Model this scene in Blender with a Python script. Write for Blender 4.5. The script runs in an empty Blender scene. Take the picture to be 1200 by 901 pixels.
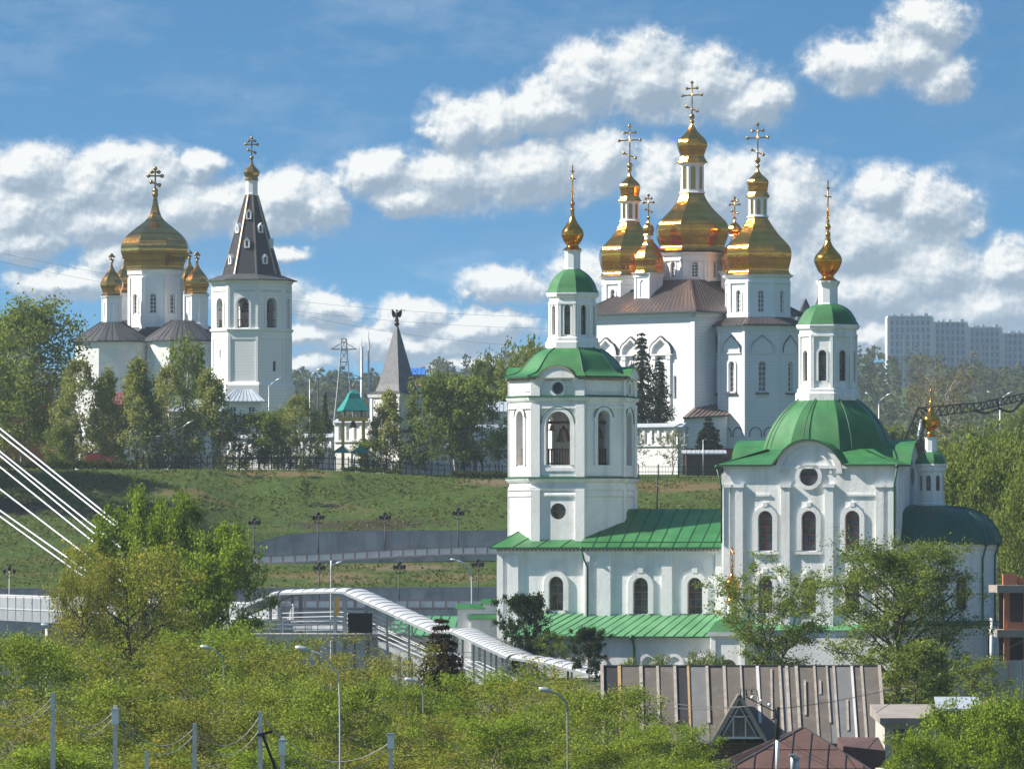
import bpy, bmesh, math, random
import numpy as np
from math import sin, cos, pi, radians as R, sqrt, atan2, tan, asin
random.seed(7)
SC = bpy.context.scene
COL = SC.collection

# ------------------------------------------------------------------ camera
CAMZ, FPX, HY = 20.0, 8000.0, 650.0          # eye height, focal length in photo pixels, horizon row (photo is 1200 x 901)
cam = bpy.data.cameras.new('camera'); camo = bpy.data.objects.new('camera', cam); COL.objects.link(camo)
camo.location = (0, 0, CAMZ); camo.rotation_euler = (pi/2, 0, 0)
cam.sensor_width = 36; cam.sensor_fit = 'HORIZONTAL'; cam.lens = 36*FPX/1200
cam.shift_y = (HY-450.5)/1200
cam.clip_start = 1; cam.clip_end = 30000
SC.camera = camo
SC.render.engine = 'CYCLES'
SC.cycles.use_denoising = True
try:
    SC.cycles.denoiser = 'OPENIMAGEDENOISE'; SC.cycles.denoising_input_passes = 'RGB_ALBEDO_NORMAL'
    SC.cycles.denoising_prefilter = 'ACCURATE'
except Exception: pass
SC.cycles.max_bounces = 6; SC.cycles.diffuse_bounces = 3; SC.cycles.glossy_bounces = 3
SC.cycles.transmission_bounces = 3; SC.cycles.transparent_max_bounces = 4; SC.cycles.volume_bounces = 0
SC.cycles.sample_clamp_indirect = 6
SC.view_settings.view_transform = 'Standard'; SC.view_settings.look = 'None'
SC.view_settings.exposure = 1.0; SC.view_settings.gamma = 1.0

# ------------------------------------------------------------------ sun and sky
SUN_AZ, SUN_EL = R(-91), R(39)               # azimuth from the eye's own back, to the left
SUN_STRENGTH, SKY_STRENGTH = 4.8, 0.12
sd = (sin(SUN_AZ)*cos(SUN_EL), -cos(SUN_AZ)*cos(SUN_EL), sin(SUN_EL))
sl = bpy.data.lights.new('sun', 'SUN'); sl.energy = SUN_STRENGTH; sl.angle = R(0.5); sl.color = (1.0, 0.93, 0.82)
so = bpy.data.objects.new('sun', sl); COL.objects.link(so)
from mathutils import Vector, Matrix
so.rotation_euler = Vector(sd).to_track_quat('Z', 'Y').to_euler()

world = bpy.data.worlds.new('World'); SC.world = world; world.use_nodes = True
wt = world.node_tree; wt.nodes.clear()
def WN(tree, typ, **kw):
    n = tree.nodes.new(typ)
    for k, v in kw.items():
        setattr(n, k, v)
    return n
def math_n(t, op, a, b=None, c=None, clamp=False):
    n = t.nodes.new('ShaderNodeMath'); n.operation = op; n.use_clamp = clamp
    for i, x in enumerate((a, b, c)):
        if x is None: continue
        if isinstance(x, (int, float)): n.inputs[i].default_value = x
        else: t.links.new(x, n.inputs[i])
    return n.outputs[0]
def vec_n(t, op, a, b=None, c=None):
    n = t.nodes.new('ShaderNodeVectorMath'); n.operation = op
    for i, x in enumerate((a, b, c)):
        if x is None: continue
        if isinstance(x, tuple): n.inputs[i].default_value = x
        else: t.links.new(x, n.inputs[i])
    return n
def ramp_n(t, fac, stops):
    n = t.nodes.new('ShaderNodeValToRGB'); e = n.color_ramp.elements
    while len(e) < len(stops): e.new(0.5)
    for el, (p, c) in zip(e, stops):
        el.position = p; el.color = (c[0], c[1], c[2], 1) if isinstance(c, tuple) else (c, c, c, 1)
    t.links.new(fac, n.inputs[0]); return n.outputs[0]
def mix_n(t, fac, a, b, blend='MIX'):
    n = t.nodes.new('ShaderNodeMix'); n.data_type = 'RGBA'; n.blend_type = blend
    for i, x in ((0, fac), (6, a), (7, b)):
        if isinstance(x, (int, float)): n.inputs[i].default_value = x
        elif isinstance(x, tuple): n.inputs[i].default_value = (x[0], x[1], x[2], 1)
        else: t.links.new(x, n.inputs[i])
    return n.outputs[2]

# cumulus heaps by direction: (bearing, elevation) of heap centre and half sizes, in 1/8000 of a radian
HEAPS = [(760,92,62,48),(825,100,55,40),(690,90,48,42),(885,118,45,32),(920,118,28,30),(640,128,48,34),(580,142,44,30),
 (535,152,36,36),(505,158,26,26),(700,190,46,40),(620,205,70,40),(530,212,62,36),(440,205,48,26),(480,232,52,22),(395,212,26,24),
 (1092,25,44,30),(1065,62,50,36),(1000,78,50,34),(958,88,30,22),(1108,92,34,28),
 (850,225,66,44),(930,240,60,50),(1040,222,44,26),(1085,248,60,40),(1000,285,84,48),(1138,265,30,26),(1095,315,66,40),(1182,312,40,32),
 (1010,345,120,46),(1150,362,80,44),(780,205,40,40),(905,330,60,40),
 (38,200,50,30),(100,222,62,38),(172,215,52,42),(232,198,34,18),(25,252,64,42),(120,262,72,36),(205,248,70,36),(262,242,36,26),(30,282,60,22),
 (330,235,66,36),(375,245,36,28),(300,260,40,20),(132,302,42,24),(325,302,36,12),
 (590,336,52,22),(540,342,24,18),(635,338,20,20),(482,372,44,22),(450,384,30,18),(505,388,30,12),(380,362,44,18),(350,390,60,14),(598,402,30,14),(545,425,60,10),
 (140,190,40,22),(470,402,110,20),(300,345,60,22),(560,385,70,22),(700,330,60,30),(80,330,70,20),(1000,400,150,24),(330,425,80,14),(650,425,90,16)]
def sky_nodes():
    g = bpy.data.node_groups.new('cloud_heaps', 'ShaderNodeTree')
    g.interface.new_socket('P', in_out='INPUT', socket_type='NodeSocketVector')
    g.interface.new_socket('D', in_out='OUTPUT', socket_type='NodeSocketFloat')
    gi = g.nodes.new('NodeGroupInput'); go = g.nodes.new('NodeGroupOutput')
    p = gi.outputs[0]
    # billow the edges: warp the place by noise at two sizes
    n1 = WN(g, 'ShaderNodeTexNoise'); n1.inputs['Scale'].default_value = 1.5; n1.inputs['Detail'].default_value = 2; g.links.new(p, n1.inputs['Vector'])
    n2 = WN(g, 'ShaderNodeTexNoise'); n2.inputs['Scale'].default_value = 6.5; n2.inputs['Detail'].default_value = 6; n2.inputs['Roughness'].default_value = .6; g.links.new(p, n2.inputs['Vector'])
    w1 = vec_n(g, 'MULTIPLY_ADD', n1.outputs['Color'], (.42, .34, 0), (-.21, -.17, 0)).outputs[0]
    w2 = vec_n(g, 'MULTIPLY_ADD', n2.outputs['Color'], (.26, .22, 0), (-.13, -.11, 0)).outputs[0]
    q = vec_n(g, 'ADD', vec_n(g, 'ADD', p, w1).outputs[0], w2).outputs[0]
    acc = None
    for (px, py, a, b) in HEAPS:
        cx, cy, a, b = (px-600)/100, (HY-py)/100, a/92, b/90
        d = vec_n(g, 'LENGTH', vec_n(g, 'MULTIPLY_ADD', q, (1/a, 1/b, 0), (-cx/a, -cy/b, 0)).outputs[0]).outputs['Value']
        d = math_n(g, 'ADD', d, .52) if a < .34 else d
        acc = d if acc is None else math_n(g, 'SMOOTH_MIN', acc, d, 0.22)
    n3 = WN(g, 'ShaderNodeTexNoise'); n3.inputs['Scale'].default_value = 3.2; n3.inputs['Detail'].default_value = 9; n3.inputs['Roughness'].default_value = .62; g.links.new(p, n3.inputs['Vector'])
    acc = math_n(g, 'ADD', acc, math_n(g, 'MULTIPLY_ADD', n3.outputs['Fac'], .95, -.47))
    g.links.new(acc, go.inputs[0])
    t = wt
    tc = WN(t, 'ShaderNodeTexCoord'); dvec = tc.outputs['Generated']
    sx = WN(t, 'ShaderNodeSeparateXYZ'); t.links.new(dvec, sx.inputs[0])
    x, y, z = sx.outputs
    fw = math_n(t, 'MAXIMUM', y, 0.15)
    u = math_n(t, 'MULTIPLY', math_n(t, 'DIVIDE', x, fw), 80); v = math_n(t, 'MULTIPLY', math_n(t, 'DIVIDE', z, fw), 80)
    cb = WN(t, 'ShaderNodeCombineXYZ'); t.links.new(u, cb.inputs[0]); t.links.new(v, cb.inputs[1]); P = cb.outputs[0]
    def grp(vec):
        n = WN(t, 'ShaderNodeGroup'); n.node_tree = g; t.links.new(vec, n.inputs[0]); return n.outputs[0]
    d0 = grp(P)
    d1 = grp(vec_n(t, 'ADD', P, (-.10, .17, 0)).outputs[0])
    d2 = grp(vec_n(t, 'ADD', P, (-.03, .055, 0)).outputs[0])
    cover = ramp_n(t, math_n(t, 'MULTIPLY', d0, .5), [(.38, 1.0), (.47, .58), (.55, .16), (.66, 0.0)])
    lit = math_n(t, 'ADD', math_n(t, 'MULTIPLY', math_n(t, 'SUBTRACT', d1, d0), .95), math_n(t, 'MULTIPLY', math_n(t, 'SUBTRACT', d2, d0), 1.0))
    lit = math_n(t, 'ADD', lit, .42, clamp=True)
    ccol = ramp_n(t, lit, [(0.0, (.285, .365, .455)), (.35, (.40, .475, .545)), (.7, (.66, .71, .74)), (1.0, (.90, .90, .87))])
    # clear sky: the physical sky, looked up higher than the horizon band the long lens sees (a polarising filter's deep blue)
    sk = WN(t, 'ShaderNodeTexSky'); sk.sky_type = 'NISHITA'; sk.sun_disc = False
    sk.sun_elevation = SUN_EL; sk.sun_rotation = SKY_ROT; sk.air_density = 1.15; sk.dust_density = .6; sk.ozone_density = 2.2; sk.altitude = 100
    zz = math_n(t, 'ADD', math_n(t, 'MULTIPLY', math_n(t, 'MAXIMUM', z, 0.0), 8.0), .02)
    cc = WN(t, 'ShaderNodeCombineXYZ'); t.links.new(x, cc.inputs[0]); t.links.new(y, cc.inputs[1]); t.links.new(zz, cc.inputs[2])
    nm = vec_n(t, 'NORMALIZE', cc.outputs[0]).outputs[0]
    t.links.new(nm, sk.inputs['Vector'])
    b1 = WN(t, 'ShaderNodeBackground'); t.links.new(mix_n(t, 1.0, sk.outputs[0], SKY_TINT, 'MULTIPLY'), b1.inputs[0]); b1.inputs[1].default_value = SKY_STRENGTH
    b2 = WN(t, 'ShaderNodeBackground'); t.links.new(ccol, b2.inputs[0]); b2.inputs[1].default_value = CLOUD_STRENGTH
    front = math_n(t, 'GREATER_THAN', y, .2)
    up = math_n(t, 'MULTIPLY_ADD', z, 60, .5, clamp=True)
    wn = WN(t, 'ShaderNodeTexNoise'); wn.inputs['Scale'].default_value = .55; wn.inputs['Detail'].default_value = 9; wn.inputs['Roughness'].default_value = .66
    t.links.new(vec_n(t, 'MULTIPLY', P, (.7, 1.9, 1)).outputs[0], wn.inputs['Vector'])
    wisp = math_n(t, 'MULTIPLY', ramp_n(t, wn.outputs['Fac'], [(.48, 0.0), (.75, .55)]), ramp_n(t, z, [(.0, 1.0), (.055, .35)]))
    cover = math_n(t, 'MAXIMUM', cover, wisp)
    fac = math_n(t, 'MULTIPLY', math_n(t, 'MULTIPLY', cover, front), .93)
    # other clouds round the rest of the sky, where the lens does not look
    nb = WN(t, 'ShaderNodeTexNoise'); nb.inputs['Scale'].default_value = 3.2; nb.inputs['Detail'].default_value = 7; t.links.new(vec_n(t, 'MULTIPLY', dvec, (1, 1, 2.4)).outputs[0], nb.inputs['Vector'])
    back = math_n(t, 'MULTIPLY', ramp_n(t, nb.outputs['Fac'], [(.54, 0.0), (.68, .8)]), math_n(t, 'SUBTRACT', 1.0, front))
    fac = math_n(t, 'MULTIPLY', math_n(t, 'ADD', fac, back), up)
    ms = WN(t, 'ShaderNodeMixShader'); t.links.new(fac, ms.inputs[0]); t.links.new(b1.outputs[0], ms.inputs[1]); t.links.new(b2.outputs[0], ms.inputs[2])
    out = WN(t, 'ShaderNodeOutputWorld'); t.links.new(ms.outputs[0], out.inputs[0])
SKY_ROT = R(-90); SKY_TINT = (0.29, 0.585, .67); CLOUD_STRENGTH = 0.58
sky_nodes()

# ------------------------------------------------------------------ materials
MATS = {}
def material(name, col, rough=.7, metal=0.0, var=.12, scale=1.2, tint=None, bump=0.0, bscale=30, stain=None, courses=None, spec=.5, fine=.0, streak=None, bdist=.05):
    m = bpy.data.materials.new(name); m.use_nodes = True; t = m.node_tree
    b = t.nodes['Principled BSDF']; b.inputs['Roughness'].default_value = rough; b.inputs['Metallic'].default_value = metal
    b.inputs['Specular IOR Level'].default_value = spec
    tc = t.nodes.new('ShaderNodeTexCoord'); co = tc.outputs['Object']
    n = t.nodes.new('ShaderNodeTexNoise'); n.inputs['Scale'].default_value = scale; n.inputs['Detail'].default_value = 6; n.inputs['Roughness'].default_value = .62
    t.links.new(co, n.inputs['Vector'])
    dk = tuple(c*(1-var) for c in col); lt = tint or tuple(min(1, c*(1+var)) for c in col)
    c = ramp_n(t, n.outputs['Fac'], [(.3, dk), (.7, lt)])
    if streak:                       # long vertical weather streaks
        sm = vec_n(t, 'MULTIPLY', co, (streak[0], streak[0], streak[0]*.08)).outputs[0]
        ns = t.nodes.new('ShaderNodeTexNoise'); ns.inputs['Scale'].default_value = 1; ns.inputs['Detail'].default_value = 5; t.links.new(sm, ns.inputs['Vector'])
        c = mix_n(t, ramp_n(t, ns.outputs['Fac'], [(.5, 0.0), (.72, streak[1])]), c, streak[2])
    if stain:
        n4 = t.nodes.new('ShaderNodeTexNoise'); n4.inputs['Scale'].default_value = stain[0]; n4.inputs['Detail'].default_value = 8; n4.inputs['Roughness'].default_value = .7
        t.links.new(co, n4.inputs['Vector'])
        c = mix_n(t, ramp_n(t, n4.outputs['Fac'], [(.52, 0.0), (.72, stain[1])]), c, stain[2])
    if fine:
        n5 = t.nodes.new('ShaderNodeTexNoise'); n5.inputs['Scale'].default_value = 14; n5.inputs['Detail'].default_value = 3; t.links.new(co, n5.inputs['Vector'])
        c = mix_n(t, fine, c, ramp_n(t, n5.outputs['Fac'], [(.3, tuple(x*.4 for x in col)), (.7, tuple(min(1, x*1.6) for x in col))]))
    h = None
    if courses:                      # brick courses under paint
        br = t.nodes.new('ShaderNodeTexWave'); br.wave_type = 'BANDS'; br.bands_direction = 'Z'; br.wave_profile = 'SIN'
        br.inputs['Scale'].default_value = courses[0]; br.inputs['Distortion'].default_value = .6; br.inputs['Detail'].default_value = 2
        t.links.new(co, br.inputs['Vector'])
        c = mix_n(t, ramp_n(t, br.outputs['Fac'], [(.05, courses[1]), (.3, 0.0)]), c, courses[2]); h = br.outputs['Fac']
    t.links.new(c, b.inputs['Base Color'])
    if bump:
        nb = t.nodes.new('ShaderNodeTexNoise'); nb.inputs['Scale'].default_value = bscale; nb.inputs['Detail'].default_value = 4; t.links.new(co, nb.inputs['Vector'])
        bp = t.nodes.new('ShaderNodeBump'); bp.inputs['Strength'].default_value = bump; bp.inputs['Distance'].default_value = bdist
        t.links.new(nb.outputs['Fac'], bp.inputs['Height']); t.links.new(bp.outputs[0], b.inputs['Normal'])
    MATS[name] = m
    return m
def leafmat(name, a, b, trans=.32):
    m = bpy.data.materials.new(name); m.use_nodes = True; t = m.node_tree; t.nodes.clear()
    at = t.nodes.new('ShaderNodeAttribute'); at.attribute_name = 'tone'
    oi = t.nodes.new('ShaderNodeObjectInfo')
    f = math_n(t, 'ADD', at.outputs['Fac'], math_n(t, 'MULTIPLY_ADD', oi.outputs['Random'], .36, -.18), clamp=True)
    mid = tuple((p+q)/2 for p, q in zip(a, b))
    c = ramp_n(t, f, [(0, a), (.5, mid), (1, b)])
    d = t.nodes.new('ShaderNodeBsdfDiffuse'); t.links.new(c, d.inputs[0])
    tr = t.nodes.new('ShaderNodeBsdfTranslucent'); t.links.new(mix_n(t, .5, c, (.22, .30, .03)), tr.inputs[0])
    mx = t.nodes.new('ShaderNodeMixShader'); mx.inputs[0].default_value = trans
    t.links.new(d.outputs[0], mx.inputs[1]); t.links.new(tr.outputs[0], mx.inputs[2])
    o = t.nodes.new('ShaderNodeOutputMaterial'); t.links.new(mx.outputs[0], o.inputs[0])
    MATS[name] = m; return m
M = material
M('plaster', (.80, .80, .79), .88, var=.06, scale=.35, stain=(.6, .42, (.55, .555, .54)), bump=.3, bscale=5, streak=(1.3, .6, (.52, .52, .49)))
M('basement_plaster', (.72, .72, .73), .9, var=.08, scale=.5, stain=(.8, .5, (.46, .45, .44)), bump=.25, bscale=7, streak=(1.0, .4, (.5, .5, .5)))
M('old_whitewash', (.76, .755, .75), .9, var=.06, scale=.25, stain=(.5, .3, (.58, .57, .56)), courses=(.7, .3, (.55, .54, .54)), bump=.2, bscale=5)
M('grey_whitewash', (.70, .70, .69), .9, var=.12, scale=.16, stain=(.3, .6, (.47, .46, .44)), courses=(.7, .18, (.52, .51, .5)), bump=.2, bscale=5)
M('trim_white', (.82, .82, .82), .8, var=.04, scale=1)
M('green_roof', (.024, .125, .036), .45, var=.22, scale=.5, tint=(.05, .205, .062), stain=(.35, .5, (.085, .24, .10)), fine=.12, bump=.25, bscale=1.6, streak=(.8, .3, (.02, .10, .04)))
M('pale_green_roof', (.085, .245, .11), .5, var=.25, scale=.5, stain=(.6, .6, (.19, .32, .19)), fine=.12, bump=.2, bscale=1.6)
M('green_trim', (.012, .075, .03), .5)
M('dark_green_roof', (.014, .085, .05), .38, var=.2, scale=.7)
M('gold', (.98, .37, .055), .15, 1.0, var=.22, scale=.7, bump=.55, bscale=1.5, bdist=.12, courses=(.36, .32, (.36, .14, .02)), stain=(1.1, .22, (.5, .2, .03)))
M('pale_gold', (.70, .36, .10), .16, 1.0, var=.2, scale=.6, bump=.4, bscale=1.3, bdist=.1, courses=(.3, .5, (.2, .1, .03)), stain=(.9, .35, (.34, .2, .06)))
M('old_gold', (.42, .25, .09), .3, 1.0, var=.2, scale=2)
M('brown_metal', (.078, .06, .057), .45, .3, var=.25, scale=.4, stain=(.5, .4, (.12, .088, .072)), fine=.1)
M('slate_roof', (.06, .062, .07), .7, spec=.3, var=.25, scale=.6, fine=.15)
M('grey_shingle', (.15, .152, .165), .7, var=.25, scale=2.0, fine=.2)
M('tent_shingle', (.04, .04, .048), .8, spec=.2, var=.3, scale=2.5, fine=.25)
M('pale_rib', (.46, .35, .26), .45, .3)
M('glass_dark', (.03, .033, .04), .08, var=.5, scale=1.3, tint=(.15, .155, .16), bump=.5, bscale=.8, bdist=.2)  # paler noise in the colour stands in for varied reflections
M('interior_shade', (.05, .045, .042), .9)  # flat dark colour standing in for the shade inside openings
M('brick_inside', (.36, .27, .21), .9, var=.2, scale=2)
M('window_brown', (.22, .11, .06), .6)
M('window_red', (.28, .07, .06), .6)
M('window_white', (.74, .74, .74), .6)
M('wood_dark', (.085, .05, .032), .8, var=.3, scale=3)
M('wood_rust', (.32, .15, .075), .8, var=.3, scale=3)
M('bronze', (.20, .125, .085), .45, .7, var=.3, scale=3)
M('iron', (.022, .022, .025), .55, .3)
M('verdigris_black', (.03, .032, .034), .5, .5)
M('concrete', (.40, .395, .385), .9, var=.16, scale=.6, stain=(.35, .5, (.24, .235, .23)), bump=.3, bscale=6, streak=(.8, .45, (.2, .2, .2)))
M('retaining_concrete', (.46, .43, .39), .9, var=.2, scale=.35, stain=(.3, .6, (.13, .13, .13)), bump=.3, bscale=4, streak=(.7, .5, (.13, .125, .12)))
M('slab_concrete', (.27, .235, .21), .9, var=.2, scale=.8, stain=(.6, .5, (.22, .2, .19)), bump=.2)
M('pale_concrete', (.55, .535, .52), .9, var=.12, scale=.8, stain=(.6, .4, (.36, .35, .34)), bump=.2, bscale=8)
M('parapet_white', (.74, .72, .70), .85, var=.1, scale=.8, stain=(1.5, .4, (.4, .39, .38)))
M('parapet_red', (.42, .30, .27), .85)
M('asphalt', (.055, .055, .057), .95, var=.2, scale=.8, fine=.2)
M('white_metal', (.50, .51, .53), .45, .1, var=.1, scale=.7, stain=(1.1, .3, (.48, .50, .52)))
M('steel_grey', (.32, .34, .36), .5, .5, var=.15)
M('panel_grey', (.29, .31, .33), .45, .2, var=.12, scale=.5)
M('cable_white', (.60, .60, .64), .4)
M('pole_concrete', (.66, .63, .58), .9, var=.15, scale=2, bump=.2, streak=(2.5, .4, (.26, .25, .24)))
M('porcelain', (.8, .82, .8), .3)
M('wire', (.10, .10, .10), .6)
M('wire_pale', (.40, .39, .37), .5)
M('felt_roof', (.115, .098, .083), .95, var=.18, scale=.8, stain=(1.2, .5, (.25, .225, .205)), fine=.22, streak=(1.4, .4, (.10, .09, .085)))
M('felt_patch', (.15, .15, .15), .95, var=.15, scale=1, fine=.2, stain=(1.4, .4, (.12, .12, .12)))
M('tar_patch', (.018, .018, .022), .8, var=.4, scale=3)
M('weathered_wood', (.33, .29, .25), .9, var=.25, scale=2, fine=.1)
M('rust_roof', (.125, .066, .048), .6, .2, var=.28, scale=.9, stain=(.8, .6, (.11, .05, .04)), fine=.18, streak=(1.2, .4, (.17, .095, .07)))
M('brown_pale_roof', (.22, .14, .115), .55, .2, var=.2, scale=.8, fine=.14)
M('log_wall', (.12, .085, .06), .9, var=.3, scale=2, courses=(1.6, .7, (.04, .03, .02)))
M('brick_red', (.42, .135, .065), .9, var=.25, scale=2, courses=(4.2, .5, (.35, .27, .22)), fine=.1)
M('teal_roof', (.012, .22, .19), .5, var=.15)
M('fresh_wood', (.40, .26, .12), .85, var=.2)
M('yellow_wood', (.62, .36, .075), .7, var=.15)
M('red_roof', (.22, .07, .065), .7, var=.15)
M('pink_roof', (.42, .20, .19), .7, var=.15)
M('blue_roof', (.035, .16, .48), .6, var=.12)
M('pale_tin', (.50, .54, .57), .4, .3, var=.12)
M('car_red', (.55, .065, .022), .3)
M('rubber', (.02, .02, .02), .9)
M('tower_block_haze_blue', (.26, .31, .40), .8, var=.1, scale=.05)
M('tower_block_white', (.62, .63, .65), .8, var=.05)
M('tower_block_window', (.09, .12, .18), .3)
M('bark', (.075, .058, .045), .95, var=.3, scale=4, bump=.3)
M('bark_grey', (.24, .21, .175), .95, var=.3, scale=4)
M('birch_bark', (.55, .53, .49), .9, var=.2, scale=3, stain=(5, .9, (.06, .05, .05)))
leafmat('leaf_willow', (.13, .18, .022), (.34, .40, .06))
leafmat('leaf_yellow', (.16, .165, .02), (.36, .34, .055))
leafmat('leaf_fresh', (.13, .19, .022), (.33, .42, .055))
leafmat('leaf_olive', (.18, .18, .03), (.38, .35, .07))
leafmat('leaf_poplar', (.12, .18, .02), (.31, .41, .05))
leafmat('leaf_birch', (.19, .21, .05), (.38, .38, .11))
leafmat('leaf_mid', (.10, .14, .03), (.26, .30, .07))
leafmat('leaf_dark', (.028, .05, .015), (.075, .11, .03))
leafmat('leaf_spruce', (.012, .022, .013), (.035, .05, .026), .1)
leafmat('leaf_pine', (.016, .034, .016), (.045, .075, .032), .1)
leafmat('leaf_rust', (.035, .02, .012), (.09, .05, .03), .1)
leafmat('leaf_sparse', (.11, .155, .03), (.25, .31, .07))
leafmat('leaf_blossom', (.17, .18, .09), (.55, .54, .46), .3)
leafmat('leaf_bud', (.15, .115, .065), (.27, .22, .13), .3)
leafmat('leaf_far', (.035, .055, .028), (.085, .105, .05), .2)
leafmat('leaf_hedge', (.02, .034, .012), (.06, .08, .03), .2)
leafmat('grass_blade', (.07, .095, .02), (.16, .165, .045), .3)

# ------------------------------------------------------------------ mesh helpers
ROOTLOC = {}
def W(px, py, Y):
    return Vector(((px-600)/FPX*Y, Y, CAMZ-(py-HY)/FPX*Y))
def WZ(py, Y): return CAMZ-(py-HY)/FPX*Y
def tagit(o, label=None, cat=None, group=None, kind=None):
    if label: o['label'] = label
    if cat: o['category'] = cat
    if group: o['group'] = group
    if kind: o['kind'] = kind
    return o
def thing(name, loc, label, cat, group=None, rz=0):
    o = bpy.data.objects.new(name, None); o.empty_display_size = .5; COL.objects.link(o)
    o.location = loc; o.rotation_euler = (0, 0, rz); ROOTLOC[o.name] = Vector(loc)
    return tagit(o, label, cat, group)
def copy_tree(o, parent=None):
    c = o.copy(); COL.objects.link(c)
    if parent is not None: c.parent = parent
    else: ROOTLOC[c.name] = Vector(c.location)
    for ch in list(o.children): copy_tree(ch, c)
    return c
class MB:
    def __init__(s): s.v = []; s.f = []; s.m = []; s.s = []
    def add(s, vs, fs, m=0, sm=False):
        k = len(s.v); s.v += [tuple(p) for p in vs]
        for f in fs: s.f.append(tuple(i+k for i in f)); s.m.append(m); s.s.append(sm)
    def poly(s, pts, m=0): s.add(pts, [tuple(range(len(pts)))], m)
    def hexa(s, p, m=0):     # p: bottom 4 (ccw) + top 4
        s.add(p, [(3,2,1,0),(4,5,6,7),(0,1,5,4),(1,2,6,5),(2,3,7,6),(3,0,4,7)], m)
    def box(s, c, size, rz=0, m=0):
        a, b, h = size[0]/2, size[1]/2, size[2]/2; ca, sa = cos(rz), sin(rz)
        f = lambda x, y, z: (c[0]+x*ca-y*sa, c[1]+x*sa+y*ca, c[2]+z)
        s.hexa([f(-a,-b,-h), f(a,-b,-h), f(a,b,-h), f(-a,b,-h), f(-a,-b,h), f(a,-b,h), f(a,b,h), f(-a,b,h)], m)
    def fbox(s, F, u0, u1, v0, v1, z0, z1, m=0):
        s.hexa([F.P(u0,v0,z0), F.P(u1,v0,z0), F.P(u1,v1,z0), F.P(u0,v1,z0), F.P(u0,v0,z1), F.P(u1,v0,z1), F.P(u1,v1,z1), F.P(u0,v1,z1)], m)
    def bar(s, a, b, w, h=None, m=0, up=(0,0,1)):
        a, b = Vector(a), Vector(b); d = (b-a).normalized(); up = Vector(up)
        x = d.cross(up)
        if x.length < 1e-4: x = d.cross(Vector((1,0,0)))
        x.normalize(); y = x.cross(d); h = h or w
        x *= w/2; y *= h/2
        s.hexa([a-x-y, a+x-y, b+x-y, b-x-y, a-x+y, a+x+y, b+x+y, b-x+y], m)
    def tube(s, pts, r, n=6, m=0, sm=True, cap=True):
        pts = [Vector(p) for p in pts]; rs = r if isinstance(r, (list, tuple)) else [r]*len(pts)
        vs = []; fs = []; px = None
        for i, p in enumerate(pts):
            d = (pts[min(i+1, len(pts)-1)]-pts[max(i-1, 0)]).normalized()
            if px is None:
                px = d.cross(Vector((0,0,1)));
                if px.length < 1e-3: px = d.cross(Vector((1,0,0)))
            px = (px-d*px.dot(d)).normalized(); py = d.cross(px)
            for k in range(n):
                a = 2*pi*k/n; vs.append(p+px*(cos(a)*rs[i])+py*(sin(a)*rs[i]))
        for i in range(len(pts)-1):
            for k in range(n):
                k2 = (k+1) % n; fs.append((i*n+k, i*n+k2, (i+1)*n+k2, (i+1)*n+k))
        if cap: fs += [tuple(range(n-1, -1, -1)), tuple(range((len(pts)-1)*n, len(pts)*n))]
        s.add(vs, fs, m, sm)
    def ball(s, c, r, m=0, n=8, sz=1.0):
        prof = [(r*sin(pi*i/n), c[2]-r*sz*cos(pi*i/n)) for i in range(n+1)]
        s.lathe(c[0], c[1], prof, max(6, n), 0, m, facet=False)
    def lathe(s, cx, cy, prof, n=8, rot=0.0, m=0, facet=True, a0=0.0, a1=2*pi, sm=True):
        """facet: a polygonal dome, hard edges between facets and a smooth profile; rot: bearing of a facet's middle from -y"""
        full = abs(a1-a0-2*pi) < 1e-6
        ang = [rot-pi/2+(a0+(a1-a0)*(k-.5)/n) for k in range(n+1)]
        L = len(prof)
        if facet:
            for k in range(n):
                vs = []; 
                for (r, z) in prof:
                    for a in (ang[k], ang[k+1]): vs.append((cx+r*cos(a), cy+r*sin(a), z))
                s.add(vs, [(2*i, 2*i+1, 2*i+3, 2*i+2) for i in range(L-1)], m, sm)
        else:
            vs = []; 
            for (r, z) in prof:
                for k in range(n): vs.append((cx+r*cos(ang[k]), cy+r*sin(ang[k]), z))
            fs = []
            for i in range(L-1):
                for k in range(n):
                    k2 = (k+1) % n; fs.append((i*n+k, i*n+k2, (i+1)*n+k2, (i+1)*n+k))
            s.add(vs, fs, m, True)
    def ringprof(s, corners, prof, m=0, closed=True, sides=None):
        """walls, cornices and skirt roofs round a ccw plan: prof is a list of (offset outward, z)"""
        n = len(corners); rows = []
        for (off, z) in prof:
            q = offset_poly(corners, off); rows.append([(p[0], p[1], z) for p in q])
        for k in range(n if closed else n-1):
            if sides is not None and k not in sides: continue
            k2 = (k+1) % n
            for i in range(len(prof)-1):
                s.add([rows[i][k], rows[i][k2], rows[i+1][k2], rows[i+1][k]], [(0,1,2,3)], m)
    def build(s, name, mats, parent=None, loc=None):
        root = parent
        while root is not None and root.parent is not None: root = root.parent
        L = ROOTLOC[root.name] if root is not None else (Vector(loc) if loc is not None else Vector((0,0,0)))
        me = bpy.data.meshes.new(name)
        me.from_pydata([(p[0]-L.x, p[1]-L.y, p[2]-L.z) for p in s.v], [], s.f)
        mats = [mats] if isinstance(mats, str) else mats
        for q in mats: me.materials.append(MATS[q])
        me.polygons.foreach_set('material_index', s.m); me.polygons.foreach_set('use_smooth', s.s); me.update()
        o = bpy.data.objects.new(name, me); COL.objects.link(o)
        if parent is not None: o.parent = parent
        else:
            o.location = L; ROOTLOC[o.name] = L
        return o
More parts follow.
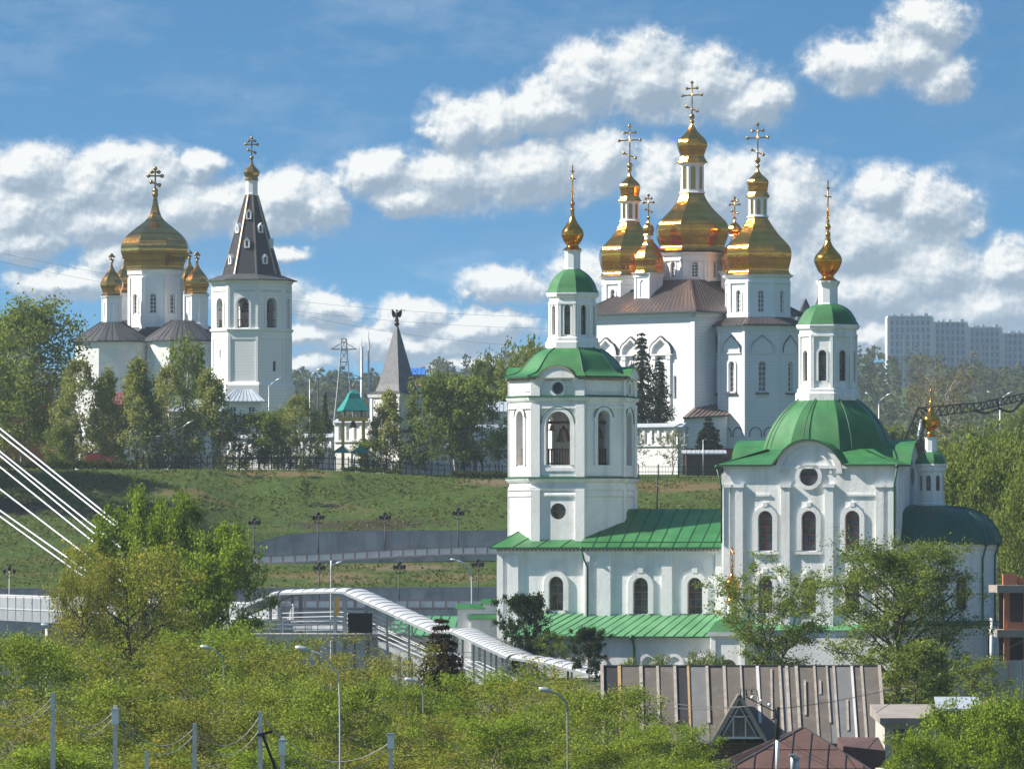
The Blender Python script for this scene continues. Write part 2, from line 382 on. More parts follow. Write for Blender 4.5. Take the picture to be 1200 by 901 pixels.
def offset_poly(c, off):
    n = len(c); out = []
    if abs(off) < 1e-9: return [(p[0], p[1]) for p in c]
    for i in range(n):
        a, b, d = Vector(c[i-1][:2]), Vector(c[i][:2]), Vector(c[(i+1) % n][:2])
        t1 = (b-a).normalized(); t2 = (d-b).normalized()
        n1 = Vector((t1.y, -t1.x)); n2 = Vector((t2.y, -t2.x)); bis = n1+n2
        bis = bis/max(.15, (1+n1.dot(n2))); out.append((b.x+bis.x*off, b.y+bis.y*off))
    return out
def cr(pts, k=5):
    """rounded profile through points (Catmull-Rom)"""
    out = []
    for i in range(len(pts)-1):
        p0 = pts[max(0, i-1)]; p1 = pts[i]; p2 = pts[i+1]; p3 = pts[min(len(pts)-1, i+2)]
        for j in range(k):
            t = j/k
            out.append(tuple(.5*((2*p1[q])+(-p0[q]+p2[q])*t+(2*p0[q]-5*p1[q]+4*p2[q]-p3[q])*t*t+(-p0[q]+3*p1[q]-3*p2[q]+p3[q])*t**3) for q in range(len(p1))))
    out.append(tuple(pts[-1])); return out
def prof(Y, pts, smooth=0):
    q = [(r*Y/FPX, WZ(y, Y)) for (r, y) in pts]
    if smooth:
        q = cr(q, smooth); q = [(max(0.0, a), b) for a, b in q]
    return q
class Fr:
    """a building's own axes: u along the front to the right, v away from the eye; a = bearing of the front from facing the eye"""
    def __init__(s, px, Y, a):
        s.a = R(a); s.o = Vector(((px-600)/FPX*Y, Y)); s.ux = Vector((cos(s.a), sin(s.a))); s.vx = Vector((-sin(s.a), cos(s.a)))
    def xy(s, u, v): q = s.o+s.ux*u+s.vx*v; return (q.x, q.y)
    def P(s, u, v, z): q = s.o+s.ux*u+s.vx*v; return Vector((q.x, q.y, z))
    def U(s, px, v):
        k = (px-600)/FPX; b = s.o+s.vx*v
        return (k*b.y-b.x)/(s.ux.x-k*s.ux.y)
    def Z(s, py, u, v): return WZ(py, s.xy(u, v)[1])
    def rect(s, u0, u1, v0, v1): return [s.xy(u0,v0), s.xy(u1,v0), s.xy(u1,v1), s.xy(u0,v1)]
    def ngon(s, u, v, apo, n=8, rot=0.0, card=None):
        """ccw plan of a regular n-gon with a face square to the front; card: half width of the four main faces"""
        if card is not None:
            q = [(-card,-apo),(card,-apo),(apo,-card),(apo,card),(card,apo),(-card,apo),(-apo,card),(-apo,-card)]
            return [s.xy(u+x, v+y) for x, y in q]
        r = apo/cos(pi/n)
        return [s.xy(u+r*cos(-pi/2+rot+2*pi*(k-.5)/n), v+r*sin(-pi/2+rot+2*pi*(k-.5)/n)) for k in range(n)]
def arch(sc, z, w, h, n=10, pointed=0.0):
    """hole: arched top. (centre along the wall, sill, width, whole height)"""
    r = w/2
    ss = [sc-r+w*(.5-.5*cos(pi*i/n)) for i in range(n+1)]
    return dict(s=ss, lo=[z]*len(ss), hi=[z+h-r+sqrt(max(0, r*r-(x-sc)**2))*(1+pointed) for x in ss])
def rnd(sc, z, r, n=14):
    ss = [sc-r*cos(pi*i/n) for i in range(n+1)]
    return dict(s=ss, lo=[z-sqrt(max(0, r*r-(x-sc)**2)) for x in ss], hi=[z+sqrt(max(0, r*r-(x-sc)**2)) for x in ss])
def rectw(sc, z, w, h): return dict(s=[sc-w/2, sc+w/2], lo=[z, z], hi=[z+h, z+h])
def outline(h):
    p = list(zip(h['s'], h['lo'])); q = list(zip(h['s'], h['hi']))
    pts = p+q[::-1]; out = []
    for a in pts:
        if not out or abs(a[0]-out[-1][0])+abs(a[1]-out[-1][1]) > 1e-5: out.append(a)
    if abs(out[0][0]-out[-1][0])+abs(out[0][1]-out[-1][1]) < 1e-5: out.pop()
    return out
def planemap(p0, p1):
    p0 = Vector(p0[:2]); p1 = Vector(p1[:2]); t = (p1-p0); L = t.length; t = t/L; n = Vector((t.y, -t.x))
    f = lambda s, z, d=0.0: Vector((p0.x+t.x*s-n.x*d, p0.y+t.y*s-n.y*d, z))
    f.L = L; return f
def panel(mb, P, s0, s1, z0, z1, holes=(), depth=.35, m=0, mr=None, top=None):
    """a wall face with openings and their reveals; top(s) shapes the upper edge"""
    T = top or (lambda s: z1); mr = m if mr is None else mr
    xs = {s0, s1}
    if top:
        for i in range(41): xs.add(s0+(s1-s0)*i/40)
    holes = sorted(holes, key=lambda h: h['s'][0])
    for h in holes: xs |= set(h['s'])
    xs = sorted(x for x in xs if s0-1e-9 <= x <= s1+1e-9)
    def inh(x):
        for h in holes:
            if h['s'][0]-1e-9 < x < h['s'][-1]+1e-9: return h
    def at(h, key, x):
        return float(np.interp(x, h['s'], h[key]))
    for a, b in zip(xs[:-1], xs[1:]):
        if b-a < 1e-7: continue
        h = inh((a+b)/2)
        if h is None: mb.add([P(a,z0), P(b,z0), P(b,T(b)), P(a,T(a))], [(0,1,2,3)], m)
        else:
            la, lb, ha, hb = at(h,'lo',a), at(h,'lo',b), at(h,'hi',a), at(h,'hi',b)
            mb.add([P(a,z0), P(b,z0), P(b,lb), P(a,la)], [(0,1,2,3)], m)
            mb.add([P(a,ha), P(b,hb), P(b,T(b)), P(a,T(a))], [(0,1,2,3)], m)
    for h in holes:
        o = outline(h); k = len(o)
        for i in range(k):
            a, b = o[i], o[(i+1) % k]
            mb.add([P(a[0],a[1]), P(b[0],b[1]), P(b[0],b[1],depth), P(a[0],a[1],depth)], [(3,2,1,0)], mr)
def surround(mb, P, h, bw, proj, m=0, sill=False, keystone=0):
    """raised band round an opening (open below the sill for arches)"""
    ss = h['s']; o = list(zip(ss, h['hi'])); sc = (ss[0]+ss[-1])/2; w = ss[-1]-ss[0]
    rnd_ = abs(h['lo'][0]-h['lo'][len(ss)//2]) > 1e-3
    if rnd_:
        inn = outline(h); zc = h['hi'][0]; r = w/2
        out = [(sc+(x-sc)*(r+bw)/r, zc+(z-zc)*(r+bw)/r) for x, z in inn]; inn = inn+[inn[0]]; out = out+[out[0]]
    else:
        zs = h['lo'][0]; zr = h['hi'][0]; r = w/2
        inn = [(ss[0], zs)]+o+[(ss[-1], zs)]
        out = [(ss[0]-bw, zs)]+[(sc+(x-sc)*(r+bw)/r, zr+(z-zr)*(r+bw)/r) for x, z in o]+[(ss[-1]+bw, zs)]
    for i in range(len(inn)-1):
        a, b, c, d = inn[i], inn[i+1], out[i+1], out[i]
        mb.add([P(a[0],a[1],-proj), P(b[0],b[1],-proj), P(c[0],c[1],-proj), P(d[0],d[1],-proj)], [(3,2,1,0)], m)
        mb.add([P(d[0],d[1],-proj), P(c[0],c[1],-proj), P(c[0],c[1],.02), P(d[0],d[1],.02)], [(3,2,1,0)], m)
        mb.add([P(a[0],a[1],-proj), P(b[0],b[1],-proj), P(b[0],b[1],.02), P(a[0],a[1],.02)], [(0,1,2,3)], m)
    if keystone and not rnd_:
        zt = h['hi'][len(ss)//2]+bw
        pbox(mb, P, sc-keystone/2, sc+keystone/2, zt-.05, zt+keystone*.8, proj+.03, m)
def pbox(mb, P, s0, s1, z0, z1, proj, m=0, d0=.02):
    mb.hexa([P(s0,z0,-proj), P(s1,z0,-proj), P(s1,z0,d0), P(s0,z0,d0), P(s0,z1,-proj), P(s1,z1,-proj), P(s1,z1,d0), P(s0,z1,d0)], m)
def window(P, h, parent, frame='window_brown', depth=.28, nx=2, nz=4, bar=.07, name='window', glass='glass_dark'):
    mb = MB(); o = outline(h)
    mb.poly([P(a[0],a[1],depth) for a in o], 1)
    ss = h['s']; sc = (ss[0]+ss[-1])/2; k = len(o)
    zc = sum(p[1] for p in o)/k
    for i in range(k):           # frame round the edge
        a, b = o[i], o[(i+1) % k]
        ia = (a[0]+(sc-a[0])*bar*1.6/max(.2, abs(a[0]-sc)+.2), a[1]+(zc-a[1])*.06); ib = (b[0]+(sc-b[0])*bar*1.6/max(.2, abs(b[0]-sc)+.2), b[1]+(zc-b[1])*.06)
        q = [P(a[0],a[1],depth-.06), P(b[0],b[1],depth-.06), P(ib[0],ib[1],depth-.06), P(ia[0],ia[1],depth-.06)]
        mb.add(q, [(0,1,2,3)], 0)
    zlo, zhi = min(h['lo']), max(h['hi'])
    for i in range(1, nx):
        x = ss[0]+(ss[-1]-ss[0])*i/nx
        lo = float(np.interp(x, ss, h['lo'])); hi = float(np.interp(x, ss, h['hi']))
        mb.hexa([P(x-bar/2,lo,depth-.07), P(x+bar/2,lo,depth-.07), P(x+bar/2,lo,depth+.02), P(x-bar/2,lo,depth+.02), P(x-bar/2,hi,depth-.07), P(x+bar/2,hi,depth-.07), P(x+bar/2,hi,depth+.02), P(x-bar/2,hi,depth+.02)], 0)
    for i in range(1, nz):
        z = zlo+(zhi-zlo)*i/nz
        xs = [x for x, l, t in zip(np.linspace(ss[0], ss[-1], 21), np.interp(np.linspace(ss[0], ss[-1], 21), ss, h['lo']), np.interp(np.linspace(ss[0], ss[-1], 21), ss, h['hi'])) if l <= z <= t]
        if len(xs) < 2: continue
        a, b = xs[0], xs[-1]
        mb.hexa([P(a,z-bar/2,depth-.065), P(b,z-bar/2,depth-.065), P(b,z-bar/2,depth+.02), P(a,z-bar/2,depth+.02), P(a,z+bar/2,depth-.065), P(b,z+bar/2,depth-.065), P(b,z+bar/2,depth+.02), P(a,z+bar/2,depth+.02)], 0)
    return mb.build(name, [frame, glass], parent)
def cross(mb, x, y, z0, h, ang, m=0, t=None, balls=True, arms=(.30, .15, .16)):
    """three-barred cross on a rod; ang = bearing of its arms"""
    t = t or h*.035; d = Vector((cos(ang), sin(ang), 0)); up = Vector((0,0,1)); p = Vector((x, y, z0))
    mb.tube([p, p+up*h], [t, t*.8], 6, m)
    for frac, half, tilt in ((.72, arms[0], 0), (.87, arms[1], 0), (.42, arms[2], .35)):
        a = p+up*h*frac; dv = d*h*half; tv = up*h*half*tilt
        mb.tube([a-dv+tv, a+dv-tv], t*.85, 5, m)
        if balls:
            mb.ball(a-dv+tv, t*1.9, m, 6); mb.ball(a+dv-tv, t*1.9, m, 6)
    if balls: mb.ball(p+up*h, t*2, m, 6); mb.ball(p+up*h*.14, t*2.6, m, 6)
def seams(mb, a0, a1, b0, b1, n, r=.035, m=0, ends=False):
    """standing seams between two edges of a roof slope"""
    a0, a1, b0, b1 = map(Vector, (a0, a1, b0, b1))
    for i in range(0 if ends else 1, n+1 if ends else n):
        t = i/n; mb.bar(a0.lerp(a1, t)+Vector((0,0,.015)), b0.lerp(b1, t)+Vector((0,0,.015)), r*1.6, r*2, m)

def quads_mesh(name, C, N, S, tone, mt, aspect=.62, rng=None, up=None):
    """many leaf faces: centres, normals, sizes, tone per leaf"""
    n = len(C); rng = rng or np.random.default_rng(1)
    t = rng.normal(size=(n, 3)); t -= (t*N).sum(1, keepdims=True)*N; t /= np.linalg.norm(t, axis=1, keepdims=True)+1e-9
    b = np.cross(N, t); S = S[:, None]
    v = np.stack([C-t*S*.5, C+b*S*aspect*.5, C+t*S*.5, C-b*S*aspect*.5], 1).reshape(-1, 3)
    me = bpy.data.meshes.new(name); me.vertices.add(4*n); me.loops.add(4*n); me.polygons.add(n)
    me.vertices.foreach_set('co', v.astype(np.float32).ravel()); me.loops.foreach_set('vertex_index', np.arange(4*n, dtype=np.int32))
    me.polygons.foreach_set('loop_start', np.arange(0, 4*n, 4, dtype=np.int32)); me.polygons.foreach_set('loop_total', np.full(n, 4, dtype=np.int32))
    at = me.attributes.new('tone', 'FLOAT', 'FACE'); at.data.foreach_set('value', np.clip(tone, 0, 1).astype(np.float32))
    me.materials.append(MATS[mt]); me.update(calc_edges=True); return me
# ================================================================== the near church: white walls, green roofs
def onion_cupola(parent, x, y, Y, flare, neck, bulge, tip, top, ang, gold='gold', n=8, rot=0.0, facet=True, spirebead=True, name='onion_dome', chains=None, bold=False):
    """gilt onion with its rod and cross. flare/neck/bulge = (radius px, row); tip, top = rows"""
    mb = MB()
    pts = [flare, (neck[0]*1.1, (flare[1]*.45+neck[1]*.55)), neck, ((neck[0]+bulge[0])*.5, neck[1]*.72+bulge[1]*.28), (bulge[0]*.97, neck[1]*.25+bulge[1]*.75), bulge, (bulge[0]*.90, bulge[1]*.82+tip[1]*.18), (bulge[0]*.62, bulge[1]*.60+tip[1]*.40), (bulge[0]*.34, bulge[1]*.36+tip[1]*.64), (bulge[0]*.18, bulge[1]*.12+tip[1]*.88), (bulge[0]*.10, tip[1]-2)]
    mb.lathe(x, y, prof(Y, pts, 4), n, rot, 0, facet)
    o = mb.build(name, gold, parent)
    mb = MB(); z0 = WZ(tip[1]-1, Y); H = WZ(top, Y)-z0
    cross(mb, x, y, z0, H, ang, t=.12 if bold else max(.045, H*.017), arms=(.26, .14, .16) if bold else (.2, .1, .1), balls=bold)
    if spirebead:
        mb.ball((x, y, z0+H*.05), bulge[0]*Y/FPX*.2, 0, 8); mb.ball((x, y, z0+H*.18), bulge[0]*Y/FPX*.22, 0, 8); mb.ball((x, y, z0+H*.3), bulge[0]*Y/FPX*.13, 0, 8)
    mb.build('cross', gold, o)
    if chains:
        mb = MB()
        for s in (-1, 1):
            mb.tube([(x+s*cos(ang+.6)*chains, y+s*sin(ang+.6)*chains, WZ(bulge[1]-4, Y)), (x, y, z0+H*.72)], .02, 4, 0)
        mb.build('stay_chain', 'old_gold', o)
    return o

def drum_faces(mbw, F, corners, z0, z1, holefn, root, depth=.35, frame=None, sides=None, win=True, nx=2, nz=4, bar=.06, pil=0.0, m=0, sur=0.0, sproj=.06):
    Ps = []
    for i in range(len(corners)):
        P = planemap(corners[i], corners[(i+1) % len(corners)]); Ps.append(P)
        hs = holefn(i, P.L) or []
        panel(mbw, P, 0, P.L, z0, z1, hs, depth, m)
        if pil:
            pbox(mbw, P, 0, pil, z0, z1, .10, m); pbox(mbw, P, P.L-pil, P.L, z0, z1, .10, m)
        for h in hs:
            if sur: surround(mbw, P, h, sur, sproj, m)
            if win and (sides is None or i in sides): window(P, h, root, frame or 'window_brown', depth*.8, nx, nz, bar)
    return Ps

def near_church():
    D = 520.0; F = Fr(975, D, -15); a = F.a
    root = thing('church', F.P(0, 0, 11.0), 'near white church with green roofs, octagonal belfry and one big green dome', 'church')
    zb = 10.5                                     # foot of the walls
    # ---- main block
    hv = 6.8; u0 = F.U(848, -hv); u1 = F.U(1048, -hv); uc = (u0+u1)/2
    ze = F.Z(545, uc, -hv)                        # eaves
    mb = MB(); plan = F.rect(u0, u1, -hv, hv)
    P = planemap(plan[0], plan[1]); L = P.L
    sx = lambda px: F.U(px, -hv)-u0
    zf = lambda py: F.Z(py, uc, -hv)
    win_px = (897, 948, 999)
    W_up = [arch(sx(p), zf(645), 1.12, 3.0) for p in win_px]
    W_lo = [arch(sx(p), zf(718), 1.12, 2.7) for p in win_px]
    oc = rnd(sx(948), zf(558), .72)
    c = sx(948); rr = 2.55; zc = ze-.75
    def gable(s):
        x = s-c
        return max(ze, zc+sqrt(max(0, rr*rr-x*x))) if abs(x) < rr else ze
    panel(mb, P, 0, L, zb, zf(655), W_lo, .4)
    panel(mb, P, 0, L, zf(655), zf(590), W_up, .4)
    panel(mb, P, 0, L, zf(590), ze, [oc], .4, top=gable)
    for k in (1, 2, 3):
        Q = planemap(plan[k], plan[(k+1) % 4])
        cc = Q.L/2
        gq = lambda s: max(ze, zc+sqrt(max(0, rr*rr-(s-cc)**2))) if abs(s-cc) < rr else ze
        panel(mb, Q, 0, Q.L, zb, zf(640), (), .3); panel(mb, Q, 0, Q.L, zf(640), ze, [rnd(cc, zf(558), .7)] if k == 1 else (), .4, top=gq)
        for s0, s1 in ((.0, .9), (1.5, 2.2), (Q.L-2.2, Q.L-1.5), (Q.L-.9, Q.L)): pbox(mb, Q, s0, s1, zb, ze-.6, .16)
        if k == 1: window(Q, rnd(cc, zf(558), .7), root, 'window_red', .3, 2, 2)
    # pilasters, string course, raised bands
    for p0, p1 in ((849, 856), (862, 871), (916, 926), (967, 977), (1027, 1036), (1041, 1048)):
        pbox(mb, P, max(0, sx(p0)), min(L, sx(p1)), zb, zf(569), .22); pbox(mb, P, max(0, sx(p0)-.1), min(L, sx(p1)+.1), zf(571), zf(567), .32)
    pbox(mb, P, 0, L, zf(549), ze, .14); 
    for s in range(24):       # band following the round gable
        t0, t1 = pi*s/24, pi*(s+1)/24
        for (r0, r1, pr) in ((rr-.42, rr+.03, .16), (rr-.95, rr-.78, .09)):
            q = [(c+r0*cos(t1), zc+.12+r0*sin(t1)), (c+r1*cos(t1), zc+.12+r1*sin(t1)), (c+r1*cos(t0), zc+.12+r1*sin(t0)), (c+r0*cos(t0), zc+.12+r0*sin(t0))]
            mb.hexa([P(*q[0],-pr), P(*q[3],-pr), P(*q[3],.02), P(*q[0],.02), P(*q[1],-pr), P(*q[2],-pr), P(*q[2],.02), P(*q[1],.02)])
    for h in W_up+W_lo: surround(mb, P, h, .36, .15, keystone=.34)
    for h in W_up: pbox(mb, P, h['s'][0]-.45, h['s'][-1]+.45, h['lo'][0]-.28, h['lo'][0]-.06, .2)
    surround(mb, P, oc, .30, .14)
    for px in (884, 1012):          # sunk panels over the side windows
        pbox(mb, P, sx(px)-1.2, sx(px)+1.2, zf(580)-.08, zf(580)+.08, .1); 
    body = mb.build('wall', 'plaster', root)
    for h in W_up+W_lo: window(P, h, body, 'window_red', .3, 2, 5)
    window(P, oc, body, 'window_red', .3, 2, 2)
    # ---- main roof: low skirt with a round gable on each side, then the big dome
    mb = MB(); ov = .42
    zr = F.Z(527, uc, 0)
    rp = lambda off, z: [(x, y, z) for x, y in offset_poly(plan, off)]
    rin = 4.9
    def skirt(k):
        Q = planemap(plan[k], plan[(k+1) % 4]); cc = Q.L/2; N = 30
        for i in range(N):
            s0, s1 = -ov+(Q.L+2*ov)*i/N, -ov+(Q.L+2*ov)*(i+1)/N
            def zt(s): return ze+.06+(max(0, zc+sqrt(max(0, (rr+.12)**2-(s-cc)**2))-ze) if abs(s-cc) < rr+.12 else 0)
            def inner(s):   # towards the dome's foot
                x = cc+(s-cc)*.62; return Q(x, zr, hv*.42)
            mb.add([Q(s0, zt(s0), -ov), Q(s1, zt(s1), -ov), inner(s1), inner(s0)], [(0,1,2,3)], 0)
            mb.add([Q(s0, zt(s0)-.14, -ov), Q(s1, zt(s1)-.14, -ov), Q(s1, zt(s1), -ov), Q(s0, zt(s0), -ov)], [(0,1,2,3)], 1)
            mb.add([Q(s0, zt(s0)-.14, -ov), Q(s0, zt(s0)-.14, .05), Q(s1, zt(s1)-.14, .05), Q(s1, zt(s1)-.14, -ov)], [(0,1,2,3)], 2)
            # barrel of the gable runs back to the dome
            if abs((s0+s1)/2-cc) < rr+.1:
                mb.add([Q(s0, zt(s0), -ov), Q(s1, zt(s1), -ov), Q(s1, zt(s1), 3.2), Q(s0, zt(s0), 3.2)], [(0,1,2,3)], 0)
    for k in range(4): skirt(k)
    mb.build('roof', ['green_roof', 'green_trim', 'brick_inside'], body)
    cx, cy = F.xy(uc, 0); Yc = cy
    mb = MB()
    dp = prof(Yc, [(79, 537), (78, 530), (75, 518), (69, 504), (60, 490), (50, 479), (38, 469), (33, 467)], 4)
    mb.lathe(cx, cy, dp, 8, a, 0, True)
    for k in range(16):              # seams of the sheet metal
        an = a-pi/2+2*pi*(k-.5)/16; rs = 1.0 if (k % 2) == 0 else cos(pi/8)
        mb.tube([(cx+r*rs*cos(an), cy+r*rs*sin(an), z+.02) for r, z in dp[::3]], .045, 4, 1, cap=False)
    mb.build('dome', ['green_roof', 'green_trim'], root)
    # ---- dome lantern
    def lantern(px, y_base, y_plinth, y_top, Rb, win, wy0, wy1, fr, nm='lantern', rows=None):
        x, y = cx_, cy_
        G = Fr(px, y, -15); G.o = Vector((x, y))
        apo = Rb*y/FPX*cos(pi/8)
        z0, zp, z1 = WZ(y_base, y), WZ(y_plinth, y), WZ(y_top, y)
        co = G.ngon(0, 0, apo); m_ = MB()
        m_.ringprof(co, [(.32, z0-.25), (.32, z0+.35), (.20, z0+.45), (.20, zp-.1), (0, zp)])
        wz = WZ(wy1, y)
        hs = lambda i, L: [arch(L/2, wz, win, WZ(wy0, y)-wz)]
        o = None
        Ps = [planemap(co[i], co[(i+1) % 8]) for i in range(8)]
        for i in range(8):
            panel(m_, Ps[i], 0, Ps[i].L, zp, z1, hs(i, Ps[i].L), .3)
            surround(m_, Ps[i], hs(i, Ps[i].L)[0], .14, .06)
            pbox(m_, Ps[i], 0, .2, zp, z1-.7, .1); pbox(m_, Ps[i], Ps[i].L-.2, Ps[i].L, zp, z1-.7, .1)
        hc = (z1-zp)
        m_.ringprof(co, [(0, z1-.95), (.12, z1-.9), (.12, z1-.75), (.03, z1-.72), (.03, z1-.4), (.2, z1-.3), (.26, z1-.12), (.26, z1)])
        o = m_.build(nm, 'plaster', root)
        for i in range(8): window(Ps[i], hs(i, Ps[i].L)[0], o, fr, .22, 1, 5, .05)
        return o, co
    cx_, cy_ = cx, cy
    lan, co = lantern(975, 467, 455, 381, 33.5, .62, 411, 447, 'window_brown')
    mb = MB(); mb.lathe(cx, cy, prof(cy, [(36.5, 381.5), (36.5, 380), (34.5, 377), (31, 370), (25, 362.5), (16, 357.5), (10, 356.5)], 3), 8, a, 0, True)
    mb.lathe(cx, cy, prof(cy, [(36.4, 381.3), (30, 381.8)]), 8, a, 1, True)
    mb.build('cap_roof', ['green_roof', 'green_trim'], lan)
    mb = MB(); mb.lathe(cx, cy, prof(cy, [(12.5, 358), (11.5, 355), (11.5, 337), (13, 334), (14.5, 331), (14.5, 329.5)]), 8, a, 0, True, sm=False)
    mb.build('neck', 'trim_white', lan)
    onion_cupola(lan, cx, cy, cy, (14, 330), (7, 323), (16.5, 304), (2.5, 279), 212, a+pi/2-.05, facet=False, n=16, chains=.75)
    # ---- nave (low, between belfry and main block)
    nv = 5.3; tx = 671
    ut = F.U(tx, 0)                                # belfry axis
    un0 = F.U(684, -nv); zn = F.Z(641, un0, -nv)
    mb = MB(); p0, p1 = F.xy(un0, -nv), F.xy(u0, -nv); PN = planemap(p0, p1); sN = lambda px: F.U(px, -nv)-un0
    zN = lambda py: F.Z(py, (un0+u0)/2, -nv)
    hN = [arch(sN(751), zN(719), 1.18, 2.75), arch(sN(814.5), zN(719), 1.18, 2.75)]
    panel(mb, PN, 0, PN.L, zb, zn, hN, .4)
    for q0, q1 in ((686, 692), (700, 716), (776, 788), (839, 847)): pbox(mb, PN, max(0, sN(q0)), min(PN.L, sN(q1)), zb, zn-.5, .22)
    pbox(mb, PN, 0, PN.L, zn-.55, zn-.32, .2); pbox(mb, PN, 0, PN.L, zn-.32, zn-.05, .32)
    for h in hN: surround(mb, PN, h, .4, .17, keystone=.4)
    for px in (751, 814.5):         # sunk tablet
        s = sN(px)
        for d_ in ((s-.68, s+.68, zN(662), zN(662)+.08), (s-.68, s+.68, zN(668), zN(668)+.08), (s-.68, s-.6, zN(668), zN(662)), (s+.6, s+.68, zN(668), zN(662))): pbox(mb, PN, *d_, .05)
    QN = planemap(F.xy(u0, nv), F.xy(un0, nv)); panel(mb, QN, 0, QN.L, zb, zn, (), .3)
    # narthex under the belfry
    xv = 4.95; ux0 = F.U(583, -xv); ux1 = un0; PX = planemap(F.xy(ux0, -xv), F.xy(ux1, -xv)); sX = lambda px: F.U(px, -xv)-ux0
    zX = lambda py: F.Z(py, (ux0+ux1)/2, -xv)
    hX = [arch(sX(652), zX(715), 1.15, 2.6)]
    panel(mb, PX, 0, PX.L, zb, zn, hX, .4)
    for q0, q1 in ((583, 590), (595, 608)): pbox(mb, PX, max(0, sX(q0)), sX(q1), zb, zn-.5, .2)
    pbox(mb, PX, 0, PX.L, zn-.55, zn-.32, .2); pbox(mb, PX, 0, PX.L, zn-.32, zn-.05, .32)
    surround(mb, PX, hX[0], .4, .17)
    s = sX(652)
    for d_ in ((s-.68, s+.68, zX(660), zX(660)+.08), (s-.68, s+.68, zX(666), zX(666)+.08), (s-.68, s-.6, zX(666), zX(660)), (s+.6, s+.68, zX(666), zX(660))): pbox(mb, PX, *d_, .05)
    WX = planemap(F.xy(ux0, xv), F.xy(ux0, -xv)); panel(mb, WX, 0, WX.L, zb, zn, (), .3)
    EX = planemap(F.xy(ux1, -xv), F.xy(ux1, -nv)); 
    SX = planemap(F.xy(ux1, xv), F.xy(ux0, xv)); panel(mb, SX, 0, SX.L, zb, zn, (), .3)
    mb.fbox(F, ux1-.02, ux1+.3, -nv, -xv+.05, zb, zn)
    nave = mb.build('nave_wall', 'plaster', root)
    for h in hN: window(PN, h, nave, 'window_brown', .3, 2, 5)
    window(PX, hX[0], nave, 'window_brown', .3, 2, 4)
    # nave roof
    mb = MB(); o_ = .62; zrid = F.Z(596, u0, 0)
    a0, a1 = F.P(un0-.2, -nv-o_, zn), F.P(u0-.01, -nv-o_, zn); r0, r1 = F.P(un0-.2, 0, zrid), F.P(u0-.01, 0, zrid)
    b0, b1 = F.P(un0-.2, nv+o_, zn), F.P(u0-.01, nv+o_, zn)
    dz = Vector((0, 0, .12))
    mb.add([a0, a1, r1, r0], [(0,1,2,3)], 0); mb.add([r0, r1, b1, b0], [(0,1,2,3)], 0)
    mb.add([a0-dz, a1-dz, a1, a0], [(0,1,2,3)], 1); mb.add([a0-dz, F.P(un0, -nv, zn-.12), F.P(u0, -nv, zn-.12), a1-dz], [(0,1,2,3)], 2)
    mb.add([a0, r0, b0], [(0,1,2)], 0)
    seams(mb, a0, a1, r0, r1, 11, .03, 1); mb.bar(a0.lerp(r0, .12)+dz*.2, a1.lerp(r1, .12)+dz*.2, .06, .1, 1)
    # narthex roof: hipped skirt to the belfry
    q = [F.P(ux0-.45, -xv-o_, zn), F.P(ux1+.1, -xv-o_, zn), F.P(ux1+.1, xv+o_, zn), F.P(ux0-.45, xv+o_, zn)]
    zt = F.Z(622, ut, 0); q2 = [F.P(ut-3.4, -3.0, zt), F.P(ut+3.4, -3.0, zt), F.P(ut+3.4, 3.0, zt), F.P(ut-3.4, 3.0, zt)]
    for k in range(4):
        k2 = (k+1) % 4; mb.add([q[k], q[k2], q2[k2], q2[k]], [(0,1,2,3)], 0)
        mb.add([q[k]-dz, q[k2]-dz, q[k2], q[k]], [(0,1,2,3)], 1)
    mb.add([p-dz for p in q], [(3,2,1,0)], 2)
    seams(mb, q[0], q[1], q2[0], q2[1], 4, .03, 1); mb.bar(q[0], q2[0], .08, .08, 1)
    # brick teeth under the eaves
    for Pm in (PX, PN):
        n = int(Pm.L/.3)
        for i in range(n): pbox(mb, Pm, i*.3+.06, i*.3+.2, zn-.14-.16, zn-.13, .42, 2)
    mb.build('nave_roof', ['green_roof', 'green_trim', 'brick_inside'], nave)
    # ---- belfry
    tX, tY = F.xy(ut, 0); rho = 4.42; G = Fr(tx, tY, -15); G.o = Vector((tX, tY))
    co = G.ngon(0, 0, rho, card=2.12)
    zt_ = lambda py: WZ(py, tY-3.5)
    mb = MB()
    zl0, zl1, zl2 = zn-.2, zt_(560), zt_(465)
    ze2 = zt_(441)
    Ps = [planemap(co[i], co[(i+1) % 8]) for i in range(8)]
    roundw = rnd(Ps[0].L/2, zt_(599), .62)
    for i in range(8):
        card = i % 2 == 0; Lq = Ps[i].L
        panel(mb, Ps[i], 0, Lq, zl0, zl1, [roundw] if i == 0 else (), .4)
        w = 1.92 if card else 1.05
        hb = arch(Lq/2, zt_(545), w, zt_(482 if card else 481)-zt_(545), 12)
        panel(mb, Ps[i], 0, Lq, zl1, zl2, [hb], .75, 0, 2)
        surround(mb, Ps[i], hb, .34 if card else .28, .1)
        # narrow green drip over each arch
        rr2 = w/2+(.36 if card else .3); zc2 = hb['hi'][0]
        pts = [Ps[i](Lq/2-rr2*cos(pi*t/14), zc2+rr2*sin(pi*t/14), -.12) for t in range(15)]
        mb.tube(pts, .045, 4, 1, False)
        if card:
            for s0, s1 in ((0, .72), (Lq-.72, Lq)):
                pbox(mb, Ps[i], s0, s1, zl0, zl1-.9, .2); pbox(mb, Ps[i], s0, s1, zl1+.0, zl2-.55, .18); pbox(mb, Ps[i], s0, s1, zl2+.05, ze2-.25, .18)
            pbox(mb, Ps[i], .9, Lq-.9, zt_(552), zt_(548), .07)
            c3 = Lq/2; r3 = 1.55; z3 = ze2-.9
            tp = lambda s: max(ze2, z3+sqrt(max(0, r3*r3-(s-c3)**2))) if abs(s-c3) < r3 else ze2
            h3 = rnd(c3, zt_(455), .46)
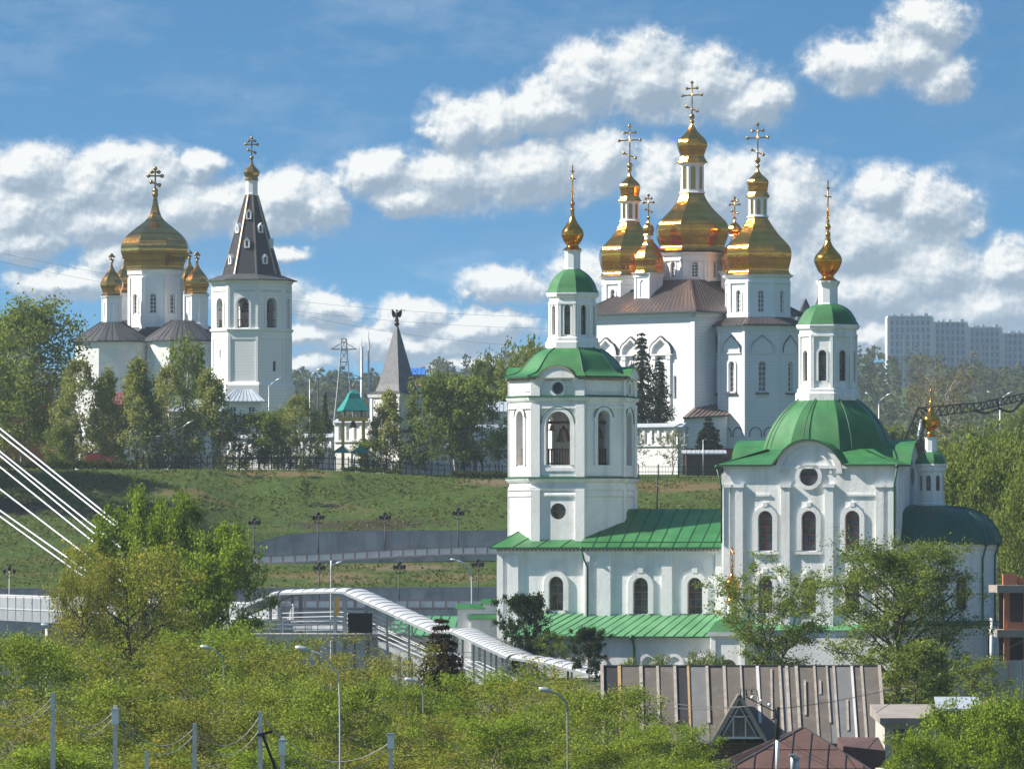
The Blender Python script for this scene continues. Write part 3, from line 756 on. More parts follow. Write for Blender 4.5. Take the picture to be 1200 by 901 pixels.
            panel(mb, Ps[i], 0, Lq, zl2, ze2, [h3], .45, 0, top=tp); surround(mb, Ps[i], h3, .2, .12)
            for t in range(18):
                t0, t1 = pi*t/18, pi*(t+1)/18
                q = [(c3+(r3-.28)*cos(t1), z3+(r3-.28)*sin(t1)), (c3+r3*cos(t1), z3+r3*sin(t1)), (c3+r3*cos(t0), z3+r3*sin(t0)), (c3+(r3-.28)*cos(t0), z3+(r3-.28)*sin(t0))]
                if min(p[1] for p in q) < zl2+.2: continue
                mb.hexa([Ps[i](*q[0],-.14), Ps[i](*q[3],-.14), Ps[i](*q[3],.02), Ps[i](*q[0],.02), Ps[i](*q[1],-.14), Ps[i](*q[2],-.14), Ps[i](*q[2],.02), Ps[i](*q[1],.02)])
        else:
            panel(mb, Ps[i], 0, Lq, zl2, ze2, (), .3); pbox(mb, Ps[i], .2, Lq-.2, zt_(458)-.06, zt_(458)+.06, .06)
    for z, e in ((zl1, .34), (zl2, .30)):
        mb.ringprof(co, [(0, z-.95), (.14, z-.9), (.14, z-.7), (.04, z-.66), (.04, z-.38), (.2, z-.3), (e, z-.12), (e, z-.03)])
        mb.ringprof(co, [(e+.05, z-.04), (e+.05, z+.03), (-.02, z+.14)], 1)
    mb.ringprof(co, [(0, zt_(581)-.1), (.12, zt_(581)), (.12, zt_(581)+.14), (0, zt_(581)+.3)])
    # floor and ceiling of the bell chamber, so that light comes only through the arches
    mb.poly([(p[0], p[1], zl1+.35) for p in offset_poly(co, -.05)], 2); mb.poly([(p[0], p[1], zl2-.05) for p in offset_poly(co, -.05)], 2)
    bel = mb.build('bell_tower', ['plaster', 'green_trim', 'grey_whitewash'], root)
    window(Ps[0], roundw, bel, 'window_brown', .25, 2, 2)
    window(Ps[0], rnd(Ps[0].L/2, zt_(455), .46), bel, 'window_brown', .35, 1, 1)
    for i in (0, 1, 2, 7, 6):             # balustrade in each bell arch
        m_ = MB(); Lq = Ps[i].L; w = 1.92 if i % 2 == 0 else 1.05; z0 = zt_(545)
        n = 9 if i % 2 == 0 else 5
        for k in range(n):
            s = Lq/2-w/2+w*(k+.5)/n; m_.hexa([Ps[i](s-.05,z0,.42), Ps[i](s+.05,z0,.42), Ps[i](s+.05,z0,.52), Ps[i](s-.05,z0,.52), Ps[i](s-.05,z0+1.25,.42), Ps[i](s+.05,z0+1.25,.42), Ps[i](s+.05,z0+1.25,.52), Ps[i](s-.05,z0+1.25,.52)])
        for zz in (z0+.12, z0+1.2): m_.bar(Ps[i](Lq/2-w/2, zz, .47), Ps[i](Lq/2+w/2, zz, .47), .14, .12)
        m_.build('balustrade', 'wood_rust' if i in (7,) else 'wood_dark', bel)
        m_ = MB(); zz = zt_(495); m_.bar(Ps[i](Lq/2-w/2, zz, .6), Ps[i](Lq/2+w/2, zz, .6), .2, .22); m_.build('bell_beam', 'wood_dark', bel)
    # belfry roof: eight curved facets, small round gables on the main sides
    mb = MB(); zz = lambda py: WZ(py, tY)
    ringb = offset_poly(co, .42); n = 8
    prof_r = cr([(1.0, ze2+.02), (.84, zz(438.6)), (.765, zz(435)), (.68, zz(427)), (.57, zz(417)), (.46, zz(411)), (.35, zz(406.8))], 4)
    for i in range(8):
        k2 = (i+1) % 8; vs = []
        for f, z in prof_r:
            for q in (ringb[i], ringb[k2]): vs.append((tX+(q[0]-tX)*f, tY+(q[1]-tY)*f, z))
        mb.add(vs, [(2*j, 2*j+1, 2*j+3, 2*j+2) for j in range(len(prof_r)-1)], 0, True)
        mb.tube([(tX+(ringb[i][0]-tX)*f, tY+(ringb[i][1]-tY)*f, z+.02) for f, z in prof_r[::3]], .05, 4, 1, cap=False)
        mb.add([(ringb[i][0], ringb[i][1], ze2-.12), (ringb[k2][0], ringb[k2][1], ze2-.12), (ringb[k2][0], ringb[k2][1], ze2+.02), (ringb[i][0], ringb[i][1], ze2+.02)], [(0,1,2,3)], 1)
        qi = offset_poly(co, .0)
        mb.add([(qi[i][0], qi[i][1], ze2-.12), (qi[k2][0], qi[k2][1], ze2-.12), (ringb[k2][0], ringb[k2][1], ze2-.12), (ringb[i][0], ringb[i][1], ze2-.12)], [(0,1,2,3)], 2)
        if i % 2 == 0:
            Lq = Ps[i].L; c3 = Lq/2; r3 = 1.72; z3 = ze2-.92
            fan = [(c3+(r3-.06)*cos(pi*t/20), z3+(r3-.06)*sin(pi*t/20)) for t in range(21)]; fan = [(s_, max(h_, ze2-.13)) for s_, h_ in fan]; hh_ = rnd(c3, zt_(455), .46)
            mb.poly([Ps[i](s_, h_, -.47) for s_, h_ in fan], 3)
            mb.add([Ps[i](fan[0][0], ze2-.13, -.47), Ps[i](fan[-1][0], ze2-.13, -.47), Ps[i](fan[-1][0], ze2-.3, 0), Ps[i](fan[0][0], ze2-.3, 0)], [(0,1,2,3)], 3)
            for t in range(20):
                t0, t1 = pi*t/20, pi*(t+1)/20
                s0, h0, s1, h1 = c3+r3*cos(t0), z3+r3*sin(t0), c3+r3*cos(t1), z3+r3*sin(t1)
                if max(h0, h1) < ze2-.05: continue
                mb.add([Ps[i](s0,h0,-.56), Ps[i](s1,h1,-.56), Ps[i](s1,h1,2.4), Ps[i](s0,h0,2.4)], [(0,1,2,3)], 0, True)
                mb.hexa([Ps[i](s0,h0-.14,-.55), Ps[i](s1,h1-.14,-.55), Ps[i](s1,h1-.14,-.4), Ps[i](s0,h0-.14,-.4), Ps[i](s0,h0-.01,-.55), Ps[i](s1,h1-.01,-.55), Ps[i](s1,h1-.01,-.4), Ps[i](s0,h0-.01,-.4)], 2)
    mb.ringprof(co, [(.03, ze2-.32), (.12, ze2-.3), (.12, ze2-.14)], 2)
    mb.build('belfry_roof', ['green_roof', 'green_trim', 'brick_inside', 'plaster'], bel)
    cx_, cy_ = tX, tY
    lan2, co2 = lantern(671, 407, 395, 343.5, 27, .50, 358, 393, 'window_brown', 'belfry_lantern')
    mb = MB(); mb.lathe(tX, tY, prof(tY, [(31, 344), (31, 342.6), (29, 339), (26, 331), (20, 323), (12, 317), (8, 315)], 3), 8, a, 0, True)
    mb.lathe(tX, tY, prof(tY, [(30.8, 343.8), (25, 344.2)]), 8, a, 1, True)
    mb.build('cap_roof', ['green_roof', 'green_trim'], lan2)
    mb = MB(); mb.lathe(tX, tY, prof(tY, [(9.8, 317), (9.2, 314), (9.2, 297), (10.5, 294), (10.5, 292.5)]), 8, a, 0, True, sm=False); mb.build('neck', 'trim_white', lan2)
    onion_cupola(lan2, tX, tY, tY, (11.5, 293), (7, 287), (13.3, 274), (2.2, 250), 194, a+pi/2-.05, facet=False, n=16, chains=.6)
    # ---- apse
    r_ = 4.75; ua = u1+1.65; cAx, cAy = F.xy(ua, 0); za = F.Z(636, ua, -r_)
    pl = [F.xy(u1, -r_), F.xy(ua, -r_)]+[F.xy(ua+r_*sin(t), -r_*cos(t)) for t in np.linspace(0, pi, 13)[1:-1]]+[F.xy(ua, r_), F.xy(u1, r_)]
    mb = MB(); haps = {}
    for i in range(len(pl)-1):
        Q = planemap(pl[i], pl[i+1]); hs = []
        midpx = 600+FPX*((pl[i][0]+pl[i+1][0])/2)/((pl[i][1]+pl[i+1][1])/2)
        if i == 3: 
            hs = [arch(Q.L/2, F.Z(714, ua, -r_), .95, 2.5)]; haps[i] = (Q, hs[0])
        panel(mb, Q, 0, Q.L, zb, za, hs, .35)
        if hs: surround(mb, Q, hs[0], .13, .1)
    closed = pl
    mb.ringprof(pl, [(0, za-.55), (.14, za-.5), (.14, za-.3), (.24, za-.2), (.24, za-.02)], 0, closed=False)
    z1a = F.Z(731, ua, -r_); mb.ringprof(pl, [(.55, zb), (.55, z1a-.12)], 2, closed=False); mb.ringprof(pl, [(.68, z1a-.14), (.68, z1a-.05), (0, z1a+.25)], 1, closed=False)
    ap = mb.build('apse', ['plaster', 'dark_green_roof', 'basement_plaster'], root)
    for Q, h in haps.values(): window(Q, h, ap, 'window_red', .25, 2, 4)
    mb = MB(); ztop = F.Z(592, ua, 0)
    pr = cr([(1.0, 0), (.97, .22), (.88, .52), (.72, .78), (.5, .93), (.22, 1.0), (0.0, 1.02)], 4)
    ringa = offset_poly(pl+[], .0)
    ctr = [Vector(F.xy(u1, 0)) if i in (0, len(pl)-1) else Vector((cAx, cAy)) for i in range(len(pl))]
    oa = [Vector(p)+(Vector(p)-c_).normalized()*.42 for p, c_ in zip(pl, ctr)]
    rows = [[c_.lerp(o__, f) for o__, c_ in zip(oa, ctr)] for f, h in pr]
    for j in range(len(pr)-1):
        for i in range(len(pl)-1):
            z_a, z_b = za+(ztop-za)*pr[j][1], za+(ztop-za)*pr[j+1][1]
            A, B, C_, D_ = rows[j][i], rows[j][i+1], rows[j+1][i+1], rows[j+1][i]
            mb.add([(A.x,A.y,z_a), (B.x,B.y,z_a), (C_.x,C_.y,z_b), (D_.x,D_.y,z_b)], [(0,1,2,3)], 0, True)
    for i in range(len(pl)-1):
        A, B = oa[i], oa[i+1]; mb.add([(A.x,A.y,za-.12), (B.x,B.y,za-.12), (B.x,B.y,za), (A.x,A.y,za)], [(0,1,2,3)], 1)
        mb.add([(A.x,A.y,za-.12), (B.x,B.y,za-.12), (pl[i+1][0],pl[i+1][1],za-.12), (pl[i][0],pl[i][1],za-.12)], [(0,1,2,3)], 2)
        for tt in (0, .5):
            mb.tube([(rows[j][i].lerp(rows[j][i+1], tt).x, rows[j][i].lerp(rows[j][i+1], tt).y, za+(ztop-za)*pr[j][1]+.02) for j in range(0, len(pr)-6, 3)], .035, 4, 1, cap=False)
    mb.build('apse_roof', ['dark_green_roof', 'green_trim', 'brick_inside'], ap)
    # turret on the apse
    xT, yT = F.xy(u1+1.5, -.4); GT = Fr(1096, yT, -15); GT.o = Vector((xT, yT))
    coT = GT.ngon(0, 0, .95); mb = MB(); zT0, zT1 = WZ(598, yT), WZ(544, yT)
    PT = [planemap(coT[i], coT[(i+1) % 8]) for i in range(8)]; zw = WZ(575, yT)
    for i in range(8): panel(mb, PT[i], 0, PT[i].L, zT0, zT1, [arch(PT[i].L/2, zw, .36, WZ(557, yT)-zw)], .2)
    mb.ringprof(coT, [(.0, zT1-.6), (.1, zT1-.5), (.1, zT1-.2), (.2, zT1-.1), (.2, zT1+.02)]); mb.ringprof(coT, [(.12, zT0), (.12, zT0+.5), (0, zT0+.6)])
    tu = mb.build('turret', 'plaster', root)
    for i in (0, 1, 2, 7): window(PT[i], arch(PT[i].L/2, zw, .36, WZ(557, yT)-zw), tu, 'window_brown', .15, 1, 1, .04)
    mb = MB(); mb.lathe(xT, yT, prof(yT, [(19, 544.5), (19, 543), (17.5, 538), (13, 532), (8.5, 529.5)], 3), 8, a, 0, True); mb.build('cap_roof', 'green_roof', tu)
    mb = MB(); mb.lathe(xT, yT, prof(yT, [(7.5, 530), (7, 528), (7, 515), (8.5, 512)]), 8, a, 0, True, sm=False); mb.build('neck', 'trim_white', tu)
    onion_cupola(tu, xT, yT, yT, (8.5, 512), (4.5, 504), (11, 492), (1.6, 476), 452, a+pi/2-.05, facet=False, n=14)
    # ---- basement storey with its lean-to roof
    bv = 8.7; ub0 = F.U(600, -bv); ub1 = F.U(868, -bv); zlo = F.Z(745, (ub0+ub1)/2, -bv); zhi = F.Z(719, 0, -nv)
    mb = MB(); PB = planemap(F.xy(ub0, -bv), F.xy(ub1, -bv)); panel(mb, PB, 0, PB.L, zb-2, zlo, (), .3)
    WB = planemap(F.xy(ub0, -xv), F.xy(ub0, -bv)); panel(mb, WB, 0, WB.L, zb-2, zlo, (), .3); EB = planemap(F.xy(ub1, -bv), F.xy(ub1, -hv)); panel(mb, EB, 0, EB.L, zb-2, zlo, (), .3)
    for px in (700, 760, 790, 822):
        s = F.U(px, -bv)-ub0; surround(mb, PB, arch(s, zb-1, 1.0, F.Z(770, 0, -bv)-zb+1), .25, .1)
    mb.fbox(F, ub1+.01, u1+.3, -hv-.62, -hv, zb-2, F.Z(738, 0, -hv))
    bs = mb.build('basement', 'basement_plaster', root)
    mb = MB(); A0, A1 = F.P(ub0-.4, -bv-.45, zlo), F.P(ub1+.3, -bv-.45, zlo); B0, B1 = F.P(ub0+1.2, -xv, zhi), F.P(ub1+.3, -nv+.05, zhi)
    mb.add([A0, A1, B1, B0], [(0,1,2,3)], 0); mb.add([A0-dz, A1-dz, A1, A0], [(0,1,2,3)], 1); mb.add([F.P(ub0-.4, -xv+.4, zlo), A0, B0, F.P(ub0+1.2, -xv+.4, zhi)], [(0,1,2,3)], 0)
    mb.add([A0-dz, F.P(ub0, -bv, zlo-.12), F.P(ub1, -bv, zlo-.12), A1-dz], [(0,1,2,3)], 1)
    n = 24
    for i in range(1, n):           # seams run slantwise across the sheet, as laid
        t0 = i/n; mb.bar(A0.lerp(A1, t0)+dz*.15, B0.lerp(B1, min(1, t0+.04))+dz*.15, .05, .06, 1)
    z7 = F.Z(738, 0, -hv); z8 = F.Z(731, 0, -hv)
    mb.add([F.P(ub1+.3, -hv-.8, z7), F.P(u1+.5, -hv-.8, z7), F.P(u1+.5, -hv+.05, z8), F.P(ub1+.3, -hv+.05, z8)], [(0,1,2,3)], 0)
    mb.build('lean_to_roof', ['pale_green_roof', 'green_trim'], bs)
    # ---- downpipes
    def pipe(pts, r=.075, mt='green_trim'):
        m_ = MB(); m_.tube(pts, r, 6); m_.ball(pts[0], r*2.2, 0, 6); m_.build('downpipe', mt, root)
    pipe([F.P(un0+.0, -nv-.6, zn-.1), F.P(un0+.1, -nv-.35, zn-.9), F.P(un0+.35, -nv-.25, zn-1.5), F.P(un0+.35, -nv-.25, F.Z(722, 0, -nv))])
    pipe([F.P(u0-.25, -nv-.5, zn-.1), F.P(u0-.25, -nv-.2, zn-.5), F.P(u0-.25, -nv-.2, F.Z(722, 0, -nv))])
    pipe([F.P(u0-.45, -hv-.4, ze-.1), F.P(u0-.1, -hv-.28, ze-1.6), F.P(u0-.1, -hv-.28, zn+.3)])
    pipe([F.P(u1+.3, -hv-.4, ze-.1), F.P(u1+.06, -hv-.25, ze-1.5), F.P(u1+.06, -hv-.25, F.Z(700, 0, -hv))])
    s = sin(1.42); pipe([F.P(ua+(r_+.45)*sin(1.42), -(r_+.45)*cos(1.42), za-.1), F.P(ua+(r_+.15)*sin(1.42), -(r_+.15)*cos(1.42), za-.9), F.P(ua+(r_+.15)*sin(1.42), -(r_+.15)*cos(1.42), zb)])
    pipe([F.P(ua+(r_+.5)*sin(1.05), -(r_+.5)*cos(1.05), za-.1), F.P(ua+(r_+.13)*sin(1.05), -(r_+.13)*cos(1.05), za-1.2), F.P(ua+(r_+.13)*sin(1.05), -(r_+.13)*cos(1.05), F.Z(732, ua, -4)), F.P(ua+(r_+.75)*sin(1.05), -(r_+.75)*cos(1.05), F.Z(740, ua, -4)), F.P(ua+(r_+.75)*sin(1.05), -(r_+.75)*cos(1.05), zb)])
    sb = F.U(742, -bv); pipe([F.P(sb, -bv-.4, zlo-.1), F.P(sb+.1, -bv-.12, zlo-.7), F.P(sb+.1, -bv-.12, zb-1)], .1)
    # ---- bells hang in the arches: things of their own
    def bell(i, dpt, off, r, ytop, lab):
        p = Ps[i](Ps[i].L/2+off, zt_(ytop), dpt)
        t = thing('bell', (p.x, p.y, p.z-r*1.9), lab, 'bell', 'bells in the near belfry')
        m_ = MB(); z = p.z
        m_.lathe(p.x, p.y, cr([(r*1.0, z-r*1.95), (r*.98, z-r*1.85), (r*.74, z-r*1.4), (r*.6, z-r*.9), (r*.54, z-r*.5), (r*.42, z-r*.36), (r*.02, z-r*.3)], 3), 16, 0, 0, False)
        m_.build('bell_body', 'bronze', t)
        m_ = MB(); m_.tube([(p.x, p.y, z), (p.x, p.y, z-r*.4)], r*.16, 6); m_.ball((p.x, p.y, z-r*1.9), r*.16); m_.build('clapper', 'iron', t)
    bell(0, 1.1, .15, .62, 499, 'largest bronze bell, hung in the widest arch of the near belfry')
    bell(1, .95, 0, .55, 497, 'dark bell in the narrow arch beside the widest arch of the near belfry')
    bell(0, .55, -.62, .26, 497, 'small dark bell beside the largest bell in the belfry')
    return F, dict(u0=u0, u1=u1, nv=nv, bv=bv, ut=ut, ua=ua, zlo=zlo)
FA, CH = near_church()
# ================================================================== the monastery on the bank
def kokoshnik(mb, P, sc, z, w, h, proj=.22, bw=.28, m=0, md=None):
    """ogee-headed raised band over a window"""
    pts = [(-.5, 0), (-.5, .18), (-.46, .42), (-.36, .62), (-.22, .74), (-.13, .86), (0, 1.0), (.13, .86), (.22, .74), (.36, .62), (.46, .42), (.5, .18), (.5, 0)]
    o = [(sc+x*w, z+y*h) for x, y in pts]; i_ = [(sc+x*(w-2*bw), z+y*(h-bw)) for x, y in pts]
    for k in range(len(o)-1):
        a, b, c, d = i_[k], i_[k+1], o[k+1], o[k]
        mb.hexa([P(a[0],a[1],-proj), P(b[0],b[1],-proj), P(b[0],b[1],.02), P(a[0],a[1],.02), P(d[0],d[1],-proj), P(c[0],c[1],-proj), P(c[0],c[1],.02), P(d[0],d[1],.02)], m)
        if md is not None:
            e = .06; mb.hexa([P(d[0],d[1]-.03,-proj-.06), P(c[0],c[1]-.03,-proj-.06), P(c[0],c[1]-.03,.02), P(d[0],d[1]-.03,.02), P(d[0],d[1]+e,-proj-.06), P(c[0],c[1]+e,-proj-.06), P(c[0],c[1]+e,.02), P(d[0],d[1]+e,.02)], md)
    pbox(mb, P, sc-w*.54, sc+w*.54, z-.16, z, proj, m)

def tall_window(mb, P, sc, z, w, h, root, frame='window_white', depth=.4, nx=2, nz=6):
    pass

def pear_dome(root, x, y, Y, rim, should, neckr, lant, small, tip, ball, top, rot, gold='gold', ang=0.0, lname='lantern'):
    """stacked baroque dome: flared rim, broad shoulder, long concave neck, open lantern, small onion, cross. (radius px, row) pairs"""
    mb = MB()
    pts = [rim, (rim[0]*.93, rim[1]-3), (rim[0]*.90, rim[1]*.75+should[1]*.25), (should[0]*.97, rim[1]*.45+should[1]*.55), (should[0]*1.0, rim[1]*.2+should[1]*.8), should, (should[0]*.93, should[1]*.82+neckr[1]*.18), (should[0]*.62, should[1]*.5+neckr[1]*.5), (should[0]*.43, should[1]*.25+neckr[1]*.75), neckr]
    mb.lathe(x, y, prof(Y, pts, 5), 8, rot, 0, True)
    mb.lathe(x, y, prof(Y, [(rim[0]*1.0, rim[1]), (rim[0]*.8, rim[1]+.5)]), 8, rot, 0, True)
    d = mb.build('gilded_dome', gold, root)
    # lantern
    G = Fr(600, Y, 0); G.o = Vector((x, y)); G.a = rot; G.ux = Vector((cos(rot), sin(rot))); G.vx = Vector((-sin(rot), cos(rot)))
    apo = lant[0]*Y/FPX*cos(pi/8); co = G.ngon(0, 0, apo); z0, z1 = WZ(neckr[1], Y), WZ(lant[1], Y); m_ = MB(); hh = []
    for i in range(8):
        P = planemap(co[i], co[(i+1) % 8]); w = P.L*.52; h = arch(P.L/2, z0+(z1-z0)*.10, w, (z1-z0)*.78); hh.append((P, h))
        panel(m_, P, 0, P.L, z0-.1, z1, [h], .18)
    m_.ringprof(co, [(.18, z0-.15), (.22, z0+.05), (0, z0+.16)]); m_.ringprof(co, [(0, z1-.3), (.16, z1-.2), (.25, z1-.02), (.25, z1+.05)])
    la = m_.build(lname, 'trim_white', d)
    m_ = MB()
    for P, h in hh:      # gilt lattice
        m_.poly([P(a[0], a[1], .12) for a in outline(h)], 0)
        for k in range(1, 5):
            zz = h['lo'][0]+(max(h['hi'])-h['lo'][0])*k/5; m_.bar(P(h['s'][0], zz, .1), P(h['s'][-1], zz, .1), .07, .07, 0)
    m_.build('lattice', 'old_gold', d)
    mb = MB(); sm, sb = small
    pts = [sm, (sm[0]*.80, sm[1]*.7+sb[1]*.3), (sm[0]*.80, sm[1]*.55+sb[1]*.45), (sb[0]*.95, sm[1]*.25+sb[1]*.75), sb, (sb[0]*.85, sb[1]*.72+tip*.28), (sb[0]*.45, sb[1]*.38+tip*.62), (sb[0]*.18, tip+1), (sb[0]*.07, tip-3)]
    mb.lathe(x, y, prof(Y, pts, 4), 8, rot, 0, True); mb.lathe(x, y, prof(Y, [(sm[0], sm[1]), (lant[0], sm[1]+1)]), 8, rot, 0, True)
    mb.build('gilded_cap', gold, d)
    mb = MB(); zc = WZ(tip, Y); H = WZ(top, Y)-zc
    cross(mb, x, y, zc-.3, H+.3, ang, t=.12, arms=(.27, .14, .15)); mb.ball((x, y, WZ(ball, Y)), .42, 0, 8)
    mb.build('cross', 'pale_gold', d)
    return d

def cathedral():
    Y0 = 960.0; F = Fr(811, Y0, -41); a = F.a; zb = 30.0
    root = thing('cathedral', F.P(0, 0, 30.5), 'tall white monastery cathedral with five big gilded pear domes and brown metal roofs', 'cathedral')
    hu, hv = 9.6, 11.0
    pl = F.rect(-hu, hu, -hv, hv); P0 = planemap(pl[0], pl[1]); P1 = planemap(pl[1], pl[2])
    zf = lambda py: F.Z(py, hu, -hv); ze = zf(364)
    sF = lambda px: F.U(px, -hv)+hu
    mb = MB()
    cols = (712, 741, 776)
    # tall niche windows on the sunlit side
    hw = [arch(sF(p), zf(485), 1.2, zf(425)-zf(485), 10) for p in cols]
    slit = rectw(sF(791), zf(467), .55, 3.2)
    panel(mb, P0, 0, P0.L, zb, zf(490), (), .4); panel(mb, P0, 0, P0.L, zf(490), ze, sorted(hw+[slit], key=lambda h: h['s'][0]), .5)
    for k in (1, 2, 3):
        Q = planemap(pl[k], pl[(k+1) % 4]); panel(mb, Q, 0, Q.L, zb, ze, (), .4)
    for h, p in zip(hw, cols):
        s = sF(p); kokoshnik(mb, P0, s, zf(414), 3.9, zf(393)-zf(414), .5, .42, 0, 1)
        for q in (-1.35, 1.35): pbox(mb, P0, s+q-.26, s+q+.26, zf(487), zf(415), .3); pbox(mb, P0, s+q-.38, s+q+.38, zf(420), zf(415), .42)
        pbox(mb, P0, s-1.9, s+1.9, zf(489), zf(486), .34); surround(mb, P0, h, .22, .16)
    for q in (.0, P0.L-.7): pbox(mb, P0, q, q+.7, zb, ze-.5, .12)
    for Q, L in ((P0, P0.L), (P1, P1.L)): pbox(mb, Q, 0, L, ze-.5, ze-.05, .25); pbox(mb, Q, 0, L, ze-.9, ze-.5, .12)
    wall = mb.build('wall', ['old_whitewash', 'slate_roof'], root)
    for h in hw: window(P0, h, wall, 'window_white', .42, 2, 8)
    window(P0, slit, wall, 'window_white', .35, 1, 3)
    # hipped roof with cross gables round the drum
    mb = MB(); e = 1.15; zt = F.Z(328, 0, -6)
    q = [F.P(-hu-e, -hv-e, ze), F.P(hu+e, -hv-e, ze), F.P(hu+e, hv+e, ze), F.P(-hu-e, hv+e, ze)]
    rr = 5.2; q2 = [F.P(-rr+1.2, -rr, zt), F.P(rr-1.2, -rr, zt), F.P(rr-1.2, rr, zt), F.P(-rr+1.2, rr, zt)]
    dz = Vector((0, 0, .22))
    for k in range(4):
        k2 = (k+1) % 4; mb.add([q[k], q[k2], q2[k2], q2[k]], [(0,1,2,3)], 0); mb.add([q[k]-dz, q[k2]-dz, q[k2], q[k]], [(0,1,2,3)], 1)
        seams(mb, q[k], q[k2], q2[k], q2[k2], 26, .035, 1); mb.bar(q[k], q2[k], .22, .16, 0)
    mb.add([p-dz for p in q], [(3,2,1,0)], 1)
    zg = zt+.9
    for (d0, d1) in (((0, -1), (1, 0)), ((1, 0), (0, 1))):       # low dormer gables on two sides
        pass
    mb.poly([p for p in q2], 0)
    mb.build('roof', ['brown_metal', 'slate_roof'], wall)
    # central drum
    def drum(name, u, v, Rpx, y0, y1, win=None, Yc=None, wsides=(0, 1, 2, 7)):
        x, y = F.xy(u, v); apo = Rpx*y/FPX*cos(pi/8); co = F.ngon(u, v, apo); z0, z1 = WZ(y0, y), WZ(y1, y); m_ = MB(); hh = []
        for i in range(8):
            P = planemap(co[i], co[(i+1) % 8]); hs = []
            if win: hs = [arch(P.L/2, WZ(win[1], y), win[2], WZ(win[0], y)-WZ(win[1], y))]; hh.append((i, P, hs[0]))
            panel(m_, P, 0, P.L, z0, z1, hs, .35)
            pbox(m_, P, 0, .42, z0, z1-1.2, .16); pbox(m_, P, P.L-.42, P.L, z0, z1-1.2, .16)
            pbox(m_, P, P.L/2-P.L*.3, P.L/2+P.L*.3, WZ(y1+9, y)-.1, WZ(y1+9, y)+.12, .22)
            if win: surround(m_, P, hs[0], .2, .1)
        m_.ringprof(co, [(0, z1-1.3), (.2, z1-1.2), (.2, z1-.9), (.08, z1-.85), (.08, z1-.45), (.4, z1-.3), (.6, z1)])
        m_.ringprof(co, [(.2, z0), (.2, z0+.7), (0, z0+.8)])
        d = m_.build(name, 'trim_white', root)
        for i, P, h in hh:
            if i in wsides: window(P, h, d, 'window_white', .28, 2, 5, .09)
        return x, y
    ang = a
    x, y = drum('central_drum', 0, 0, 37.5, 352, 297, (308, 326, .9))
    pear_dome(root, x, y, y, (44.5, 295), (44.5, 268), (14, 226), (14.5, 191), ((19, 191), (18.5, 169)), 148, 137, 97, a, 'gold', ang)
    # right (east) apse tower
    u_, v_ = F.U(888, -1.5), -1.5
    # place it against the east wall
    ue = hu+4.2; ve = (lambda: 0)()
    # solve v so that the axis falls on column 888
    lo, hi = -14, 14
    for _ in range(50):
        m = (lo+hi)/2; xx, yy = F.xy(ue, m)
        if 600+FPX*xx/yy < 888: lo = m
        else: hi = m
    ve = (lo+hi)/2
    ax, ay = F.xy(ue, ve); apo = 52*ay/FPX*cos(pi/8); co = F.ngon(ue, ve, apo); z1 = WZ(380, ay-5)
    mb = MB(); hh = []
    for i in range(8):
        P = planemap(co[i], co[(i+1) % 8]); zw = WZ(459, ay-5)
        h = arch(P.L/2, zw, 1.05, WZ(423, ay-5)-zw); hh.append((i, P, h))
        b = arch(P.L/2, WZ(502, ay-5), 1.9, 1.5)
        panel(mb, P, 0, P.L, zb, WZ(480, ay-5), (), .4); panel(mb, P, 0, P.L, WZ(480, ay-5), z1, [h], .45)
        surround(mb, P, h, .3, .14); kokoshnik(mb, P, P.L/2, WZ(413, ay-5), 3.1, WZ(393, ay-5)-WZ(413, ay-5), .16, .16, 0, 1)
        pbox(mb, P, P.L/2-.95, P.L/2+.95, zw-.35, zw-.15, .3, 1)
        pbox(mb, P, 0, .4, zb, z1-.5, .12); pbox(mb, P, P.L-.4, P.L, zb, z1-.5, .12)
        # blind arches low down
        surround(mb, P, arch(P.L/2-.9, WZ(512, ay-5), 1.5, 1.25), .12, .08, 1); surround(mb, P, arch(P.L/2+1.1, WZ(512, ay-5), 1.5, 1.25), .12, .08, 1)
    mb.ringprof(co, [(0, z1-1), (.15, z1-.9), (.15, z1-.5), (.3, z1-.3), (.3, z1)])
    apw = mb.build('apse', ['old_whitewash', 'slate_roof'], root)
    for i, P, h in hh:
        if i in (0, 1, 2, 7): window(P, h, apw, 'window_white', .36, 2, 6, .09)
    mb = MB(); zt2 = WZ(371.5, ay)
    mb.ringprof(co, [(.75, z1-.2), (.75, z1)], 1); mb.ringprof(co, [(.0, z1-.18), (.75, z1-.18)], 1)
    ro = offset_poly(co, .75); ri = offset_poly(co, -1.6)
    for k in range(8):
        k2 = (k+1) % 8; A, B, C_, D_ = (*ro[k], z1), (*ro[k2], z1), (*ri[k2], zt2), (*ri[k], zt2)
        mb.add([A, B, C_, D_], [(0,1,2,3)], 0); seams(mb, A, B, D_, C_, 8, .05, 1)
    mb.build('apse_roof', ['brown_metal', 'slate_roof'], apw)
    x, y = drum('east_drum', ue, ve, 38.5, 374, 323, (341, 367, .85))
    pear_dome(root, x, y, y, (42, 323.5), (41, 296), (11, 254), (11.5, 231), ((15, 231), (13.3, 214)), 200, 188, 146, a, 'gold', ang)
    # left (west) tower, behind the roof
    uw, vw = -hu+2.2, 0
    lo, hi = -20, 20
    for _ in range(50):
        m = (lo+hi)/2; xx, yy = F.xy(uw, m)
        if 600+FPX*xx/yy < 738: lo = m
        else: hi = m
    vw = (lo+hi)/2
    x, y = drum('west_drum', uw, vw, 33, 372, 324, (340, 366, .8))
    pear_dome(root, x, y, y, (38, 325), (37.5, 297), (10.8, 259), (11.2, 236), ((14.5, 236), (13, 219)), 205, 194, 148, a, 'gold', ang)
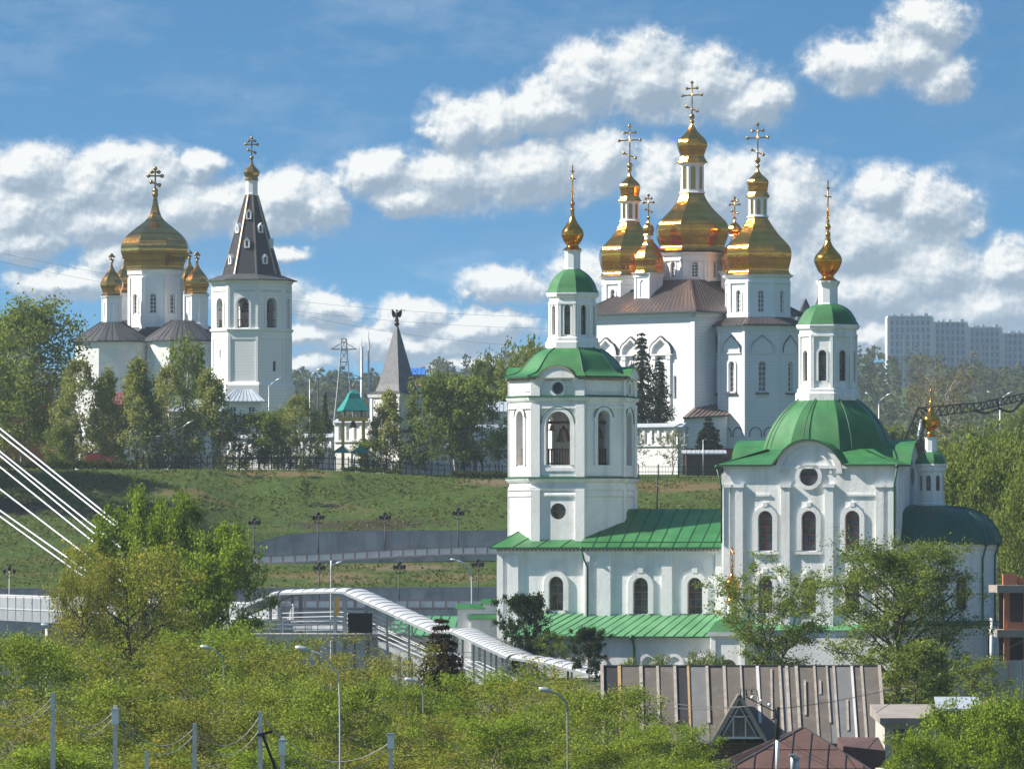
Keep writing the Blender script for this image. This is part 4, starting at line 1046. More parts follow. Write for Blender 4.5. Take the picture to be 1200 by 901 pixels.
    # two small corner cupolas on square bases
    def small(px, u, y0, y1, Rb, d, label_rot=0):
        lo, hi = -20, 20
        for _ in range(50):
            m = (lo+hi)/2; xx, yy = F.xy(u, m)
            if 600+FPX*xx/yy < px: lo = m
            else: hi = m
        v = (lo+hi)/2; x, y = F.xy(u, v); s = y/FPX
        hb = Rb*s; c4 = F.rect(u-hb, u+hb, v-hb, v+hb); z0, z1 = WZ(y0, y), WZ(y1, y); m_ = MB()
        for k in range(4):
            P = planemap(c4[k], c4[(k+1) % 4]); panel(m_, P, 0, P.L, z0, z1, [arch(P.L/2, z0+(z1-z0)*.22, P.L*.3, (z1-z0)*.55)], .12); pbox(m_, P, 0, .28, z0, z1-.6, .1); pbox(m_, P, P.L-.28, P.L, z0, z1-.6, .1); m_.poly([P(a_[0], a_[1], .12) for a_ in outline(arch(P.L/2, z0+(z1-z0)*.22, P.L*.3, (z1-z0)*.55))])
        m_.ringprof(c4, [(0, z1-.7), (.15, z1-.6), (.15, z1-.4), (.4, z1)]); m_.ringprof(c4, [(.15, z0), (.15, z0+.5), (0, z0+.6)])
        b = m_.build('pedestal', 'trim_white', root)
        m_ = MB(); m_.lathe(x, y, prof(y, d['dome'], 4), 8, a, 0, True); o = m_.build('gilded_dome', 'gold', b)
        m_ = MB(); m_.lathe(x, y, prof(y, d['neck']), 8, a, 0, True, sm=False); m_.build('lantern', 'trim_white', b)
        m_ = MB(); m_.lathe(x, y, prof(y, d['cap'], 4), 8, a, 0, True); m_.build('gilded_cap', 'gold', b)
        m_ = MB(); zc = WZ(d['tip'], y); cross(m_, x, y, zc-.2, WZ(d['top'], y)-zc+.2, ang, t=.1, arms=(.25, .14, .15)); m_.build('cross', 'pale_gold', b)
    small(760, -1.5, 357, 320, 11.5, dict(dome=[(18, 320), (16.5, 316), (16.5, 311), (18, 306), (17.5, 302), (13, 294), (7.5, 287), (5.5, 281)], neck=[(5, 282), (5, 277), (6, 275)], cap=[(6.5, 276), (5.5, 273.5), (7, 270), (5.5, 265), (2, 261), (.8, 258)], tip=258, top=229))
    small(861, 6.8, 345, 318, 11, dict(dome=[(18, 318), (16.5, 314), (18, 304), (17.5, 300), (13, 292), (7.5, 286), (5.5, 283)], neck=[(5, 284), (5, 278), (6, 276)], cap=[(7, 277), (6, 274.5), (8.5, 270.5), (6.5, 265), (2.4, 261), (.8, 258)], tip=259, top=232))
    # porch with a brown roof in the corner before the apse
    mb = MB(); up, vp = hu+.1, -hv-.6
    c4 = F.rect(hu-3.6, hu+3.6, -hv-2.6, -hv+3)
    pxu = lambda px, v: F.U(px, v)
    lo_ = WZ(488, 945); hi_ = WZ(467, 948)
    A, B = W(800, 489, 940), W(853, 486, 944); C_, D_ = W(872, 469, 953), W(824, 468, 950)
    mb.add([A, B, C_, D_], [(0,1,2,3)], 0); seams(mb, A, B, D_, C_, 9, .05, 1); mb.add([A-dz, B-dz, B, A], [(0,1,2,3)], 1); mb.add([B-dz, C_-dz, C_, B], [(0,1,2,3)], 1)
    mb.add([A-dz, D_-dz, C_-dz, B-dz], [(0,1,2,3)], 1)
    pr = mb.build('porch_roof', ['brown_pale_roof', 'slate_roof'], root)
    mb = MB(); w0 = [A.lerp(D_, .06), B.lerp(C_, .06)+(A-B).normalized()*.5, C_+(D_-C_).normalized()*.5, D_]
    for k in range(4):
        p, q_ = w0[k], w0[(k+1) % 4]; mb.add([(p.x, p.y, zb), (q_.x, q_.y, zb), (q_.x, q_.y, q_.z-.25), (p.x, p.y, p.z-.25)], [(0,1,2,3)], 0)
    mb.build('porch_wall', 'old_whitewash', root)
    # low rooms behind the apse with their grey gables
    m_ = MB(); Y1 = 985
    p = [W(905, 352, Y1), W(962, 352, Y1)]
    m_.box(((p[0].x+p[1].x)/2, Y1+6, (zb+WZ(392, Y1))/2), (p[1].x-p[0].x+.6, 10, WZ(392, Y1)-zb), 0, 0)
    xa, xb, xm = W(932, 0, Y1).x, W(958, 0, Y1).x, W(944.5, 0, Y1).x
    zg, zr = WZ(386, Y1), WZ(353, Y1)
    for (x0, x1, xm, zr, mt) in ((xa, xb, xm, WZ(353, Y1), 1), (W(950, 0, Y1).x, W(985, 0, Y1).x, W(966, 0, Y1).x, WZ(340, Y1+3), 1)):
        f = Y1 if mt else Y1; k = .0 if x0 == xa else 3
        m_.add([(x0, Y1+k, zg-1), (x1, Y1+k, zg-1), (x1, Y1+k, zg), (xm, Y1+k, zr), (x0, Y1+k, zg)], [(0,1,2,3,4)], 0)
        for (xe, d_) in ((x0, -1), (x1, 1)):
            m_.hexa([(xe+d_*.3, Y1+k-.6, zg-.5), (xm, Y1+k-.6, zr), (xm, Y1+k+9, zr), (xe+d_*.3, Y1+k+9, zg-.5), (xe+d_*.3, Y1+k-.6, zg-.1), (xm, Y1+k-.6, zr+.4), (xm, Y1+k+9, zr+.4), (xe+d_*.3, Y1+k+9, zg-.1)], 1)
    m_.build('side_chapel', ['grey_whitewash', 'slate_roof'], root)
    return F
FB = cathedral()

def solve_v(F, u, px):
    lo, hi = -40, 40
    for _ in range(60):
        m = (lo+hi)/2; x, y = F.xy(u, m)
        if 600+FPX*x/y < px: lo = m
        else: hi = m
    return (lo+hi)/2

def far_church():
    Y0 = 1050.0; F = Fr(183, Y0, -2); a = F.a; zb = 30.5; s = Y0/FPX
    root = thing('church', F.P(0, 0, 30.5), 'white monastery church with one broad dull gold onion dome over rounded grey roofs', 'church')
    def lobe(px, apo_px, Yl, y_e, y_t, name, rot=-2, small=None):
        x, y = (px-600)/FPX*Yl, Yl; G = Fr(600, Yl, rot); G.o = Vector((x, y)); apo = apo_px*Yl/FPX
        co = G.ngon(0, 0, apo, 12); z1 = WZ(y_e, Yl); m_ = MB()
        for k in range(12):
            P = planemap(co[k], co[(k+1) % 12]); panel(m_, P, 0, P.L, zb, z1, (), .3)
        m_.ringprof(co, [(0, z1-.7), (.2, z1-.6), (.2, z1-.1), (.3, z1)])
        G8 = co
        for k in (9, 10, 11, 0):
            P = planemap(co[k], co[(k+1) % 12]); surround(m_, P, arch(P.L/2, zb+4, P.L*.6, 5), .2, .16)
        w = m_.build('wall', 'grey_whitewash', root)
        m_ = MB(); pr = [(1.12, z1-.05), (1.0, z1+(WZ(y_t, Yl)-z1)*.16), (.55, z1+(WZ(y_t, Yl)-z1)*.72), (.3, WZ(y_t, Yl))]
        prr = [(apo/cos(pi/12)*f, z) for f, z in pr]; m_.lathe(x, y, prr, 12, R(rot), 0, True, sm=False); m_.lathe(x, y, [(apo*1.1, z1-.25), (prr[0][0], z1-.2), prr[0]], 12, R(rot), 0, True, sm=False)
        for k in range(36):
            an = R(rot)-pi/2+2*pi*(k-.5)/36
            m_.bar((x+prr[0][0]*.985*cos(an), y+prr[0][0]*.985*sin(an), prr[0][1]+.1), (x+prr[3][0]*cos(an), y+prr[3][0]*sin(an), prr[3][1]+.12), .05, .05, 1)
        m_.build('roof', ['slate_roof', 'slate_roof'], w)
        if small: tower_small(x, y, small, w, rot)
    def tower_small(x, y, d, par, rot, noped=False):
        G = Fr(600, y, rot); G.o = Vector((x, y)); apo = d['R']*y/FPX*cos(pi/8); co = G.ngon(0, 0, apo); z0, z1 = WZ(d['y0'], y), WZ(d['y1'], y); m_ = MB()
        for k in range(8):
            P = planemap(co[k], co[(k+1) % 8]); h = arch(P.L/2, z0+(z1-z0)*.28, P.L*.26, (z1-z0)*.5); panel(m_, P, 0, P.L, z0, z1, [h], .12); m_.poly([P(q[0], q[1], .12) for q in outline(h)]); pbox(m_, P, 0, .14, z0, z1-.4, .08); pbox(m_, P, P.L-.14, P.L, z0, z1-.4, .08)
        m_.ringprof(co, [(0, z1-.4), (.15, z1-.3), (.3, z1)]); m_.ringprof(co, [(.14, z0-.5), (.14, z0+.35), (0, z0+.45)])
        b = m_.build('small_drum', 'trim_white', root)
        yy = d['y1']; r = d['R']; m_ = MB()
        m_.lathe(x, y, prof(y, [(r*1.18, yy), (r*.95, yy-2), (r*.98, yy-6), (r*1.16, yy-12), (r*1.12, yy-16), (r*.85, yy-22), (r*.45, yy-28), (r*.16, yy-34), (r*.07, yy-40)], 4), 8, R(rot), 0, True)
        m_.build('onion_dome', 'pale_gold', b)
        m_ = MB(); zc = WZ(yy-38, y); cross(m_, x, y, zc, WZ(d['top'], y)-zc, .35, t=.09, arms=(.26, .14, .16)); m_.build('cross', 'old_gold', b)
    # body: four rounded bays round the square core
    lobe(131, 42, Y0-5.5, 400, 378, 'bay', -2, dict(R=12, y0=383, y1=347, top=298))
    lobe(213, 40, Y0-6.5, 399, 376, 'bay', -2)
    lobe(146, 40, Y0+8, 398, 376, 'bay', -2, dict(R=12, y0=383, y1=344, top=300))
    lobe(222, 40, Y0+7, 398, 376, 'bay', -2, dict(R=12, y0=381, y1=342, top=294))
    x, y = (231-600)/FPX*(Y0-5), Y0-5; tower_small(x, y, dict(R=13, y0=382, y1=345, top=296), root, -2)
    # drum and great dome
    G = Fr(182, Y0, -2); apo = 32.5*s*cos(pi/8); co = G.ngon(0, 0, apo); z0, z1 = WZ(398, Y0), WZ(317, Y0); m_ = MB(); hh = []
    for k in range(8):
        P = planemap(co[k], co[(k+1) % 8]); zw = WZ(368, Y0); h = arch(P.L/2, zw, 1.05, WZ(345, Y0)-zw); hh.append((P, h))
        panel(m_, P, 0, P.L, z0, z1, [h], .4); surround(m_, P, h, .26, .16); pbox(m_, P, 0, .45, z0, z1-1.2, .2); pbox(m_, P, P.L-.45, P.L, z0, z1-1.2, .2)
    m_.ringprof(co, [(0, z1-.8), (.2, z1-.7), (.2, z1-.4), (.35, z1)])
    dr = m_.build('drum', 'trim_white', root)
    for k in (0, 1, 7): window(hh[k][0], hh[k][1], dr, 'window_white', .3, 2, 5, .1)
    xg, yg = G.xy(0, 0); m_ = MB()
    m_.lathe(xg, yg, prof(Y0, [(36, 317), (35, 313), (37, 307), (40.5, 301), (42.3, 295), (41.5, 288), (38.5, 281.5), (33, 275), (23.5, 267.5), (13.5, 260), (7.5, 253), (4.4, 243), (2.6, 233), (1.5, 227)], 4), 8, a, 0, True)
    for k in range(8):
        pass
    m_.lathe(xg, yg, prof(Y0, [(36, 317), (30, 318)]), 8, a, 0, True)
    gd = m_.build('onion_dome', 'pale_gold', root)
    m_ = MB(); zc = WZ(228, Y0); m_.ball((xg, yg, zc), .5, 0, 8); cross(m_, xg, yg, zc, WZ(198, Y0)-zc, .25, t=.17, arms=(.27, .14, .16)); m_.build('cross', 'old_gold', gd)
    # core walls between the bays
    m_ = MB(); m_.box((xg, yg+1, (zb+WZ(396, Y0))/2), (9, 14, WZ(396, Y0)-zb), 0, 0); m_.lathe(xg, yg, prof(Y0, [(44, 398), (30, 381)]), 8, a, 1, True, sm=False); m_.build('core', ['grey_whitewash', 'slate_roof'], root)
far_church()

def far_belfry():
    Y0 = 1015.0; F = Fr(295, Y0, -11); a = F.a; zb = 30.0; s = Y0/FPX
    root = thing('bell_tower', F.P(0, 0, 30.5), 'white octagonal bell tower with dark shingled tent roof and tiny gold onion', 'bell tower')
    apo = 47*s*cos(pi/8); co = F.ngon(0, 0, apo); zf = lambda py: WZ(py, Y0-apo*.8); m_ = MB()
    z1, z2 = zf(386), zf(328); Ps = [planemap(co[k], co[(k+1) % 8]) for k in range(8)]
    for k in range(8):
        P = Ps[k]; slit = rectw(P.L*.62, zf(435), .55, 1.5); hs = [slit] if k == 1 else ([rectw(P.L*.5, zf(419), .4, 1.2)] if k == 7 else [])
        panel(m_, P, 0, P.L, zb, z1, hs, .35); pbox(m_, P, 0, .35, zb, z1-.9, .12); pbox(m_, P, P.L-.35, P.L, zb, z1-.9, .12)
        for h in hs: m_.poly([P(q[0], q[1], .35) for q in outline(h)], 2)
        hb = arch(P.L/2, zf(384), 1.75, zf(349)-zf(384), 12); panel(m_, P, 0, P.L, z1, z2, [hb], .8); surround(m_, P, hb, .35, .12)
        pbox(m_, P, 0, .28, z1, z2-.5, .1); pbox(m_, P, P.L-.28, P.L, z1, z2-.5, .1)
        n = 14
        for j in range(n): pbox(m_, P, .5+(P.L-1)*j/n, .5+(P.L-1)*(j+.5)/n, zf(341)-.1, zf(341)+.06, .06, 1); pbox(m_, P, .4+(P.L-.8)*j/n, .4+(P.L-.8)*(j+.5)/n, zf(392.5)-.1, zf(392.5)+.1, .07, 1)
        pbox(m_, P, .1, P.L-.1, zf(337)-.08, zf(337)+.08, .05)
    m_.ringprof(co, [(0, z1-1.5), (.08, z1-1.45), (.08, z1-.35), (.25, z1-.25), (.35, z1), (.3, z1+.12), (0, z1+.16)]); m_.ringprof(co, [(0, z2-.5), (.25, z2-.4), (.35, z2)])
    m_.ringprof(co, [(.5, zb), (.5, zf(452)), (.42, zf(450)), (0, zf(447))])
    m_.poly([(p[0], p[1], z1+.3) for p in offset_poly(co, -.05)], 1)
    w = m_.build('wall', ['old_whitewash', 'concrete', 'interior_shade'], root)
    for k in (0, 1, 7, 2):
        P = Ps[k]; m_ = MB(); z0 = zf(384)
        for j in range(7):
            q = P.L/2-.8+1.6*j/6; m_.bar(P(q, z0, .45), P(q, z0+1.2, .45), .07, .07)
        for zz in (z0+.15, z0+1.15, z0+2.7): m_.bar(P(P.L/2-.87, zz, .45), P(P.L/2+.87, zz, .45), .12, .12)
        m_.build('balustrade', 'wood_dark', w)
        m_ = MB(); p = P(P.L/2, zf(352), 1.5); m_.lathe(p.x, p.y, cr([(.7, p.z-1.7), (.5, p.z-1.2), (.38, p.z-.5), (.05, p.z-.2)], 3), 12, 0, 0, False); m_.bar(P(P.L/2-1, zf(352), 1.5), P(P.L/2+1, zf(352), 1.5), .15, .15); m_.build('bell', 'iron', w)
    # skirt and tent
    x, y = F.xy(0, 0); m_ = MB(); rs = apo/cos(pi/8)
    m_.lathe(x, y, [(rs+.95, z2-.1), (rs+.95, z2+.05), (rs*.72, zf(320.5))], 8, a, 0, True, sm=False); m_.lathe(x, y, [(rs+.95, z2-.1), (rs, z2-.05)], 8, a, 0, True, sm=False)
    m_.build('skirt_roof', 'slate_roof', root)
    zt0, zt1 = zf(321), zf(227); r0, r1 = 34.5*s, 7.2*s; m_ = MB(); m_.lathe(x, y, [(r0, zt0), (r1, zt1)], 8, a, 0, True, sm=False); te = m_.build('tent_roof', 'tent_shingle', root)
    m_ = MB()
    for k in range(8):
        an = a-pi/2+2*pi*(k-.5)/8; m_.bar((x+r0*cos(an), y+r0*sin(an), zt0), (x+r1*cos(an), y+r1*sin(an), zt1), .22, .18)
    m_.build('tent_rib', 'pale_rib', te)
    for (py, ks) in ((309, (1, 7)), (290, (0, 2)), (272, (1, 7)), (256, (0,))):
        for k in ks:
            an = a-pi/2+2*pi*k/8; t = (zf(py)-zt0)/(zt1-zt0); rr = (r0+(r1-r0)*t)*cos(pi/8); n_ = Vector((cos(an), sin(an))); tt = Vector((-n_.y, n_.x)); z0 = zf(py)
            w_, h_ = .40, 1.15
            p0 = (x+n_.x*(rr+.22)-tt.x*w_, y+n_.y*(rr+.22)-tt.y*w_); p1 = (x+n_.x*(rr+.22)+tt.x*w_, y+n_.y*(rr+.22)+tt.y*w_); P = planemap(p0, p1); m_ = MB()
            panel(m_, P, 0, P.L, z0, z0+1.35, [arch(P.L/2, z0+.15, .4, .9)], .2, 0, top=lambda s_, P=P, z0=z0: z0+1.0+.45*(1-abs(s_-P.L/2)/(P.L/2)))
            m_.poly([P(q[0], q[1], .15) for q in outline(arch(P.L/2, z0+.15, .4, .9))], 1)
            for sx in (0, P.L): m_.add([P(sx, z0, 0), P(sx, z0, .9), P(sx, z0+1.0, .9), P(sx, z0+1.0, 0)], [(0,1,2,3)], 0)
            for sx in (0, P.L): m_.hexa([P(sx, z0+.95, -.08), P(P.L/2, z0+1.42, -.08), P(P.L/2, z0+1.42, 1.0), P(sx, z0+.95, 1.0), P(sx, z0+1.03, -.08), P(P.L/2, z0+1.5, -.08), P(P.L/2, z0+1.5, 1.0), P(sx, z0+1.03, 1.0)], 0)
            m_.build('dormer', ['trim_white', 'interior_shade'], te)
    m_ = MB(); m_.lathe(x, y, prof(Y0, [(7.4, 228), (7, 226), (7, 213), (8, 212)]), 8, a, 0, True, sm=False); nk = m_.build('neck', 'trim_white', root)
    onion_cupola(nk, x, y, Y0, (8, 212), (7, 208), (9.5, 202), (1.6, 190), 162, .3, 'old_gold', 8, a, True, False, bold=True)
far_belfry()

def angel_tower():
    Y0 = 905.0; F = Fr(465, Y0, -38); zb = 30.3; s = Y0/FPX
    root = thing('wall_tower', F.P(0, 0, 30.5), 'white corner tower of the monastery wall with grey tent roof carrying a dark trumpeting angel', 'tower')
    zf = lambda py: WZ(py, Y0-2); h = 2.05; hw = 2.5
    c4 = F.rect(-hw, hw, -hw, hw); m_ = MB(); z1 = zf(462); Ps = [planemap(c4[k], c4[(k+1) % 4]) for k in range(4)]
    hh = []
    for P in Ps:
        q = rectw(P.L*.5, zf(497), .9, 1.7); hh.append(q); panel(m_, P, 0, P.L, zb, zf(505), (), .3); panel(m_, P, 0, P.L, zf(505), z1, [q], .3); surround(m_, P, q, .15, .08); pbox(m_, P, 0, .4, zb, z1-.3, .1); pbox(m_, P, P.L-.4, P.L, zb, z1-.3, .1)
    m_.ringprof(c4, [(0, z1-.5), (.2, z1-.4), (.3, z1)]); m_.ringprof(c4, [(.25, zf(507)), (.25, zf(505)), (0, zf(503))], 1)
    w = m_.build('wall', ['old_whitewash', 'brown_metal'], root)
    for P, q in zip(Ps, hh): window(P, q, w, 'window_brown', .2, 2, 2)
    x, y = F.xy(0, 0); m_ = MB(); m_.lathe(x, y, [(3.9, z1-.1), (3.9, z1+.05), (2.8, zf(458))], 4, F.a, 0, True, sm=False); m_.lathe(x, y, [(3.9, z1-.1), (3.5, z1-.05)], 4, F.a, 0, True, sm=False); m_.build('skirt_roof', 'slate_roof', w)
    m_ = MB(); m_.lathe(x, y, [(2.95, zf(460)), (2.45, zf(450)), (.2, zf(381))], 4, F.a, 0, True, sm=False); te = m_.build('tent_roof', 'grey_shingle', root)
    # finial: ball, then an angel with raised wings and a long trumpet
    m_ = MB(); m_.ball((x, y, zf(379)), .36, 0, 8); m_.tube([(x, y, zf(381)), (x, y, zf(373))], [.2, .07], 6)
    zb_ = zf(376)
    m_.tube(cr([(x, y, zb_), (x, y, zb_+.55), (x, y, zb_+.95), (x, y, zb_+1.25)], 3), cr([(.30,), (.20,), (.24,), (.09,)], 3) and [float(v[0]) for v in cr([(.30, 0), (.20, 0), (.24, 0), (.09, 0)], 3)], 8)
    m_.ball((x, y, zb_+1.42), .15, 0, 8)
    for sg in (-1, 1):
        b = Vector((x+sg*.1, y+.1, zb_+1.1)); pts = [(0, 0), (.35, .35), (.55, .6), (.6, .1), (.52, -.35), (.3, -.65), (.12, -.5)]
        f = [b+Vector((sg*px_, 0, pz)) for px_, pz in pts]; bk = [p+Vector((0, .09, 0)) for p in f]; n = len(f)
        m_.add(f+bk, [tuple(range(n)), tuple(range(2*n-1, n-1, -1))]+[(i, (i+1) % n, n+(i+1) % n, n+i) for i in range(n)])
    m_.tube([(x+.1, y-.1, zb_+1.1), (x+.35, y-.15, zb_+1.3), (x+.55, y-.2, zb_+1.38)], [.09, .07, .05], 6)
    m_.tube([(x+.05, y-.2, zb_+1.4), (x+.95, y-.25, zb_+1.45), (x+1.1, y-.25, zb_+1.46)], [.03, .035, .1], 6)
    m_.build('angel_finial', 'verdigris_black', te)
angel_tower()

def wall_run(pts, label, top_y=None, thick=.9, roofed=True, arcade=True, hgt=6.5, mt='old_whitewash'):
    """monastery wall: shaft below, blind pilaster arcade above, small tin roof"""
    root = thing('monastery_wall', pts[0], label, 'wall')
    m_ = MB(); mr = MB()
    for p, q in zip(pts[:-1], pts[1:]):
        P = planemap(p, q); zb, zt = p[2], p[2]+hgt
        panel(m_, P, 0, P.L, zb-1, zt, (), .3); m_.add([P(0, zt, 0), P(P.L, zt, 0), P(P.L, zt, thick), P(0, zt, thick)], [(0,1,2,3)]); m_.add([P(0, zb, thick), P(P.L, zb, thick), P(P.L, zt, thick), P(0, zt, thick)], [(0,1,2,3)])
        pbox(m_, P, 0, P.L, zt-.3, zt-.02, .22); pbox(m_, P, 0, P.L, zt-2.55, zt-2.3, .2)
        n = max(1, int(P.L/1.1))
        for i in range(n):
            s = P.L*(i+.5)/n; pbox(m_, P, s-.16, s+.16, zt-2.3, zt-.3, .2)
        if roofed:
            mr.hexa([P(0, zt, -.5), P(P.L, zt, -.5), P(P.L, zt+.02, thick+.5), P(0, zt+.02, thick+.5), P(0, zt+.08, -.5), P(P.L, zt+.08, -.5), P(P.L, zt+.55, thick/2), P(0, zt+.55, thick/2)])
    m_.build('wall_face', mt, root)
    if roofed: mr.build('coping_roof', 'pale_tin', root)
# the ground at the foot of the wall is z = 30.5
wall_run([(W(392, 0, 912).x, 912, 30.4), (W(446, 0, 908).x, 908, 30.4)], 'white monastery wall between the angel tower and the teal roofed bell stand', hgt=7.2)
wall_run([(W(486, 0, 908).x, 908, 30.3), (W(607, 0, 918).x, 918, 30.3)], 'white monastery wall running from the angel tower to the near belfry', hgt=6.6)
wall_run([(W(700, 0, 922).x, 922, 30.3), (W(802, 0, 914).x, 914, 30.3), (W(805, 0, 930).x, 930, 30.3)], 'white monastery wall with panelled top below the cathedral', hgt=6.8)
wall_run([(W(258, 0, 935).x, 935, 30.5), (W(392, 0, 926).x, 926, 30.5)], 'white monastery wall behind the birches under the far bell tower', hgt=5.4)
# ================================================================== ground, water, roads
def sstep(a, b, x): t = np.clip((x-a)/(b-a), 0, 1); return t*t*(3-2*t)
PROF_R = [(0, 7.0), (420, 7.2), (470, 9.5), (490, 10.8), (546, 10.6), (575, 8.6), (600, 6.0), (812.2, 6.0), (812.6, 13.5), (826.4, 13.5), (826.8, 16.0), (844.6, 18.9), (845.3, 19.75), (856.5, 19.85), (856.9, 22.7), (866, 25.6), (874, 28.6), (879, 30.5), (882, 31), (900, 30.6), (1500, 30), (2000, 42), (3000, 92), (3400, 96), (5000, 60), (12000, 20)]
PROF_L = [(0, 7.0), (420, 7.2), (500, 8.0), (560, 7.6), (600, 6.0), (812.2, 6.0), (812.6, 13.5), (826.4, 13.5), (826.8, 15.2), (840, 19.5), (856, 24.6), (870, 29.2), (878, 30.8), (882, 31), (900, 30.6), (1500, 30), (2000, 40), (3000, 88), (3400, 96), (5000, 60), (12000, 20)]
def DROP(x): return 1.2*(1-sstep(-35, -3, np.asarray(x, float)))     # the upper road sinks towards its left end
def terr(x, y):
    x = np.asarray(x, float); y = np.asarray(y, float)
    zr = np.interp(y, *zip(*PROF_R)); zl = np.interp(y, *zip(*PROF_L))
    kfar = sstep(-42, -33, x); knear = sstep(-14, 2, x); k = np.where(y > 700, kfar, knear)
    z = zl+(zr-zl)*k
    z = z-1.15*sstep(-28, -2, x)*sstep(862, 880, y)*(1-sstep(884, 900, y))
    z = z+np.where((y > 846) & (y < 882), .35*np.sin(x*.23+y*.11)*np.sin(y*.31+1)*sstep(857.5, 864, y)*(1-sstep(872, 880, y)), 0)
    z = z-np.where((y > 845) & (y < 856.7) & (x > -45), DROP(x), 0)*kfar
    far = sstep(1500, 2600, y); z = z+far*(7*np.sin(x*.009+1.3)+5*np.sin(x*.021+y*.004))
    return z
def ground():
    ys = [0, 100, 200, 260, 300, 340, 380, 420, 450, 480, 500, 520, 545, 560, 580, 600, 700, 800, 811.8, 812.2, 812.6, 815, 820, 826.4, 826.8]+list(np.arange(828, 845, 1.5))+[844.6, 845.3, 848, 852, 856.5, 856.9]+list(np.arange(858, 884, 1.0))+[890, 900, 930, 980, 1050, 1200, 1400, 1500, 1700, 1900, 2100, 2300, 2600, 2800, 3000, 3400, 4200, 6000, 12000]
    xs = [-4000, -2500, -1500, -1000, -700, -500, -400, -300, -200, -150, -120]+list(np.arange(-100, 101, 1.25))+[120, 150, 200, 300, 400, 500, 700, 1000, 1500, 2500, 4000]
    X, Y = np.meshgrid(np.array(xs, float), np.array(sorted(set(ys)), float)); Z = terr(X, Y)
    ny, nx = X.shape; idx = np.arange(ny*nx).reshape(ny, nx)
    f = np.stack([idx[:-1,:-1], idx[:-1,1:], idx[1:,1:], idx[1:,:-1]], -1).reshape(-1, 4)
    me = bpy.data.meshes.new('ground'); me.from_pydata(np.stack([X, Y, Z], -1).reshape(-1, 3).tolist(), [], f.tolist())
    me.polygons.foreach_set('use_smooth', [True]*len(f)); me.update()
    m = bpy.data.materials.new('grass_ground'); m.use_nodes = True; t = m.node_tree; b = t.nodes['Principled BSDF']; b.inputs['Roughness'].default_value = .95; b.inputs['Specular IOR Level'].default_value = .15
    co = t.nodes.new('ShaderNodeTexCoord').outputs['Object']
    def noise(sc, det=6, r=.6, stretch=None):
        n = t.nodes.new('ShaderNodeTexNoise'); n.inputs['Scale'].default_value = sc; n.inputs['Detail'].default_value = det; n.inputs['Roughness'].default_value = r
        t.links.new(vec_n(t, 'MULTIPLY', co, stretch).outputs[0] if stretch else co, n.inputs['Vector']); return n.outputs['Fac']
    g = ramp_n(t, noise(.9, 8, .7), [(.3, (.04, .075, .013)), (.5, (.078, .135, .022)), (.7, (.135, .19, .038))])
    g = mix_n(t, ramp_n(t, noise(4.5, 4, .7), [(.40, .75), (.62, 0.0)]), g, (.028, .038, .012))
    dry = mix_n(t, noise(2.2, 6), (.11, .075, .035), (.225, .165, .085))
    g = mix_n(t, ramp_n(t, noise(.11, 7, .68, (1, 1.6, 1)), [(.55, 0.0), (.70, .55)]), g, dry)
    sx = t.nodes.new('ShaderNodeSeparateXYZ'); t.links.new(co, sx.inputs[0])
    # bare earth worn along the crest of the bank and on the lower verge, dark brushwood below it
    wob = math_n(t, 'MULTIPLY_ADD', noise(.35, 6), 9, -4.5)
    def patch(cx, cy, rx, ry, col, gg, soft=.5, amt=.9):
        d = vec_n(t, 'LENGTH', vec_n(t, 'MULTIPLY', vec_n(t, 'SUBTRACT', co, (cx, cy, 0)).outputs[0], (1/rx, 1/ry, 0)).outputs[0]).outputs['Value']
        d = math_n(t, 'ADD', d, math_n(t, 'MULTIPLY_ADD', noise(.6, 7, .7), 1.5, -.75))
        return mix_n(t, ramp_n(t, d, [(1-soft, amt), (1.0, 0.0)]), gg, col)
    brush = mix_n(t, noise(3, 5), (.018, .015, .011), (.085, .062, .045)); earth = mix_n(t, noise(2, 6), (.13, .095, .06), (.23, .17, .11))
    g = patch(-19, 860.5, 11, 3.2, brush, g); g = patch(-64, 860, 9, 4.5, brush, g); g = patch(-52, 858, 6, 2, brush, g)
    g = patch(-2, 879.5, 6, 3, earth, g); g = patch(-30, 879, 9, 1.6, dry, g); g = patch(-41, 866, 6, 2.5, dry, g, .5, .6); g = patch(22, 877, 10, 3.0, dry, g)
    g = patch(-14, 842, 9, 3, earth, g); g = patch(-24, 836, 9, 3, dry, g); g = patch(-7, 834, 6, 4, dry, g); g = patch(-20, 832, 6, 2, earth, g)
    # trodden dry ground on the near bank
    near = ramp_n(t, math_n(t, 'MULTIPLY', sx.outputs[1], .001), [(.55, 1.0), (.6, 0.0)])
    g = mix_n(t, math_n(t, 'MULTIPLY', near, ramp_n(t, noise(.2, 7), [(.45, 0.0), (.6, .8)])), g, mix_n(t, noise(1.1), (.16, .13, .09), (.28, .24, .18)))
    t.links.new(g, b.inputs['Base Color'])
    bp = t.nodes.new('ShaderNodeBump'); bp.inputs['Strength'].default_value = .9; bp.inputs['Distance'].default_value = .35; t.links.new(noise(3.0, 6, .75), bp.inputs['Height']); t.links.new(bp.outputs[0], b.inputs['Normal'])
    me.materials.append(m); MATS['grass_ground'] = m
    o = bpy.data.objects.new('ground', me); COL.objects.link(o); o['kind'] = 'structure'
ground()
